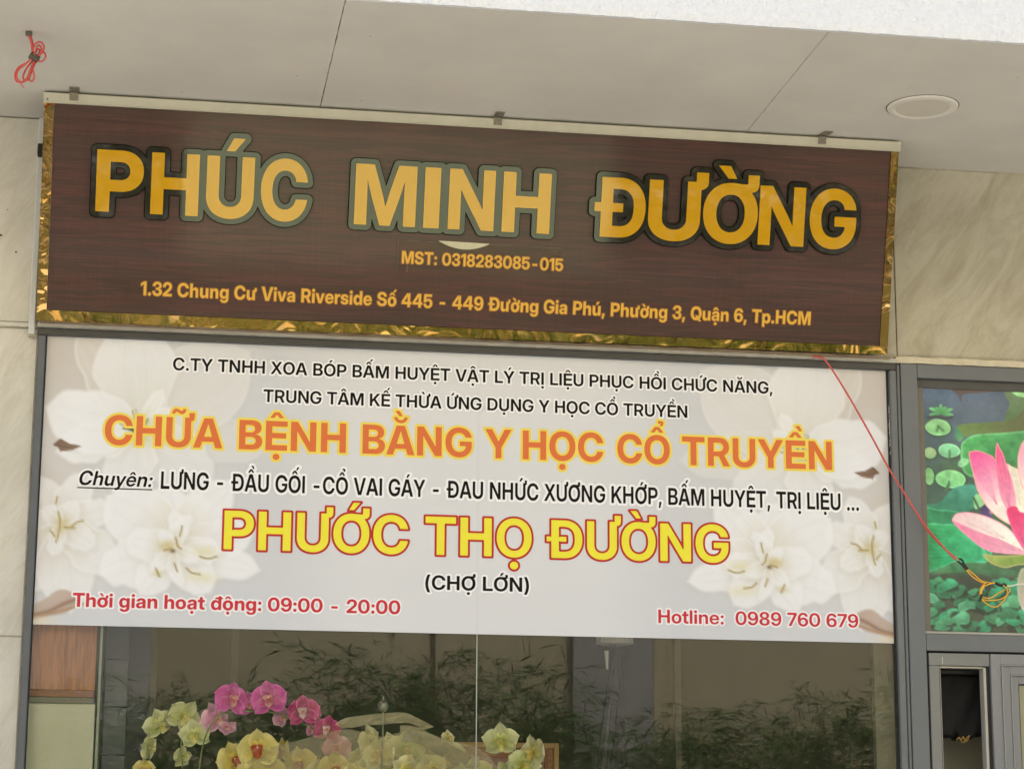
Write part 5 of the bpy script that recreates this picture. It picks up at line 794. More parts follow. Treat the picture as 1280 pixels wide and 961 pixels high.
_gp = [at(px, py, .112) for px, py in ((1196, 924), (1199, 921), (1201, 925), (1204, 920), (1206, 925), (1209, 921), (1212, 919), (1208, 926), (1202, 927))]
MB().tube(spline(_gp, 4), .0022, 5).build('gold_print', mat('gold print', srgb(190, 150, 70), .5), bag)
rod = empty('blind_rail', (3.9, .1, 2.46), 'dark blind rail across the top of the open casement', 'rail')
box('rail', mat('dark rail', srgb(44, 43, 41), .5), rod, 3.79, 4.01, .09, .12, 2.452, 2.470, b=.003)
MB().box(3.806, 3.814, .09, .10, 2.22, 2.45).build('guide', M['alu'], rod)
MB().tube([(3.803, .08, 2.35), (3.803, .08, 2.332)], .007, 10).tube([(3.803, .08, 2.318), (3.803, .08, 2.305)], .006, 10).build('rail_knob', M['alu_l'], rod)
ip = box('interior_partition', mat('partition paint', srgb(150, 146, 126), .8, noise=(3, .08)), None, 3.62, 4.6, .34, .38, .1, 3.5)
tag(ip, 'olive grey partition wall behind the open casement', 'partition')

# ================================================================== THE BROWN SIGN
TILT = math.radians(15.97); SO = Vector((-.0017, -.1227, 3.840))
def SP(u, v, d=0.):     # sign plane: u right, v up the slope, d out of the face
    return Vector((SO.x+u, SO.y-v*math.sin(TILT)-d*math.cos(TILT), SO.z+v*math.cos(TILT)-d*math.sin(TILT)))
sign = empty('signboard', (1.77, -.12, 3.79), 'dark brown signboard with raised gold letters PHÚC MINH ĐƯỜNG and gold mirror edges', 'sign')
def sbox(name, m, u0, u1, v0, v1, d0, d1, par=sign, b=0):
    t = MB(); t.box(u0, u1, v0, v1, d0, d1, b=b)
    f = [tuple(q) for q in t.f]
    return mesh(name, [SP(*p) for p in t.v], f, m, par)
# brown face: printed wood grain under a clear glossy film
def brown_face():
    m = mat('brown wood print', srgb(88, 66, 56), .5, coat=.5, coat_r=.07, spec=.2); t = m.node_tree; p = t.nodes['Principled BSDF']
    gn = [n for n in t.nodes if n.type == 'NEW_GEOMETRY'][0]
    def nz(sc_, st, det=3., dist=0.):
        mp = t.nodes.new('ShaderNodeMapping'); mp.inputs['Scale'].default_value = st; t.links.new(gn.outputs['Position'], mp.inputs[0])
        n = t.nodes.new('ShaderNodeTexNoise'); n.inputs['Scale'].default_value = sc_; n.inputs['Detail'].default_value = det; n.inputs['Distortion'].default_value = dist
        t.links.new(mp.outputs[0], n.inputs[0]); return n
    a = nz(2.0, (.8, 14, 14), 4, .8); b = nz(3.0, (.5, 60, 60), 2); c = nz(3, (50, 1, 1), 2); d = nz(1.3, (1, 1, 1), 2)
    r1 = ramp(t, [(.28, srgb(77, 54, 45)), (.47, srgb(68, 49, 42)), (.53, srgb(83, 53, 46)), (.72, srgb(61, 44, 38))]); t.links.new(a.outputs[0], r1.inputs[0])
    def mul(n, lo, hi, prev):
        mr = t.nodes.new('ShaderNodeMapRange'); mr.inputs[1].default_value = .35; mr.inputs[2].default_value = .65; mr.inputs[3].default_value = lo; mr.inputs[4].default_value = hi
        t.links.new(n.outputs[0], mr.inputs[0]); s = t.nodes.new('ShaderNodeVectorMath'); s.operation = 'SCALE'
        t.links.new(prev, s.inputs[0]); t.links.new(mr.outputs[0], s.inputs['Scale']); return s.outputs[0]
    o = mul(b, .90, 1.08, r1.outputs[0]); o = mul(c, .96, 1.04, o); o = mul(d, .86, 1.1, o)
    t.links.new(o, p.inputs['Base Color'])
    bn = nz(1.6, (1, 1, 1), 2); bp = t.nodes.new('ShaderNodeBump'); bp.inputs['Strength'].default_value = .12; bp.inputs['Distance'].default_value = .02
    t.links.new(bn.outputs[0], bp.inputs['Height']); t.links.new(bp.outputs[0], p.inputs['Coat Normal'])
    return m
BR = brown_face()
sbox('face_panel', BR, .0, 3.5335, .0, .8365, -.012, 0)
# gold mirror edges: wavy polished sheet folded round the face, falling back to the outside
def gold_mat():
    m = mat('gold mirror sheet', srgb(194, 156, 98), .045, metal=1.0); t = m.node_tree; p = t.nodes['Principled BSDF']
    gn = [n for n in t.nodes if n.type == 'NEW_GEOMETRY'][0]
    mp = t.nodes.new('ShaderNodeMapping'); mp.inputs['Scale'].default_value = (1, 1, 1); t.links.new(gn.outputs['Position'], mp.inputs[0])
    n = t.nodes.new('ShaderNodeTexNoise'); n.inputs['Scale'].default_value = 6; n.inputs['Detail'].default_value = 1.5; n.inputs['Distortion'].default_value = 1.2
    t.links.new(mp.outputs[0], n.inputs[0]); bp = t.nodes.new('ShaderNodeBump'); bp.inputs['Strength'].default_value = .5; bp.inputs['Distance'].default_value = .012
    t.links.new(n.outputs[0], bp.inputs['Height']); t.links.new(bp.outputs[0], p.inputs['Normal']); return m
GOLD = gold_mat()
def fold(name, a, b, c, d, e=None):
    """quad sheet between sign-plane points with a return to the back"""
    n = 40; mb = MB(); v = []
    for i in range(n+1):
        t = i/n
        P = SP(*[a[k]*(1-t)+b[k]*t for k in range(3)]); Q = SP(*[d[k]*(1-t)+c[k]*t for k in range(3)])
        R_ = [d[k]*(1-t)+c[k]*t for k in range(3)]; S_ = SP(R_[0], R_[1], R_[2]-.07); T_ = [a[k]*(1-t)+b[k]*t for k in range(3)]; T2 = SP(T_[0], T_[1], T_[2]-.07)
        v += [P, Q, S_, T2]
    f = [(i*4+k, i*4+4+k, i*4+4+(k+1) % 4, i*4+(k+1) % 4) for i in range(n) for k in range(4)]+[(3, 2, 1, 0), tuple(n*4+k for k in range(4))]
    o = mb.add(v, f).build(name, GOLD, sign)
    import bmesh
    bm = bmesh.new(); bm.from_mesh(o.data); bmesh.ops.recalc_face_normals(bm, faces=bm.faces); bm.to_mesh(o.data); bm.free(); return o
e = .001
fold('gold_edge', (-.002, .837, .004), (-.002, -.0015, .004), (-.041, -.046, .0036), (-.041, .838, .0038))
fold('gold_edge', (3.5345, -.0015, .004), (3.5345, .837, .004), (3.569, .838, .0048), (3.571, -.0365, .0040))
fold('gold_edge', (-.001, -.002, .002), (3.5335, -.002, .002), (3.5705, -.037, .0060), (-.0405, -.0465, .0068))
# top rail
RL = sbox('top_rail', M['strip'], -.044, 3.574, .840, .880, -.07, .012, b=.002)
sbox('rail_lip', M['strip'], -.044, 3.574, .8375, .8425, .0, .016, b=.001)
for u, v in ((-.028, .852), (2.905+.31, .8535)):
    MB().tube([SP(u, v, .011), SP(u, v, .0145)], .0035, 10).build('screw', M['rubber'], sign)
# hanging clips
for k, u in enumerate((.077, 1.8185, 3.2225)):
    mb = MB(); t = MB(); t.box(u-.0175, u+.0175, .852, .884, .0125, .0165, b=.001); mb.add([SP(*p) for p in t.v], t.f)
    P = SP(u, .884, .014)
    t = MB(); t.box(u-.0195, u+.0195, P.y-.052, P.y+.012, ZS-.0065, ZS-.0025, b=.001)
    v = [(x+(.012 if k == 2 and y < P.y else 0), y, z) for x, y, z in t.v]; mb.add(v, t.f)
    mb.tube([SP(u, .866, .0165), SP(u, .866, .021)], .006, 10)
    mb.tube([(P.x-.002, P.y-.03, ZS-.0065), (P.x-.002, P.y-.03, ZS-.012)], .006, 8)
    mb.build('hanging_clip', M['clip'], sign)
# side tab on the left edge
MB().box(-.075, -.052, -.10, -.06, 4.505, 4.555, b=.003).build('side_tab', M['rubber'], sign)

# raised letters -----------------------------------------------------------
YL = mat('golden yellow acrylic', srgb(198, 149, 0), .5, coat=1., coat_r=.03, spec=.1)
PL = mat('smoked acrylic backing', srgb(40, 38, 30), .5, coat=1., coat_r=.035, spec=.0)
for m_ in (YL, PL): m_.node_tree.nodes['Principled BSDF'].inputs['Coat IOR'].default_value = 1.7
words = [[('P', .177, .367), ('H', .398, .591), ('Ú', .622, .815), ('C', .846, 1.038)],
         [('M', 1.233, 1.4885), ('I', 1.522, 1.588), ('N', 1.6255, 1.822), ('H', 1.853, 2.056)],
         [('Đ', 2.246, 2.464), ('Ư', 2.478, 2.735), ('Ờ', 2.717, 2.956), ('N', 2.9605, 3.165), ('G', 3.186, 3.391)]]
BLK = mat('black letter shadow', srgb(22, 20, 17), .9, spec=.1)
CAPH = .2515; VB = .4095; RS = 110
_r = random.Random(3)
for wd in words:
    parts = []
    for ch, u0, u1 in wd:
        _, (g0, D0) = glyph_sdf('B', ch, 40, 1.0, 0., .02)
        xs = np.nonzero((D0 < 0).any(0))[0]; a0 = (xs[0]+g0[0]-.5)/40; a1 = (xs[-1]+g0[0]+.5)/40
        sx = (u1-u0)/CAPH/(a1-a0); off = u0/CAPH-a0*sx
        _, (g1, D1) = glyph_sdf('B', ch, RS, sx, 0., .2)
        shp = shape(D1, g1, RS, 0.0)
        plate('letter', shp, lambda x, y, d, o=off: SP((x+o)*CAPH, VB+y*CAPH, d), .0155, .0195, YL, sign)
        parts.append((int(round(off*RS)), g1, D1))
    lo = np.array([min(p[0]+p[1][0] for p in parts), min(p[1][1] for p in parts)])
    hi = np.array([max(p[0]+p[1][0]+p[2].shape[1] for p in parts), max(p[1][1]+p[2].shape[0] for p in parts)])
    F = np.full((hi[1]-lo[1], hi[0]-lo[0]), .9)
    for q, g0, D in parts:
        i = q+g0[0]-lo[0]; j = g0[1]-lo[1]; V = F[j:j+D.shape[0], i:i+D.shape[1]]; np.minimum(V, D, out=V)
    plate('spacer_plate', shape(F, lo, RS, .101, .1), lambda x, y, d: SP(x*CAPH, VB+y*CAPH, d), .0, .0066, BLK, sign)  # black rim put behind the plates as their shadow
    plate('backing_plate', shape(F, lo, RS, .088, .1), lambda x, y, d: SP(x*CAPH, VB+y*CAPH, d), .007, .014, PL, sign)

def fit_text(S, text, a0, a1, cap, slant=0., res=46):
    """sx so that the ink of the line spans a0..a1; returns sx and shift, in cap units"""
    lo, F, _ = text_field(S, text, 24, 1.0, slant, .02); xs = np.nonzero((F < 0).any(0))[0]
    w0 = (xs[-1]-xs[0]+1)/24; sx = (a1-a0)/cap/w0
    lo, F, _ = text_field(S, text, res, sx, slant, .2); xs = np.nonzero((F < 0).any(0))[0]
    return sx, a0/cap-(xs[0]+lo[0])/res, lo, F

def line_text(name, S, text, a0, a1, base, cap, fm, layers, parent, slant=0., res=46):
    sx, off, lo, F = fit_text(S, text, a0, a1, cap, slant, res)
    for lname, level, m, d0, d1 in layers:
        plate(lname, shape(F, lo, res, level, .1), lambda x, y, d: fm((x+off)*cap, base+y*cap, d), d0, d1, m, parent)

VY = mat('yellow vinyl', srgb(218, 166, 40), .4, coat=.4, coat_r=.1)
VO = mat('brown vinyl edge', srgb(112, 64, 22), .5)
for txt, u0, u1, v0, v1, cap in (('MST: 0318283085-015', 1.4435, 2.1257, .2561, .2569, .0525), ('1.32 Chung Cư Viva Riverside Số 445 - 449 Đường Gia Phú, Phường 3, Quận 6, Tp.HCM', .3745, 3.2285, .0752, .0765, .0572)):
    line_text('text', 'B', txt, u0, u1, (v0+v1)/2, cap, lambda x, y, d: SP(x, y, d), (('text_outline', .07, VO, .0, .0032), ('text', .0, VY, .0033, .0042)), sign)
# clear film patch, a pale crescent modelled as the sky's reflection on it, old sticker patch
FILM = glass_mat('clear film', (.97, .95, .92, 1), .25, .2)
sbox('film_patch', FILM, 1.424, 2.116, .222, .352, .0005, .0028)
sbox('film_patch', FILM, .295, .52, .048, .118, .0005, .0028)
cres = [(1.594+.216*t, .359-.003*t-.030*math.sin(math.pi*t)**.8) for t in [i/16 for i in range(17)]]
plate('peeled_film', [[np.array(cres[::1])]], lambda x, y, d: SP(x, y, d), .0045, .0065, mat('pale sky glint', srgb(196, 190, 158), .35, noise=(25, .1)), sign)  # pale crescent standing for the sky's reflection on the film
for q in (((1.4255, .2215), (1.4255, .352)), ((1.426, .352), (2.115, .352)), ((1.466, .258), (1.468, .222))):
    MB().tube([SP(q[0][0], q[0][1], .0032), SP(q[1][0], q[1][1], .0032)], .0011, 5).build('film_edge', mat('film edge glue', srgb(120, 100, 80), .5, noise=(40, .4)), sign)

# ================================================================== THE BANNER
BZ = 3.7592; BH = 1.1908
banner = empty('banner', (1.8, -.002, BZ-BH), 'white printed vinyl banner with orange and yellow lettering and pale magnolia blossoms', 'banner')
def BP(x, y, d=0.): return Vector((x, -.0015-d, BZ+y))
BASE = (210., 211, 214)
pt = Print(3.6, BH, .0062, BASE)
def L(px, py): return (.003435*(px-60)+.00018*(py-419), (py-419-.0425*(px-60))*.00331)
def flowers(P):
    W1 = (240, 240, 241); W2 = (226, 224, 222); BG = (203, 193, 183)
    P.blob(.03, .10, .30, BG, .75, .30); P.blob(.05, .5, .2, (214, 208, 200), .5, .25); P.blob(.02, .62, .10, (200, 188, 172), .5, .07)
    P.blob(.1, .85, .35, (226, 223, 216), .6, .2)
    f = lambda pts, *a, **k: P.fill([L(*q) for q in pts], *a, **k)
    def petal(c, tip, wd, tone=(226, 222, 212), white=(243, 243, 245), point=.3, bend=0., soft=.016, alpha=.86, lines=5, seed=0):
        """one soft blossom petal from pixel c to pixel tip, wd metres wide, shaded towards its root"""
        (x0, y0), (x1, y1) = L(*c), L(*tip); dx, dy = x1-x0, y1-y0; ln = math.hypot(dx, dy); nx, ny = -dy/ln, dx/ln; r = random.Random(seed+int(tip[0]*7+tip[1]))
        A_, B_ = [], []
        for k in range(9):
            t = k/8; h = wd/2*(math.sin(math.pi*min(1, t**.85*(.92+.0*t)))**(.72) if t < 1 else point*.15)*(1+.10*math.sin(5*t+r.uniform(0, 6))); h = max(h, wd*.05*(1-t))
            o = bend*math.sin(math.pi*t)*ln
            A_.append((x0+dx*t+nx*(h+o), y0+dy*t+ny*(h+o))); B_.append((x0+dx*t+nx*(-h+o), y0+dy*t+ny*(-h+o)))
        pts = A_+B_[::-1]
        P.fill([(a+.006, b+.009) for a, b in pts], (190, 184, 172), soft=.045, alpha=.22)
        P.fill(pts, tone, white, ((x0+dx*.05, y0+dy*.05), (x0+dx*.62, y0+dy*.62)), soft=soft, alpha=alpha, edge=(246, 246, 248), edge_w=.007)
        for k in range(lines):
            u = (k+.5)/lines-.5; w_ = wd*.7*u
            P.stroke([(x0+dx*.12+nx*w_*.3, y0+dy*.12+ny*w_*.3), (x0+dx*.5+nx*(w_+bend*ln), y0+dy*.5+ny*(w_+bend*ln)), (x0+dx*.86+nx*w_*.7, y0+dy*.86+ny*w_*.7)], (206, 202, 194) if k % 2 else (250, 250, 250), .0034, .11)
    # upper blossom: broad translucent petals
    C1 = (168, 536)
    petal(C1, (98, 410), .20, (208, 202, 194), (220, 215, 208), alpha=.8); petal(C1, (320, 560), .22, (222, 220, 214), (228, 227, 226), alpha=.6, soft=.03)
    petal(C1, (300, 440), .34, (224, 222, 216), (230, 229, 228), alpha=.7, soft=.02); petal(C1, (160, 396), .32, (222, 221, 212), (238, 239, 241), alpha=.85)
    petal(C1, (250, 610), .24, (228, 227, 222), (236, 236, 237), alpha=.7, soft=.02); petal(C1, (142, 622), .22, (230, 229, 224), (238, 238, 239), alpha=.8, soft=.015)
    petal(C1, (70, 566), .17, (232, 232, 230), (240, 241, 243)); petal(C1, (58, 510), .25, (230, 231, 231), (243, 244, 248), bend=-.05)
    petal(C1, (196, 488), .07, (226, 226, 206), (240, 240, 238)); petal(C1, (206, 512), .06, (226, 226, 206), (238, 238, 238))
    P.blob(*L(168, 532), .040, (186, 188, 120), .65, .034); P.blob(*L(170, 548), .05, (200, 204, 130), .6, .034)
    r = random.Random(2)
    for i in range(22):
        a = -math.pi/2+r.uniform(-1.5, 1.5); l = r.uniform(.04, .10); x, y = L(167, 541)
        P.stroke([(x, y), (x+l*.5*math.cos(a), y+l*.5*math.sin(a)), (x+l*math.cos(a+r.uniform(-.3, .3)), y+l*math.sin(a))], (126, 126, 46) if i % 3 else (236, 236, 200), .0030, .75)
    P.blob(*L(159, 537), .013, (36, 36, 26), .95, .009); P.stroke([L(149, 537), L(168, 536)], (40, 40, 26), .0032, .9); P.stroke([L(158, 528), L(161, 547)], (40, 40, 26), .0032, .8)
    # lower left blossom
    C2 = (74, 656)
    for tip, wd, t_ in (((30, 596), .16, 0), ((104, 592), .15, 0), ((134, 636), .13, 1), ((28, 660), .12, 1), ((36, 738), .19, 1), ((84, 764), .22, 0), ((140, 716), .17, 1), ((112, 684), .10, 1), ((92, 628), .085, 1), ((54, 634), .07, 1), ((64, 694), .07, 1)):
        petal(C2, tip, wd, (216, 209, 192) if t_ else (214, 206, 194), (238, 237, 235), lines=4)
    P.blob(*L(75, 657), .028, (200, 182, 110), .6)
    for q in (((71, 640), (73, 652), (71, 668), (68, 678)), ((86, 660), (92, 654), (100, 652)), ((70, 622), (68, 630)), ((78, 660), (90, 661)), ((62, 664), (67, 671))):
        P.stroke([L(*p) for p in q], (158, 136, 58), .0040, .8)
    # middle blossom, two fused heads
    C3 = (206, 690)
    for tip, wd, b_ in (((196, 606), .17, 0), ((240, 620), .15, 0), ((128, 622), .26, .05), ((276, 604), .19, -.05), ((118, 716), .20, 0), ((300, 668), .17, 0), ((306, 716), .15, 0), ((164, 744), .15, 0), ((248, 742), .15, 0), ((150, 676), .15, 0), ((262, 690), .12, 0),
                        ((206, 640), .075, .1), ((226, 646), .07, -.1), ((236, 700), .07, 0), ((178, 716), .07, 0), ((214, 734), .055, .1), ((190, 664), .06, 0)):
        petal(C3, tip, wd, (220, 214, 196), (243, 243, 244), bend=b_, lines=5)
    P.blob(*L(242, 692), .05, (218, 208, 150), .5, .022); P.blob(*L(238, 724), .06, (224, 216, 166), .5, .024); P.blob(*L(198, 684), .034, (202, 180, 112), .7, .02); P.blob(*L(186, 718), .02, (208, 198, 140), .6, .014)
    for q in (((194, 690), (202, 688), (206, 690)), ((208, 674), (210, 684), (214, 688)), ((236, 698), (246, 701), (256, 698)), ((206, 706), (209, 716)), ((220, 712), (226, 718), (236, 720)), ((184, 712), (188, 722)), ((216, 660), (213, 672))):
        P.stroke([L(*p) for p in q], (150, 126, 56), .0038, .85)
    P.blob(*L(204, 691), .011, (96, 70, 40), .85, .007)
    # brown leaf tip
    P.fill([L(65, 557), L(74, 549), L(85, 556), L(99, 558.5), L(88, 564), L(74, 565.5), L(71, 560)], (112, 84, 66), (140, 110, 90), (L(74, 550), L(80, 566)), soft=.005, smooth=False)
    P.stroke([L(67, 557), L(80, 560), L(96, 559)], (86, 62, 48), .003, .6)
    # twig
    f([(40, 756), (54, 748), (72, 736), (90, 742), (96, 752), (80, 764), (60, 768), (40, 772)], (196, 176, 160), (184, 160, 144), (L(50, 745), L(70, 765)), soft=.01, alpha=.9)
    P.stroke([L(42, 766), L(60, 762), L(76, 754), L(92, 748)], (142, 106, 82), .008, .8)
    P.stroke([L(42, 768), L(58, 766), L(74, 762), L(94, 756), L(106, 752)], (168, 126, 92), .0045, .8)
    P.blob(*L(48, 774), .06, (232, 214, 176), .6, .02)
half = Print(1.8, BH, .0062, BASE); flowers(half)
hb = np.array(BASE); half.c = half.c*np.array((.95, .955, .965))
fade = np.clip((1.30-half.x)/.35, 0, 1)[..., None]; hc = hb*(1-fade)+half.c*fade
nl = half.nx
pt.c[:, :nl] = hc; mir = hc[:, ::-1]; pt.c[:, pt.nx-nl:] = np.where(np.abs(mir-hb) > .01, mir, pt.c[:, pt.nx-nl:])
# the right-hand copy is printed with the white petals slightly lighter; shade of a shallow fold painted at the glass seam
pt.c *= (1+.012*(pt.noise(3, 5)-.5))[..., None]
pt.c -= (5*np.exp(-((pt.x-1.8)/.006)**2))[..., None]
VIN = vcol_mat('banner vinyl', .40, coat=.2, bump=(3.2, .22, (1, 1, 1.6)))
pt.build('printed_sheet', lambda a, b: (a, -.0015, BZ-b), VIN, banner)
box('sheet_backing', mat('vinyl backing', srgb(210, 210, 205), .6), banner, .001, 3.599, -.0012, .0005, BZ-BH+.001, BZ-.001)
INK = mat('black print', srgb(16, 10, 10), .5, spec=.15); HALO = mat('white print', srgb(236, 236, 238), .45)
ORG = mat('orange print', srgb(214, 106, 44), .45); YLW = mat('yellow edge print', srgb(232, 210, 84), .45)
YEL = mat('yellow print', srgb(232, 222, 46), .45); REDE = mat('red edge print', srgb(180, 8, 14), .45); RED = mat('crimson print', srgb(194, 14, 44), .45)
def two(a, b, lv, eps=.0): return (('text_outline', lv, a, .0, .0012), ('text', eps, b, .0013, .0024))
def bt(S, txt, x0, x1, base, cap, layers, **k): line_text('t', S, txt, x0, x1, -base, cap, BP, layers, banner, **k)
def words_at(S, line, xs, b0, b1, cap, layers, **k):
    ws = line.split(' '); n = len(ws); tot = sum(xs[2*i+1]-xs[2*i] for i in range(n)); nat = 0; wid = []
    for wd in ws:                                   # one common letter width for the whole line
        lo, F, _ = text_field(S, wd, 40, 1.0, 0., .02); c = np.nonzero((F < 0).any(0))[0]; wid.append((c[-1]-c[0]+1)/40*cap)
    sx = tot/sum(wid)
    for i, wd in enumerate(ws):
        m = (xs[2*i]+xs[2*i+1])/2; h = wid[i]*sx*.4/2+(xs[2*i+1]-xs[2*i])*.6/2
        bt(S, wd, m-h, m+h, b0+(b1-b0)*xs[2*i]/3.6, cap, layers, **k)
BW = two(HALO, INK, .13)
bt('M', 'C.TY TNHH XOA BÓP BẤM HUYỆT VẬT LÝ TRỊ LIỆU PHỤC HỒI CHỨC NĂNG,', .5158, 3.0835, .1246, .0535, BW)
bt('M', 'TRUNG TÂM KẾ THỪA ỨNG DỤNG Y HỌC CỔ TRUYỀN', .8939, 2.711, .2448, .0537, BW)
OW = two(YLW, ORG, .075, -.006)
words_at('B', 'CHỮA BỆNH BẰNG Y HỌC CỔ TRUYỀN', [.2483, .7349, .7952, 1.2467, 1.3103, 1.7769, 1.8307, 1.9386, 1.9917, 2.3445, 2.4007, 2.6283, 2.6819, 3.3449], .4480, .4518, .1255, OW, res=64)
bt('M', 'Chuyên:', .1561, .4480, .6185, .0596, BW, slant=.2)
box('underline', INK, banner, .149, .4505, -.0041, -.0016, BZ-.6315, BZ-.6275)
bt('M', 'LƯNG - ĐẦU GỐI -CỔ VAI GÁY - ĐAU NHỨC XƯƠNG KHỚP, BẤM HUYỆT, TRỊ LIỆU ...', .4855, 3.444, .6242, .0728, BW)
YW = two(REDE, YEL, .042, -.012)
words_at('B', 'PHƯỚC THỌ ĐƯỜNG', [.7466, 1.5209, 1.5794, 2.0331, 2.0944, 2.8844], .8687, .8650, .1640, YW, res=90)
bt('M', '(CHỢ LỚN)', 1.5837, 2.0227, 1.0105, .0596, BW)
RW = two(HALO, RED, .12)
bt('B', 'Thời gian hoạt động: 09:00 - 20:00', .1527, 1.4937, 1.1158, .0565, RW)
bt('M', 'Hotline:  0989 760 679', 2.5705, 3.4421, 1.1270, .0568, RW)
# ================================================================== LOTUS POSTER in the transom light
poster = empty('lotus_poster', (4.4, .006, 2.63), 'printed lotus poster with pink petals and green lily pads in the transom light', 'poster')
PX0, PZ0, PW, PH = 3.768, 3.688, 1.25, 1.062
lp = Print(PW, PH, .0038, (92, 104, 116))
def Lp(px, py): p = at(px, py, .004); return (p.x-PX0, PZ0-p.z)
def R_(rx): return rx/292.
def ell(cx, cy, rx, ry, c1, c2=None, edge=None, soft=.004, alpha=1., rot=0., n=14, rag=0., seed=0):
    x, y = Lp(cx, cy); r = random.Random(seed); P = []
    for i in range(n):
        a = 2*math.pi*i/n; k = 1+rag*(r.random()-.5); u, v = rx*k*math.cos(a)/292, ry*k*math.sin(a)/292
        P.append((x+u*math.cos(rot)-v*math.sin(rot), y+u*math.sin(rot)+v*math.cos(rot)))
    lp.fill(P, c1, c2 or c1, ((x, y-ry/292), (x, y+ry/292)), soft=soft, alpha=alpha, edge=edge, edge_w=.006)
def F_(pts, c1, c2, g, **k): lp.fill([Lp(*q) for q in pts], c1, c2, (Lp(*g[0]), Lp(*g[1])), **k)
n1 = lp.noise(5, 1)[..., None]; n2 = lp.noise(16, 2)[..., None]
yy = np.clip(lp.y/PH, 0, 1)[..., None]
lp.c = np.array((66, 88, 116.))*(1-yy*1.6).clip(0, 1)+np.array((60, 92, 66.))*(yy*1.6).clip(0, 1)
lp.c = lp.c*(.8+.4*n1)*(.9+.2*n2)
lp.blob(*Lp(1230, 510), .16, (96, 104, 122), .6, .08)
# far-side leaves and stems
F_([(1266, 486), (1262, 505), (1256, 524), (1262, 545), (1300, 548), (1400, 545), (1400, 486)], (92, 120, 84), (70, 104, 62), ((1270, 490), (1270, 545)))
F_([(1270, 486), (1272, 495), (1300, 497), (1340, 486)], (130, 190, 130), (150, 196, 120), ((1270, 490), (1300, 490)))
F_([(1186, 482), (1190, 488), (1198, 494), (1201, 503), (1204, 493), (1225, 491), (1258, 487), (1262, 481)], (74, 62, 60), (90, 70, 70), ((1190, 484), (1240, 492)), soft=.006)
F_([(1195, 535), (1204, 530), (1230, 528), (1258, 526), (1272, 520), (1285, 506), (1290, 520), (1276, 538), (1262, 543), (1225, 542), (1206, 546), (1198, 548)], (96, 128, 66), (86, 92, 58), ((1200, 535), (1275, 530)), soft=.006)
F_([(1196, 534), (1204, 545), (1200, 552), (1194, 545)], (60, 130, 96), (80, 140, 96), ((1196, 534), (1200, 552)))
# little floating plant
for a, l in ((-2.6, 17), (-2.1, 12), (-1.57, 15), (-1.0, 13), (-.45, 17), (3.0, 15), (.1, 16)):
    cx, cy = 1176, 517
    F_([(cx, cy), (cx+l*.6*math.cos(a-.25), cy+l*.6*math.sin(a-.25)), (cx+l*math.cos(a), cy+l*.8*math.sin(a)), (cx+l*.6*math.cos(a+.25), cy+l*.6*math.sin(a+.25))], (72, 160, 98), (120, 200, 130), ((cx, cy), (cx+l*math.cos(a), cy+l*math.sin(a))), soft=.003)
lp.stroke([Lp(1160, 522), Lp(1170, 520), Lp(1180, 523), Lp(1190, 521)], (44, 42, 48), .006, .9)
# pads
D_ = (40, 66, 48)
for a in ((1173, 535, 18.5, 12), (1187, 564, 16.5, 11), (1163, 567, 10, 9), (1189, 599, 22, 13.8), (1161, 595, 8, 13), (1204, 577, 8, 6)): ell(*a, D_, D_, alpha=.75, soft=.01)
ell(1172.6, 534, 17, 10.8, (138, 196, 136), (112, 176, 112), (150, 206, 150), rag=.06, seed=1)
ell(1186.6, 563, 14.5, 9.4, (120, 196, 150), (104, 180, 128), (150, 212, 170), rag=.06, seed=2)
ell(1162.5, 566, 8.5, 7.2, (160, 188, 140), (130, 176, 126), rag=.05, seed=3)
lp.blob(*Lp(1192, 583), .07, (66, 106, 66), .7, .03)
# big leaf behind the petals
F_([(1201, 560), (1206, 550), (1220, 543), (1250, 541), (1300, 538), (1420, 540), (1420, 640), (1300, 640), (1262, 610), (1230, 600), (1205, 590)], (66, 160, 88), (44, 116, 66), ((1220, 545), (1262, 600)), edge=(110, 184, 120), edge_w=.008)
for k in range(9): lp.stroke([Lp(1206+6*k, 556-k), Lp(1230+8*k, 575), Lp(1262+4*k, 600)], (60, 130, 76), .004, .35)
ell(1188.6, 598.6, 20, 12, (138, 214, 142), (112, 190, 124), (152, 222, 156), rag=.05, seed=4)
F_([(1186, 600), (1188, 606), (1184, 612), (1180, 613), (1184, 605)], (60, 110, 74), (60, 110, 74), ((1184, 600), (1184, 610)), soft=.003)
for x, y, dx, dy in ((1187, 563, 0, 10), (1173, 533, 6, 5), (1173, 533, -2, 6)): lp.stroke([Lp(x, y), Lp(x+dx, y+dy)], (54, 96, 66), .005, .8)
ell(1161.5, 595, 6.5, 11, (120, 190, 120), (140, 200, 140), rag=.05, seed=5)
F_([(1197, 580), (1202, 573), (1211, 574), (1209, 580), (1202, 584)], (120, 190, 140), (140, 206, 150), ((1200, 575), (1205, 583)))
F_([(1197, 614), (1204, 605), (1204, 614)], (140, 210, 140), (150, 216, 150), ((1197, 614), (1204, 605)))
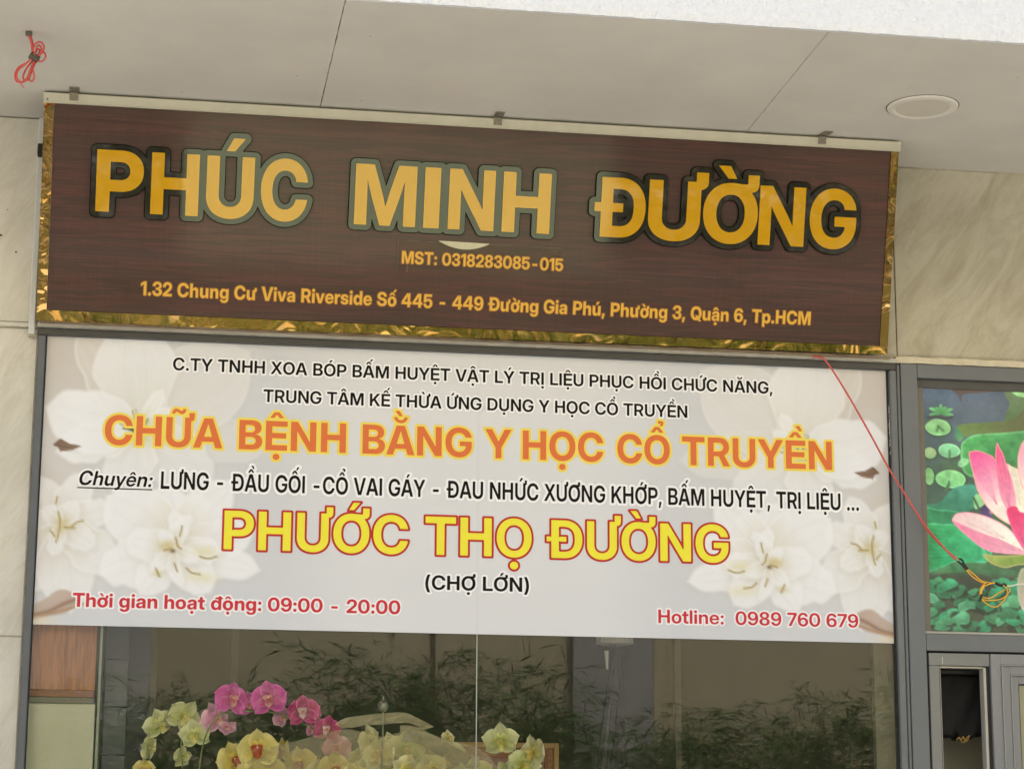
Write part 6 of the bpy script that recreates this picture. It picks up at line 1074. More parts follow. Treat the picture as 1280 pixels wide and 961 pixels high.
# teal leaf and large leaves below
F_([(1155, 632), (1172, 629), (1184, 618), (1192, 610), (1210, 605), (1220, 607), (1222, 620), (1216, 636), (1190, 645), (1160, 650), (1150, 655)], (58, 140, 118), (44, 116, 88), ((1200, 608), (1165, 650)), soft=.006)
F_([(1150, 640), (1175, 637), (1200, 640), (1225, 650), (1240, 690), (1230, 704), (1200, 701), (1180, 706), (1168, 712), (1150, 712)], (36, 122, 80), (34, 160, 108), ((1180, 640), (1190, 700)), soft=.005, edge=(80, 190, 140), edge_w=.005)
F_([(1150, 660), (1180, 655), (1205, 660), (1232, 690), (1236, 700), (1215, 704), (1195, 702), (1180, 708), (1166, 713), (1150, 713)], (34, 150, 84), (46, 172, 120), ((1160, 660), (1220, 700)), soft=.005, edge=(96, 200, 150), edge_w=.004)
for k in range(8): lp.stroke([Lp(1162, 662+5*k), Lp(1190, 668+4*k), Lp(1226, 684+2*k)], (30, 124, 78), .004, .4)
F_([(1160, 716), (1180, 708), (1200, 703), (1232, 704), (1262, 712), (1300, 716), (1420, 712), (1420, 730), (1260, 724), (1220, 716), (1185, 716), (1160, 722)], (76, 136, 92), (60, 112, 74), ((1200, 703), (1205, 718)), soft=.004)
for k in range(4): lp.stroke([Lp(1190, 706+3*k), Lp(1230, 707+3*k), Lp(1285, 716+3*k)], (52, 96, 66), .004, .6)
# crumpled small pads at the bottom
F_([(1150, 716), (1300, 722), (1430, 722), (1430, 800), (1150, 800)], (58, 66, 56), (60, 70, 54), ((1160, 720), (1160, 790)), soft=.02, alpha=.9, smooth=False)
_q = random.Random(21)
for k in range(105):
    cx, cy = _q.uniform(1160, 1330), _q.uniform(727, 786); s_ = _q.uniform(5, 13)
    c = [(54, 160, 112), (70, 150, 104), (50, 122, 84), (92, 180, 132)][k % 4]
    ell(cx+1.2, cy+2.2, s_*1.3, s_*.75, (30, 42, 34), alpha=.8, rag=.5, soft=.01, seed=k, rot=_q.uniform(-.6, .6), n=10)
    ell(cx, cy, s_*1.25, s_*.7, c, tuple(v*.70 for v in c), tuple(v*.96 for v in c), rag=.55, seed=k, rot=_q.uniform(-.6, .6), soft=.007, n=10)
# bud
F_([(1226, 636), (1231, 631), (1236, 633), (1240, 638), (1243, 643), (1236, 648), (1228, 644)], (58, 44, 96), (90, 66, 120), ((1230, 632), (1238, 646)), soft=.004)
lp.stroke([Lp(1243, 644), Lp(1252, 652), Lp(1262, 660)], (40, 96, 60), .012, .9); lp.blob(*Lp(1239, 640), .008, (214, 170, 190), .8)
F_([(1217, 622), (1223, 617), (1231, 627), (1228, 632), (1219, 636)], (126, 196, 130), (150, 206, 150), ((1220, 618), (1226, 634)), soft=.003); lp.stroke([Lp(1217, 622), Lp(1224, 636)], (36, 60, 44), .005, .9)
# lotus flower, drawn once and mirrored about its own middle
MX = 1292
def petal(pts, c1, c2, g, vein, edge, soft=.003, mirror=True):
    for s in ((0, 1) if mirror else (0,)):
        q = (lambda p: (2*MX-p[0], p[1])) if s else (lambda p: p)
        F_([q(p) for p in pts], c1, c2, [q(p) for p in g], soft=soft, edge=edge, edge_w=.0045)
        for k in range(vein):
            t = (k+.7)/(vein+.4); a, b = q(g[0]), q(g[1]); dx, dy = b[1]-a[1], a[0]-b[0]; o = (t-.5)*.5
            lp.stroke([Lp(a[0]+dx*o*.5+(b[0]-a[0])*.15, a[1]+dy*o*.5+(b[1]-a[1])*.15), Lp((a[0]+b[0])/2+dx*o*.5, (a[1]+b[1])/2+dy*o*.5), Lp(b[0], b[1])], tuple(v*.9 for v in c1), .0022, .30)
petal([(1258, 580), (1266, 583), (1275, 585), (1292, 575), (1292, 640), (1270, 640), (1262, 605)], (222, 208, 196), (232, 226, 206), ((1262, 582), (1275, 630)), 4, (214, 190, 160))
petal([(1273, 590), (1272, 572), (1276, 556), (1284, 546), (1292, 541), (1292, 610), (1280, 612)], (238, 150, 186), (238, 214, 214), ((1280, 550), (1282, 605)), 4, (240, 170, 150), mirror=True)
petal([(1211, 568), (1213, 564), (1222, 563), (1232, 566), (1244, 574), (1250, 600), (1254, 622), (1262, 640), (1266, 656), (1252, 650), (1236, 636), (1223, 616), (1215, 588)], (228, 74, 150), (236, 220, 214), ((1216, 566), (1246, 630)), 6, (236, 170, 150))
petal([(1246, 553), (1250, 560), (1254, 567), (1258, 580), (1265, 600), (1270, 629), (1262, 640), (1257, 634), (1250, 618), (1246, 594), (1244, 573)], (226, 66, 128), (228, 160, 186), ((1247, 556), (1262, 634)), 4, (238, 150, 170))
petal([(1190, 650), (1192, 645), (1197, 641), (1213, 640), (1236, 646), (1260, 659), (1280, 682), (1292, 690), (1280, 692.6), (1252, 691), (1230, 686), (1209, 670), (1195, 657)], (226, 190, 196), (238, 232, 224), ((1196, 644), (1255, 672)), 5, (232, 140, 170))
petal([(1190, 650), (1200, 654), (1222, 664), (1250, 674), (1280, 688), (1292, 693), (1252, 691.5), (1230, 686), (1209, 670), (1196, 658)], (228, 120, 160), (224, 160, 184), ((1194, 652), (1270, 688)), 3, (230, 150, 170))
petal([(1258, 640), (1260, 634), (1265, 632), (1271, 633), (1275, 639), (1284, 641), (1292, 640), (1292, 696), (1282, 690), (1270, 672), (1263, 656)], (214, 42, 104), (232, 96, 150), ((1266, 636), (1280, 680)), 4, (238, 110, 150))
petal([(1229, 692), (1240, 693.5), (1262, 694), (1292, 693), (1292, 704), (1272, 706), (1257, 709.5), (1241, 705), (1233, 699)], (150, 168, 84), (122, 154, 66), ((1235, 695), (1262, 706)), 3, (196, 176, 120))
ell(1281, 737, 10, 28, (150, 160, 130), (196, 178, 168), (176, 186, 160), n=16)
g1, g2, g3 = lp.noise(9, 31)[..., None], lp.noise(30, 32)[..., None], lp.noise(70, 33)[..., None]
lum = lp.c.mean(-1, keepdims=True); grn = np.clip((lp.c[..., 1:2]-lp.c[..., 0:1])/60, 0, 1)
lp.c = lp.c*(1.06+grn*((g1-.5)*.34+(g2-.5)*.3))*(1+(g3-.5)*.12)+grn*(g2-.5)*np.array((26., 14, 24))+6
POST = vcol_mat('poster print', .4, coat=.25)
lp.build('printed_sheet', lambda a, b: (PX0+a, .004, PZ0-b), POST, poster)
box('sheet_backing', mat('poster backing', srgb(200, 200, 195), .7), poster, PX0+.001, PX0+PW-.001, .0045, .0065, PZ0-PH+.001, PZ0-.001)

# ================================================================== WIRES, LAMP, CONDUIT
def px_path(pts, y, n=7): return spline([at(a, b, y+(c[0] if c else 0)) for a, b, *c in pts], n)
wire = empty('loose_cable', (3.9, -.06, 2.8), 'red cable hanging from the brown sign to a taped yellow and white wire knot', 'cable')
MB().tube(px_path([(1016, 446, .0), (1026, 447, -.01), (1036, 456, -.01), (1060, 494, 0), (1088, 543, 0), (1112, 587, 0), (1134, 622, 0), (1156, 656, .0), (1176, 680, .01), (1196, 701, .02)], -.07), .0042, 7).build('red_core', M['red_wire'], wire, smooth=True)
MB().tube(px_path([(1138, 629, .0), (1157, 660, .0), (1166, 671, .01), (1180, 685, .01), (1199, 699, .02)], -.066), .0024, 7).build('red_core', M['red_wire'], wire, smooth=True)
for q in (((1197, 701), (1203, 706), (1208, 712)), ((1199, 698), (1203, 700), (1205, 705), (1210, 711))):
    MB().tube(px_path([(a, b) for a, b in q], -.05), .0048, 8).build('black_tape', M['tape'], wire, smooth=True)
MB().tube(px_path([(1207, 711), (1215, 720), (1224, 726), (1232, 729)], -.05), .0026, 7).build('yellow_core', M['yellow_wire'], wire, smooth=True)
MB().tube(px_path([(1208, 710), (1218, 718), (1226, 725), (1236, 728), (1244, 728)], -.046), .0026, 7).build('yellow_core', M['yellow_wire'], wire, smooth=True)
_y = random.Random(9)
for k, q in enumerate(([(1244, 728), (1236, 730), (1227, 735), (1225, 743), (1228, 750), (1238, 757), (1246, 758), (1254, 751), (1259, 742), (1258, 735), (1254, 731)],
                       [(1233, 728), (1227, 733), (1225, 741), (1227, 748), (1236, 750), (1249, 749), (1257, 745), (1262, 738), (1260, 733), (1255, 732)],
                       [(1228, 746), (1238, 747), (1248, 741), (1256, 737)], [(1229, 751), (1240, 758), (1248, 757), (1256, 749)])):
    MB().tube(px_path([(a, b, _y.uniform(-.01, .01)) for a, b in q], -.052), .0026, 7).build('yellow_core', M['yellow_wire'], wire, smooth=True)
MB().tube(px_path([(1230, 731), (1226, 738), (1226, 742)], -.058), .006, 8).build('yellow_core', M['yellow_wire'], wire, smooth=True)
MB().tube(px_path([(1227, 743), (1226, 748), (1224, 751)], -.06), .0052, 8).build('black_tape', M['tape'], wire, smooth=True)
MB().tube(px_path([(1244, 728), (1250, 731), (1256, 731), (1257, 733)], -.05), .0066, 8).build('black_tape', M['tape'], wire, smooth=True)
MB().tube(px_path([(1254, 729), (1258, 732)], -.055), .0055, 8).build('black_tape', M['tape'], wire, smooth=True)
MB().tube(px_path([(1256, 732), (1264, 732), (1274, 730), (1300, 728), (1340, 722), (1400, 716)], -.05), .0032, 8).build('white_core', M['white_wire'], wire, smooth=True)

cord = empty('cord_bundle', at(37, 40, -1.015), 'red flex tied in a bundle and hanging from the soffit at top left', 'cord')
CY = -1.015
def cp(pts, r=.0036, dy=0.):
    P = [at(a, b, CY+dy+.006*math.sin(i*1.3+a)) for i, (a, b) in enumerate(pts)]
    MB().tube(spline(P, 7), r, 7).build('flex', M['red_wire'], cord, smooth=True)
cp([(35, 39), (36, 46), (39, 54), (40, 62), (41, 70)]); cp([(38, 39), (39, 47), (41, 54), (41, 64), (43, 72)], dy=.006)
cp([(41, 70), (42, 60), (46, 54), (51, 53), (55, 58), (53, 66), (46, 72)]); cp([(43, 69), (46, 60), (49, 57), (52, 61), (50, 68), (45, 71)], dy=-.008)
cp([(45, 71), (50, 67), (55, 66), (57, 71), (53, 77), (47, 76)]); cp([(44, 67), (47, 62), (50, 63), (48, 69)], dy=.008)
cp([(41, 72), (33, 79), (24, 84), (19, 92), (20, 101), (27, 103), (34, 97), (38, 87), (43, 76)]); cp([(40, 73), (30, 82), (23, 88), (21, 96), (25, 103), (32, 101), (37, 90), (42, 77)], dy=-.008)
cp([(42, 75), (40, 84), (38, 93), (36, 99), (40, 102), (43, 96), (41, 86), (45, 78)], dy=.007); cp([(41, 76), (33, 86), (29, 95), (30, 100), (35, 100), (39, 91), (44, 80)], dy=.012)
cp([(24, 100), (27, 106), (30, 110)], .0022)
MB().tube([at(38, 69, CY), at(43, 72, CY), at(48, 75, CY)], .0155, 10).build('tape_band', mat('olive black tape', srgb(70, 68, 56), .55), cord)
ph = at(36.5, 39, CY); MB().box(ph.x-.013, ph.x+.012, CY-.012, CY+.012, ZS-.016, ZS-.001, b=.003).build('cord_grommet', mat('rubber grommet', srgb(92, 84, 72), .6), cord)

lamp = empty('downlight', (3.523, -.792, ZS-.008), 'round beige recessed downlight, switched off, in the soffit', 'downlight')
MB().lathe([(.115, -.005), (.122, -.0075), (.138, -.0068), (.1445, -.003), (.1455, .0), (.110, .0)], (3.523, -.792, ZS-.0015), 64).build('trim_ring', M['lamp_ring'], lamp, smooth=False)
MB().lathe([(.112, -.0040), (.108, -.0060), (.02, -.0070), (.001, -.0070)], (3.523, -.792, ZS-.0015), 64).build('diffuser', M['lamp_face'], lamp)

MB().lathe([(.1462, -.0004), (.1462, -.0012), (.1492, -.0012), (.1492, -.0004)], (3.523, -.792, ZS), 64).build('shadow_gap', mat('lamp gap', srgb(96, 88, 74), .9), lamp)
cnd = empty('cable_conduit', (-.068, -.03, 3.755), 'white plastic cable conduit running down the marble left of the sign', 'conduit')
def conduit():
    n = 30; mb = MB(); r = random.Random(1)
    mb.box(-.0775, -.0515, -.034, -.017, 3.757, 4.690, b=.003); return mb.build('conduit', M['conduit'], cnd)
conduit(); box('conduit_foot', M['sealant'], cnd, -.076, -.047, -.030, -.017, 3.745, 3.756)
spots = tag(MB().build('x', M['gap']) if False else box('screw_hole', M['gap'], bld, -.1915, -.1875, -.0075, -.0055, 4.286, 4.290))
for a, b, s_ in ((20, 315, .004), (1, 294, .005)):
    p = at(a, b, -.008); MB().tube([p, p+Vector((0, .003, 0))], s_, 8).build('screw_hole', M['gap'], bld)

# ================================================================== BEHIND THE GLASS
col = empty('partition_column', (.13, .1, .2), 'wood panelled column with pale green base at the left edge of the shop window', 'column')
WD = wood_mat('brown wood panel', srgb(178, 118, 74), srgb(120, 72, 42), 1.0, 'z', .45, band=5)
box('wood_panel', WD, col, -.004, .254, .075, .12, 2.315, 3.3, b=.002)
box('wood_skirting', wood_mat('red brown wood', srgb(140, 84, 58), srgb(96, 56, 40), 1, 'x', .45), col, -.006, .252, .066, .12, 2.286, 2.3145, b=.002)
box('shelf_edge', mat('grey shelf edge', srgb(116, 112, 98), .6), col, -.006, .255, .060, .12, 2.262, 2.285, b=.002)
box('base_panel', mat('pale green panel', srgb(196, 198, 172), .5, noise=(3, .05)), col, -.006, .258, .070, .12, .2, 2.261, b=.002)
box('gasket', M['rubber'], col, .2585, .2635, .075, .12, 2.2, 3.3)
gp = box('glass_partition', mat('partition glass edge', srgb(150, 160, 140), .25), None, .266, .2765, .055, .85, .2, 3.3, b=.002); tag(gp, 'green edged glass partition standing beside the wood panelled column', 'partition')
tc_ = empty('tiled_pillar', (.37, .45, .1), 'narrow dark blue grey tiled pillar behind the left glass pane', 'pillar')
TL = mat('blue grey tile', srgb(84, 90, 92), .4, noise=(9, .1))
for k in range(15):
    z = .1+.1465*1.0*k*1.35; 
    if z > 3.2: break
    for x0, x1 in ((.286, .381),): box('tile', TL, tc_, x0, x1, .40, .46, z, z+.1935, b=.002)
box('tile_bed', M['gap'], tc_, .288, .379, .405, .455, .1, 3.3); box('pillar_side', mat('dark pillar side', srgb(52, 54, 54), .6), tc_, .382, .50, .42, .60, .1, 3.3)
cb = empty('low_cabinet', (1.2, .45, .1), 'long low cabinet carrying the orchids behind the window', 'cabinet')
box('cabinet_body', wood_mat('cabinet wood', srgb(96, 64, 44), srgb(66, 44, 32), 1, 'x', .5), cb, .45, 2.35, .12, .75, .1, 1.50, b=.005); box('cabinet_top', mat('cabinet top', srgb(120, 90, 66), .4), cb, .43, 2.37, .10, .77, 1.501, 1.53, b=.004)
# framed picture low on the right, wall panels
pf = empty('picture_frame', (1.95, 1.2, 1.9), 'ornate gold brown picture frame low behind the orchids', 'picture')
FR = wood_mat('gilt wood', srgb(150, 96, 50), srgb(96, 56, 30), 3, 'x', .4)
def frame_ring(y, x0, x1, z0, z1, wd, m, nm, dep=.03): return ring(x0, x1, z0, z1, wd, y-dep, y, nm, m, pf)
a_ = at(697, 929, .80); b_ = at(560, 929, .80)
frame_ring(.80, b_.x-.35, a_.x, 1.55, a_.z, .022, mat('pale gilt edge', srgb(176, 140, 84), .4), 'frame_edge'); frame_ring(.80, b_.x-.328, a_.x-.022, 1.572, a_.z-.022, .03, FR, 'frame_body', .018)
frame_ring(.80, b_.x-.298, a_.x-.052, 1.602, a_.z-.052, .012, mat('red brown slip', srgb(140, 76, 44), .4), 'frame_slip', .022)
box('picture', mat('pinkish picture', srgb(150, 108, 96), .5, noise=(6, .25)), pf, b_.x-.286, a_.x-.064, .785, .795, 1.614, a_.z-.064)
for _x in (b_.x-.2, a_.x-.2): box('frame_foot', FR, pf, _x, _x+.03, .801, .83, 1.53, 1.6)
_tm = mat('trim paint', srgb(110, 104, 90), .6)
for x0, x1, y0 in ((2.72, 2.76, 1.6), (3.02, 3.05, 1.6), (.86, .90, 1.9)): box('wall_trim', _tm, bld, x0, x1, y0, y0+.04, .1, 3.4)
# furled dark parasol hanging from a white cup
par = empty('furled_parasol', (2.44, .3, 1.9), 'dark furled cloth on a pole under a white ribbed cup behind the right pane', 'parasol')
pc = at(768, 797, .30)
mb = MB(); n = 40; prof = [(.078, .0), (.078, .034), (.074, .05), (.07, .09)]; mb.lathe([(r, h) for r, h in prof], (pc.x, .30, pc.z-.028), 40)
CUP = mat('white ribbed cup', srgb(206, 200, 186), .5); mb.build('cup', CUP, par)
for k in range(22):
    a = 2*math.pi*k/22; x, y = pc.x+.079*math.cos(a), .30+.079*math.sin(a)
    if y < .31: MB().tube([(x, y, pc.z-.026), (x, y, pc.z+.02)], .0022, 5).build('cup_rib', CUP, par)
MB().tube([at(758, 813, .3), at(759, 836, .3)], [.010, .005], 10).build('cup_stem', CUP, par)
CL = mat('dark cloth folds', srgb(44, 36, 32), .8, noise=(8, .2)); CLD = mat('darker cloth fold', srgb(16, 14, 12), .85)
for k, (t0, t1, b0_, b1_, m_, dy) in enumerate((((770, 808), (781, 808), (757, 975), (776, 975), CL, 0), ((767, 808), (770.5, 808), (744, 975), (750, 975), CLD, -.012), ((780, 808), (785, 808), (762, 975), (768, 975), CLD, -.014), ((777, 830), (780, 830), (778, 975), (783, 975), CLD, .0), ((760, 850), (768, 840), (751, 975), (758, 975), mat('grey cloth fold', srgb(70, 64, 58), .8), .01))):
    q = [at(*t0, .3+dy), at(*t1, .3+dy), at(*b1_, .3+dy), at(*b0_, .3+dy)]; v = []
    for P in q: v.append(P)
    for P in q: v.append(P+Vector((0, .03, 0)))
    mesh('cloth_fold', v, [(0, 3, 2, 1), (4, 5, 6, 7), (0, 1, 5, 4), (2, 3, 7, 6), (0, 4, 7, 3), (1, 2, 6, 5)], m_, par)
MB().tube([(pc.x, .33, .1), (pc.x, .33, pc.z)], .014, 10).build('pole', M['alu_d'], par)
# silver finial over the wrapped flowers
kn = empty('silver_finial', at(478, 890, .12), 'small silver ball finial above the wrapped orchids', 'finial')
kc = at(479, 882, .12)
SV = mat('satin silver', srgb(150, 150, 136), .35, metal=.6)
mb = MB(); mb.lathe([(.001, -.024), (.012, -.021), (.02, -.012), (.023, 0), (.02, .012), (.012, .021), (.001, .024)], tuple(kc), 20); mb.build('ball', SV, kn, smooth=True)
MB().tube([kc+Vector((0, 0, .022)), kc+Vector((0, 0, .04))], .003, 8).build('pin', SV, kn); MB().tube([kc+Vector((0, 0, -.024)), kc+Vector((0, 0, -.6))], .0035, 8).build('rod', SV, kn)

# ---------------------------------------------------------------- orchids
def petal_grid(Ln, Wd, ang, cup, ruf, c0, c1, c2, seed, base_w=.25, bend=0., nu=7, nv=9):
    """petal surface from the flower centre outwards in direction ang; colours centre, middle, rim"""
    r = random.Random(seed); ph = r.uniform(0, 6); v = []; c = []
    for j in range(nv+1):
        t = j/nv
        wdt = Wd*(base_w*(1-t)+math.sin(math.pi*min(1, t*.92+.06))**.75)*(1 if t < 1 else .35)
        for i in range(nu+1):
            s_ = 2*i/nu-1
            x = s_*wdt/2; y = Ln*(.04+.96*t)*(1-.06*s_*s_*t)
            z = cup*(s_*s_)*wdt+bend*t*t*Ln+ruf*math.sin(5*t+3*s_+ph)*t*Wd*.5+.012*Ln*r.uniform(-1, 1)
            v.append((x*math.cos(ang)+y*math.sin(ang)*-1 if False else x*math.cos(ang-math.pi/2)-y*math.sin(ang-math.pi/2), x*math.sin(ang-math.pi/2)+y*math.cos(ang-math.pi/2), z))
            e_ = max(abs(s_)**3, t**5); m_ = min(1, t*1.6); k = 1-.10*abs(math.sin(9*s_))
            cc = (np.array(c0)*(1-m_)+np.array(c1)*m_)*k; cc = cc*(1-e_*.7)+np.array(c2)*e_*.7; c.append(cc)
    f = [(j*(nu+1)+i, j*(nu+1)+i+1, (j+1)*(nu+1)+i+1, (j+1)*(nu+1)+i) for j in range(nv) for i in range(nu)]
    return v, f, c
PETM = vcol_mat('petal', .5, sub=True)
def cmesh(name, pieces):
    v, f, c = [], [], []
    for a, b, d in pieces: n = len(v); v += a; f += [tuple(i+n for i in q) for q in b]; c += list(d)
    me = bpy.data.meshes.new(name); me.from_pydata(v, [], f); me.materials.append(PETM)
    at_ = me.color_attributes.new('print', 'FLOAT_COLOR', 'POINT')
    at_.data.foreach_set('color', np.concatenate([lin(np.clip(np.array(c), 0, 255)), np.ones((len(v), 1))], 1).ravel())
    me.polygons.foreach_set('use_smooth', [True]*len(me.polygons)); return me
def lip_piece(c0, c1, s_=1.):
    v, f, c = petal_grid(.24*s_, .16*s_, -math.pi/2, .5, .05, c0, c1, c1, 5, .5, .35, 4, 5)
    v = [(x, y, z+.06*s_) for x, y, z in v]
    for sg in (-1, 1):
        a, b, d = petal_grid(.15*s_, .12*s_, math.pi/2+sg*1.1, .3, 0, c0, c1, c1, 6, .6, .9, 3, 4); n = len(v); v += [(x, y, z+.05*s_) for x, y, z in a]; f += [tuple(i+n for i in q) for q in b]; c += list(d)
    # column, a small white knob
    n = len(v); 
    for k in range(6):
        th = k*math.pi/3; v.append((.03*math.cos(th), .05+.03*math.sin(th), .04)); c.append(np.array((240, 236, 230)))
    v.append((0, .05, .14)); c.append(np.array((250, 246, 240))); f += [(n+k, n+(k+1) % 6, n+6) for k in range(6)]
    return v, f, c
KINDS = {
 'magenta': dict(c0=(200, 20, 130), c1=(238, 50, 186), c2=(250, 150, 226), lip=((190, 40, 90), (236, 170, 170)), pw=1.0),
 'deep': dict(c0=(160, 14, 84), c1=(206, 26, 120), c2=(250, 150, 216), lip=((200, 120, 120), (245, 225, 225)), pw=.9),
 'pale_pink': dict(c0=(236, 120, 190), c1=(246, 170, 214), c2=(252, 220, 236), lip=((210, 90, 100), (245, 200, 190)), pw=.9),
 'yellow': dict(c0=(250, 214, 60), c1=(255, 240, 140), c2=(255, 250, 190), lip=((180, 60, 30), (206, 90, 40)), pw=1.0),
 'cream': dict(c0=(236, 232, 110), c1=(255, 250, 196), c2=(255, 255, 226), lip=((220, 180, 60), (240, 220, 130)), pw=.85),
 'green': dict(c0=(206, 214, 96), c1=(240, 246, 182), c2=(252, 254, 212), lip=((200, 190, 60), (230, 226, 150)), pw=.8)}
LIB = {}
for kname, K in KINDS.items():
    for var in range(3):
        c0, c1, c2 = K['c0'], K['c1'], K['c2']; b = (-.15, .0, .15)[var]
        sep = [petal_grid(.50, .33, math.radians(a), .12, .06, tuple(x*.86 for x in c0), tuple(x*.9 for x in c1), c2, 31*var+a, .3, b+(.05 if a == 90 else 0)) for a in (90, 218, 322)]
        sep = [([(x, y, z-.03) for x, y, z in v], f, c) for v, f, c in sep]
        pR = petal_grid(.50, .62*K['pw'], math.radians(12), -.10, .07, c0, c1, c2, 7+var, .2, b); pLf = petal_grid(.50, .62*K['pw'], math.radians(168), -.10, .07, c0, c1, c2, 77+var, .2, b)
        LIB[kname, var] = (cmesh('flower', sep), cmesh('petal', [pLf]), cmesh('petal', [pR]), cmesh('lip', [lip_piece(*K['lip'])]))
def flower(parent, kind, px, py, wpx, y, yaw=0, pitch=0, roll=0, var=0):
    """one open flower, wpx pixels wide, facing the street and turned by yaw/pitch/roll degrees"""
    P = at(px, py, y); w_ = wpx/2803.5*(y+9.2)*1.12
    a, b, c, d = LIB[kind, var % 3]
    o = link('flower', a, parent, P)
    base = Matrix.Rotation(math.radians(90), 4, 'X')        # local +Z faces -Y
    rm = Matrix.Rotation(math.radians(yaw), 4, 'Z') @ Matrix.Rotation(math.radians(pitch), 4, 'X') @ base @ Matrix.Rotation(math.radians(roll), 4, 'Z')
    o.rotation_euler = rm.to_euler(); o.scale = (w_, w_, w_)
    for nm, me in (('petal', b), ('petal', c), ('lip', d)):
        q = bpy.data.objects.new(nm, me); COL.objects.link(q); q.parent = o
    return o
STEM = mat('orchid stem', srgb(120, 140, 80), .5, noise=(20, .2)); POTM = mat('white flower pot', srgb(200, 198, 190), .3); LEAF = mat('orchid leaf', srgb(50, 84, 40), .4)
def orchid(px, label, stems, flowers_, y, r=.0035):
    top = at(px, 940, y); t = empty('orchid', (top.x, y, 1.53), label, 'orchid', 'orchids behind the shop window')
    MB().lathe([(.045, 0), (.055, .01), (.07, .11), (.074, .12), (.066, .12), (.06, .10)], (top.x, y, 1.531), 24).build('flower_pot', POTM, t)
    for k in range(4):
        a = k*1.7+px; d = Vector((math.cos(a), .5*math.sin(a), 0)); s_ = Vector((-d.y, d.x, 0)); v = []
        for i in range(7):
            q = i/6; c = Vector((top.x, y, 1.64))+d*(.2*q)+Vector((0, 0, .10*math.sin(q*2.2))); wd = .03*math.sin(math.pi*(.1+.85*q))
            v += [c-s_*wd, c+Vector((0, 0, -.008)), c+s_*wd]
        mesh('leaf', v, [(i*3+j, i*3+j+1, i*3+j+4, i*3+j+3) for i in range(6) for j in (0, 1)], LEAF, t, smooth=True)
    for s_ in stems:
        P = [Vector((top.x, y, 1.62))]+[at(a, b, y) for a, b in s_]
        MB().tube(spline(P, 8), r, 7).build('stem', STEM, t, smooth=True)
    for fl in flowers_:
        kind, a, b, wpx, dy, yaw, pitch, roll, var = fl; flower(t, kind, a, b, wpx, y+dy, yaw, pitch, roll, var)
    return t
orchid(240, 'magenta orchid spray arching over the yellow orchid', [[(247, 975), (254, 930), (266, 902), (284, 890), (310, 888), (340, 890), (370, 900), (400, 915), (420, 935), (438, 965)]],
       [('pale_pink', 270, 897, 38, .03, 25, 10, 30, 0), ('magenta', 290, 874, 42, -.03, 15, -5, -10, 0), ('magenta', 313, 879, 30, .02, -30, 0, 20, 1), ('magenta', 336, 874, 44, -.03, -10, -5, 10, 2), ('pale_pink', 352, 896, 24, .04, 10, 20, 60, 1),
        ('deep', 379, 889, 40, -.03, -12, -4, 6, 0), ('magenta', 393, 898, 26, .03, 20, 10, 100, 1), ('deep', 409, 911, 33, -.03, -15, -5, -8, 1), ('pale_pink', 421, 935, 36, -.02, -10, 0, 8, 2), ('pale_pink', 433, 953, 32, .01, -20, 5, -20, 0), ('pale_pink', 284, 908, 22, .03, 0, 30, 170, 1), ('pale_pink', 388, 913, 16, .0, 40, 0, 0, 2)], .22)
orchid(205, 'pale green orchid with nodding flowers leftmost behind the glass', [[(226, 975), (226, 935), (228, 905), (222, 885), (210, 888)], [(190, 970), (184, 935), (186, 915), (196, 897)]],
       [('green', 199, 905, 40, -.02, 35, 25, 30, 0), ('green', 186, 934, 30, .01, 50, 10, 80, 1), ('green', 229, 896, 44, .0, 20, 15, -30, 2), ('green', 243, 918, 38, -.03, -10, 20, 10, 0), ('green', 228, 945, 28, .03, 40, 20, 150, 1), ('yellow', 180, 961, 26, .0, 0, 30, 0, 1)], .30)
orchid(325, 'yellow orchid with red brown lips in front of the magenta spray', [[(330, 975), (326, 945), (320, 925)], [(300, 975), (296, 955)]],
       [('yellow', 322, 937, 50, -.05, -8, -6, 5, 0), ('yellow', 292, 950, 44, .0, 25, 0, 20, 1), ('yellow', 354, 938, 30, .01, -62, 0, 0, 2), ('yellow', 376, 955, 42, .02, -20, 10, 12, 1), ('yellow', 336, 967, 44, -.03, 5, 10, 0, 2), ('yellow', 307, 972, 36, -.04, 5, 10, 30, 0), ('cream', 398, 964, 30, .0, 0, 10, 0, 1)], .18)
orchid(510, 'cream and pale green orchid inside the beige wrapping', [[(500, 975), (512, 945), (508, 925)], [(545, 975), (556, 930)], [(455, 975), (462, 930)]],
       [('cream', 463, 925, 38, -.03, 45, 5, 20, 0), ('cream', 447, 947, 24, .0, 0, 0, 0, 2), ('green', 508, 937, 50, -.04, 8, 5, 0, 1), ('cream', 530, 943, 26, .0, -30, 0, 0, 0), ('cream', 561, 944, 42, -.02, -10, 20, 8, 2), ('cream', 560, 922, 20, .0, 30, -10, 0, 1), ('green', 486, 960, 46, -.03, 0, 10, 0, 0), ('green', 530, 968, 46, -.04, 0, 5, 20, 2), ('cream', 582, 960, 28, .0, 10, 10, 0, 1), ('green', 455, 966, 40, -.04, 0, 0, 0, 1), ('cream', 474, 943, 40, -.05, -15, 0, 12, 2), ('yellow', 418, 962, 42, -.05, 10, 5, 8, 1), ('cream', 540, 962, 42, -.06, 12, 4, 30, 0), ('green', 596, 966, 40, -.05, -12, 6, 15, 2), ('cream', 506, 962, 38, -.07, 20, 8, 60, 1), ('green', 576, 974, 38, -.06, 0, 8, 0, 0), ('yellow', 438, 974, 40, -.07, -5, 8, 0, 0), ('cream', 488, 930, 30, -.02, 30, -5, 10, 0)], .20)
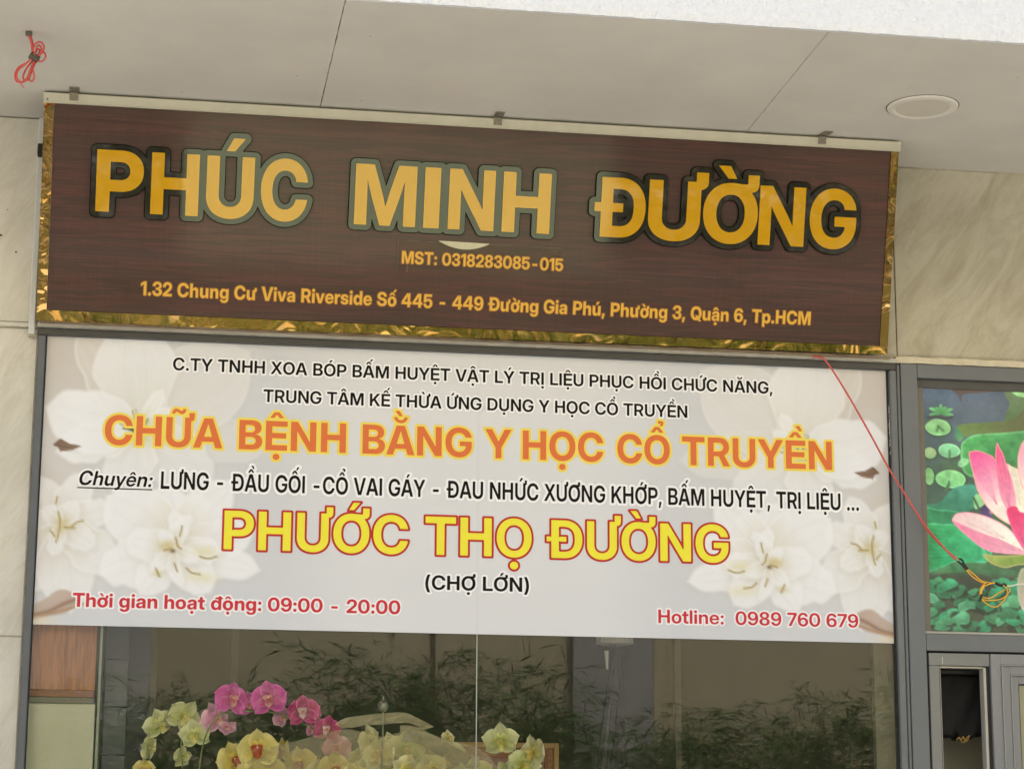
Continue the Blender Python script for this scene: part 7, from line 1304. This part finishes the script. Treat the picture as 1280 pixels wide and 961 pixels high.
orchid(640, 'pale green orchid right of the glass seam in front of the picture frame', [[(650, 975), (664, 958), (655, 946), (632, 930)]],
       [('green', 626, 926, 44, -.03, -5, 25, 4, 0), ('green', 655, 955, 44, -.02, 10, 15, -15, 1), ('cream', 667, 940, 42, -.04, -55, 0, 10, 2), ('green', 634, 966, 32, .02, 0, 10, 40, 0)], .24)
# translucent wrapping round the middle flowers
wrap = empty('flower_wrapping', (1.35, .14, 1.9), 'translucent beige wrapping sheet folded around the middle orchids', 'wrapping')
def wrap_sheet(topc, botc, y, seed, mat_, name='wrap_sheet', t=.0015):
    r = random.Random(seed); A_ = spline([Vector((a, b, 0)) for a, b in topc], 6); B_ = spline([Vector((a, b, 0)) for a, b in botc], 6)
    n = min(len(A_), len(B_)); m = 12; v = []
    for i in range(n):
        for j in range(m+1):
            q = j/m; px = A_[i].x*(1-q)+B_[i].x*q; py = A_[i].y*(1-q)+B_[i].y*q
            v.append(at(px, py, y+.010*math.sin(i*.37+seed)*q+.003*math.sin(i*.9+j*.8)+.0012*r.uniform(-1, 1)))
    f = [(i*(m+1)+j, i*(m+1)+j+1, (i+1)*(m+1)+j+1, (i+1)*(m+1)+j) for i in range(n-1) for j in range(m)]
    k = len(v); v += [p+Vector((0, t, 0)) for p in v]; f += [tuple(q+k for q in g_[::-1]) for g_ in f]
    return mesh(name, v, f, mat_, wrap, smooth=True)
def wrap_mat(name, col, op):
    m = bpy.data.materials.new(name); m.use_nodes = True; t = m.node_tree; p = t.nodes['Principled BSDF']; o = t.nodes['Material Output']
    p.inputs['Base Color'].default_value = col; p.inputs['Roughness'].default_value = .3
    tr = t.nodes.new('ShaderNodeBsdfTransparent'); tr.inputs[0].default_value = (.95, .93, .85, 1); mx = t.nodes.new('ShaderNodeMixShader'); mx.inputs[0].default_value = op
    t.links.new(tr.outputs[0], mx.inputs[1]); t.links.new(p.outputs[0], mx.inputs[2]); t.links.new(mx.outputs[0], o.inputs[0]); return m
WA = wrap_mat('beige film', srgb(238, 232, 202), .15); WB = wrap_mat('beige film fold', srgb(228, 220, 184), .30)
wrap_sheet([(318, 938), (360, 928), (395, 919), (428, 911), (452, 914), (480, 920), (510, 912), (535, 916), (560, 924), (590, 932), (612, 945)], [(300, 985), (340, 985), (380, 985), (410, 985), (440, 985), (480, 985), (510, 985), (540, 985), (570, 985), (600, 985), (640, 985)], .125, 1, WA)
wrap_sheet([(418, 905), (432, 897), (460, 893), (478, 891), (505, 890), (522, 897), (543, 908)], [(428, 910), (440, 909), (458, 906), (478, 905), (500, 903), (514, 904), (528, 912)], .150, 2, WB)
wrap_sheet([(500, 906), (520, 908), (545, 920), (570, 934), (600, 946)], [(500, 925), (525, 930), (550, 945), (575, 960), (600, 985)], .155, 3, WB)

# ================================================================== ACROSS THE STREET (seen mirrored in glass, letters and gold edges)
lawn = box('lawn', mat('added dark lawn', srgb(58, 62, 38), .95, noise=(9, .3), bump=(120, .6)), None, -14, 20, -13.75, -10.6, .004, .03); tag(lawn, kind='structure')  # grass strip added so the gold edges mirror something dark
pw = box('planter_wall', mat('added pale planter wall', srgb(186, 196, 158), .7, noise=(4, .05)), None, .62, 5.15, -14.22, -14.0, .0, 1.42, b=.01); tag(pw, 'low pale rendered planter wall across the street', 'wall')  # wall added so letters and backing plates mirror a bright field
fb = empty('facing_building', (4, -18, 0), 'tall beige rendered building across the street', 'building')
BE = mat('beige render', srgb(176, 166, 134), .9, noise=(.4, .06)); BE2 = mat('grey render', srgb(156, 154, 146), .9, noise=(.4, .06))
box('facade', BE, fb, -14, 24, -18.6, -18.0, 0, 13)
for x0, x1, m_ in ((-1.4, .5, BE2), (3.9, 4.3, BE), (5.6, 6.6, BE2), (6.6, 6.75, BE), (12, 13, BE2)): box('pilaster', m_, fb, x0, x1, -17.99, -17.85, 0, 13, b=.01)
for x in (-9, -5, 9.2, 15, 19):
    for z in (4.8, 8.6): f_ = box('window', M['alu_d'], fb, x, x+1.8, -17.99, -17.93, z, z+2.0); box('pane', mat('dark pane', srgb(40, 46, 50), .1), f_, x+.08, x+1.72, -17.928, -17.92, z+.08, z+1.92)
BAML = mat('bamboo leaf', srgb(74, 104, 58), .6, spec=.15, noise=(6, .35)); BAMC = mat('bamboo culm', srgb(120, 130, 70), .4, noise=(9, .2)); HDG = mat('added hedge leaf', srgb(36, 46, 26), .6, spec=.15, noise=(8, .35))
def leaves(name, C0, D0, Lm, Wm, m, parent, rng):
    """leaf blades: centres C0 (n,3), directions D0 (n,3)"""
    n = len(C0); D = D0/np.linalg.norm(D0, axis=1, keepdims=True); S_ = np.cross(D, rng.normal(size=(n, 3))); S_ /= np.linalg.norm(S_, axis=1, keepdims=True)
    Ln = (Lm*rng.uniform(.6, 1.3, n))[:, None]; Wd = (Wm*rng.uniform(.7, 1.2, n))[:, None]
    up = np.array([0, 0, 1.])
    v = np.stack([C0, C0+D*Ln*.35+S_*Wd/2, C0+D*Ln-up*Ln*.12, C0+D*Ln*.35-S_*Wd/2], 1).reshape(-1, 3)
    f = (np.arange(n)[:, None]*4+np.arange(4)).tolist(); return mesh(name, v, f, m, parent)
def bamboo(x, y, h, n, seed):
    rng = np.random.default_rng(seed); t = empty('bamboo', (x, y, 0), 'leafy green bamboo clump growing along the facing wall across the street', 'bamboo', 'bamboo clumps across the street')
    mb = MB(); C = []; D = []
    for k in range(7):
        bx, by = x+rng.uniform(-.3, .3), y+rng.uniform(-.15, .15); hh = h*rng.uniform(.8, 1.0); lean = rng.uniform(-.35, .35); ln2 = rng.uniform(-.1, .3)
        P = [Vector((bx+lean*(q/6)**2, by+ln2*(q/6)**2, hh*q/6)) for q in range(7)]; mb.tube(P, [.016-.002*q for q in range(7)], 6)
        for i in range(n//7//6):
            q = rng.uniform(.45, 1); c = np.array([bx+lean*q*q, by+ln2*q*q, hh*q]); d = rng.normal(size=3); d[2] = abs(d[2])*.25; d /= np.linalg.norm(d)
            L_ = rng.uniform(.25, .75); e_ = c+d*L_; e_[2] -= .15*L_
            mb.tube([Vector(c), Vector((c+e_)/2+np.array([0, 0, .03])), Vector(e_)], [.003, .0025, .0015], 3, cap=False)
            for s_ in range(6): 
                u = rng.uniform(.3, 1); C.append(c+(e_-c)*u+rng.normal(size=3)*.02); w_ = d+rng.normal(size=3)*.55; w_[2] -= .35; D.append(w_)
    mb.build('culm', BAMC, t); leaves('foliage', np.array(C), np.array(D), .24, .017, BAML, t, rng)
for i, (x, h) in enumerate(((-.6, 3.5), (.35, 3.35), (1.25, 3.4), (2.1, 3.65), (2.9, 3.75), (3.6, 3.9), (4.35, 3.75), (5.0, 3.45), (5.7, 3.2), (6.4, 3.25), (7.1, 3.1), (7.8, 3.3), (8.5, 3.6), (9.3, 3.6))):
    bamboo(x, -14.9-.25*(i % 2), h+.22, 2500, 100+i)
def hedge(x0, x1, y0, y1, h, n, seed, label):  # hedges added either side so the outer letters mirror dark foliage
    rng = np.random.default_rng(seed); t = empty('hedge', ((x0+x1)/2, (y0+y1)/2, 0), label, 'hedge')
    C = np.stack([rng.uniform(x0, x1, n), rng.uniform(y0, y1, n), h*(.12+.88*rng.random(n)**.8)], 1); D = rng.normal(size=(n, 3)); D[:, 2] += .4
    leaves('foliage', C, D, .12, .06, HDG, t, rng); mb = MB()
    for k in range(12): x = x0+(x1-x0)*(k+.5)/12; mb.tube([(x, (y0+y1)/2, 0), (x+.05, (y0+y1)/2, h*.75)], [.02, .008], 6)
    mb.build('branches', mat('added hedge twig', srgb(70, 56, 40), .8), t)
hedge(-3.4, .58, -14.25, -13.8, 1.75, 5200, 5, 'dense dark hedge left of the pale planter wall across the street')  # added hedge and wall, there for the letter reflections
hedge(5.2, 11.5, -14.25, -13.8, 1.75, 8200, 6, 'dense dark hedge right of the pale planter wall across the street')  # added hedge and wall, there for the letter reflections
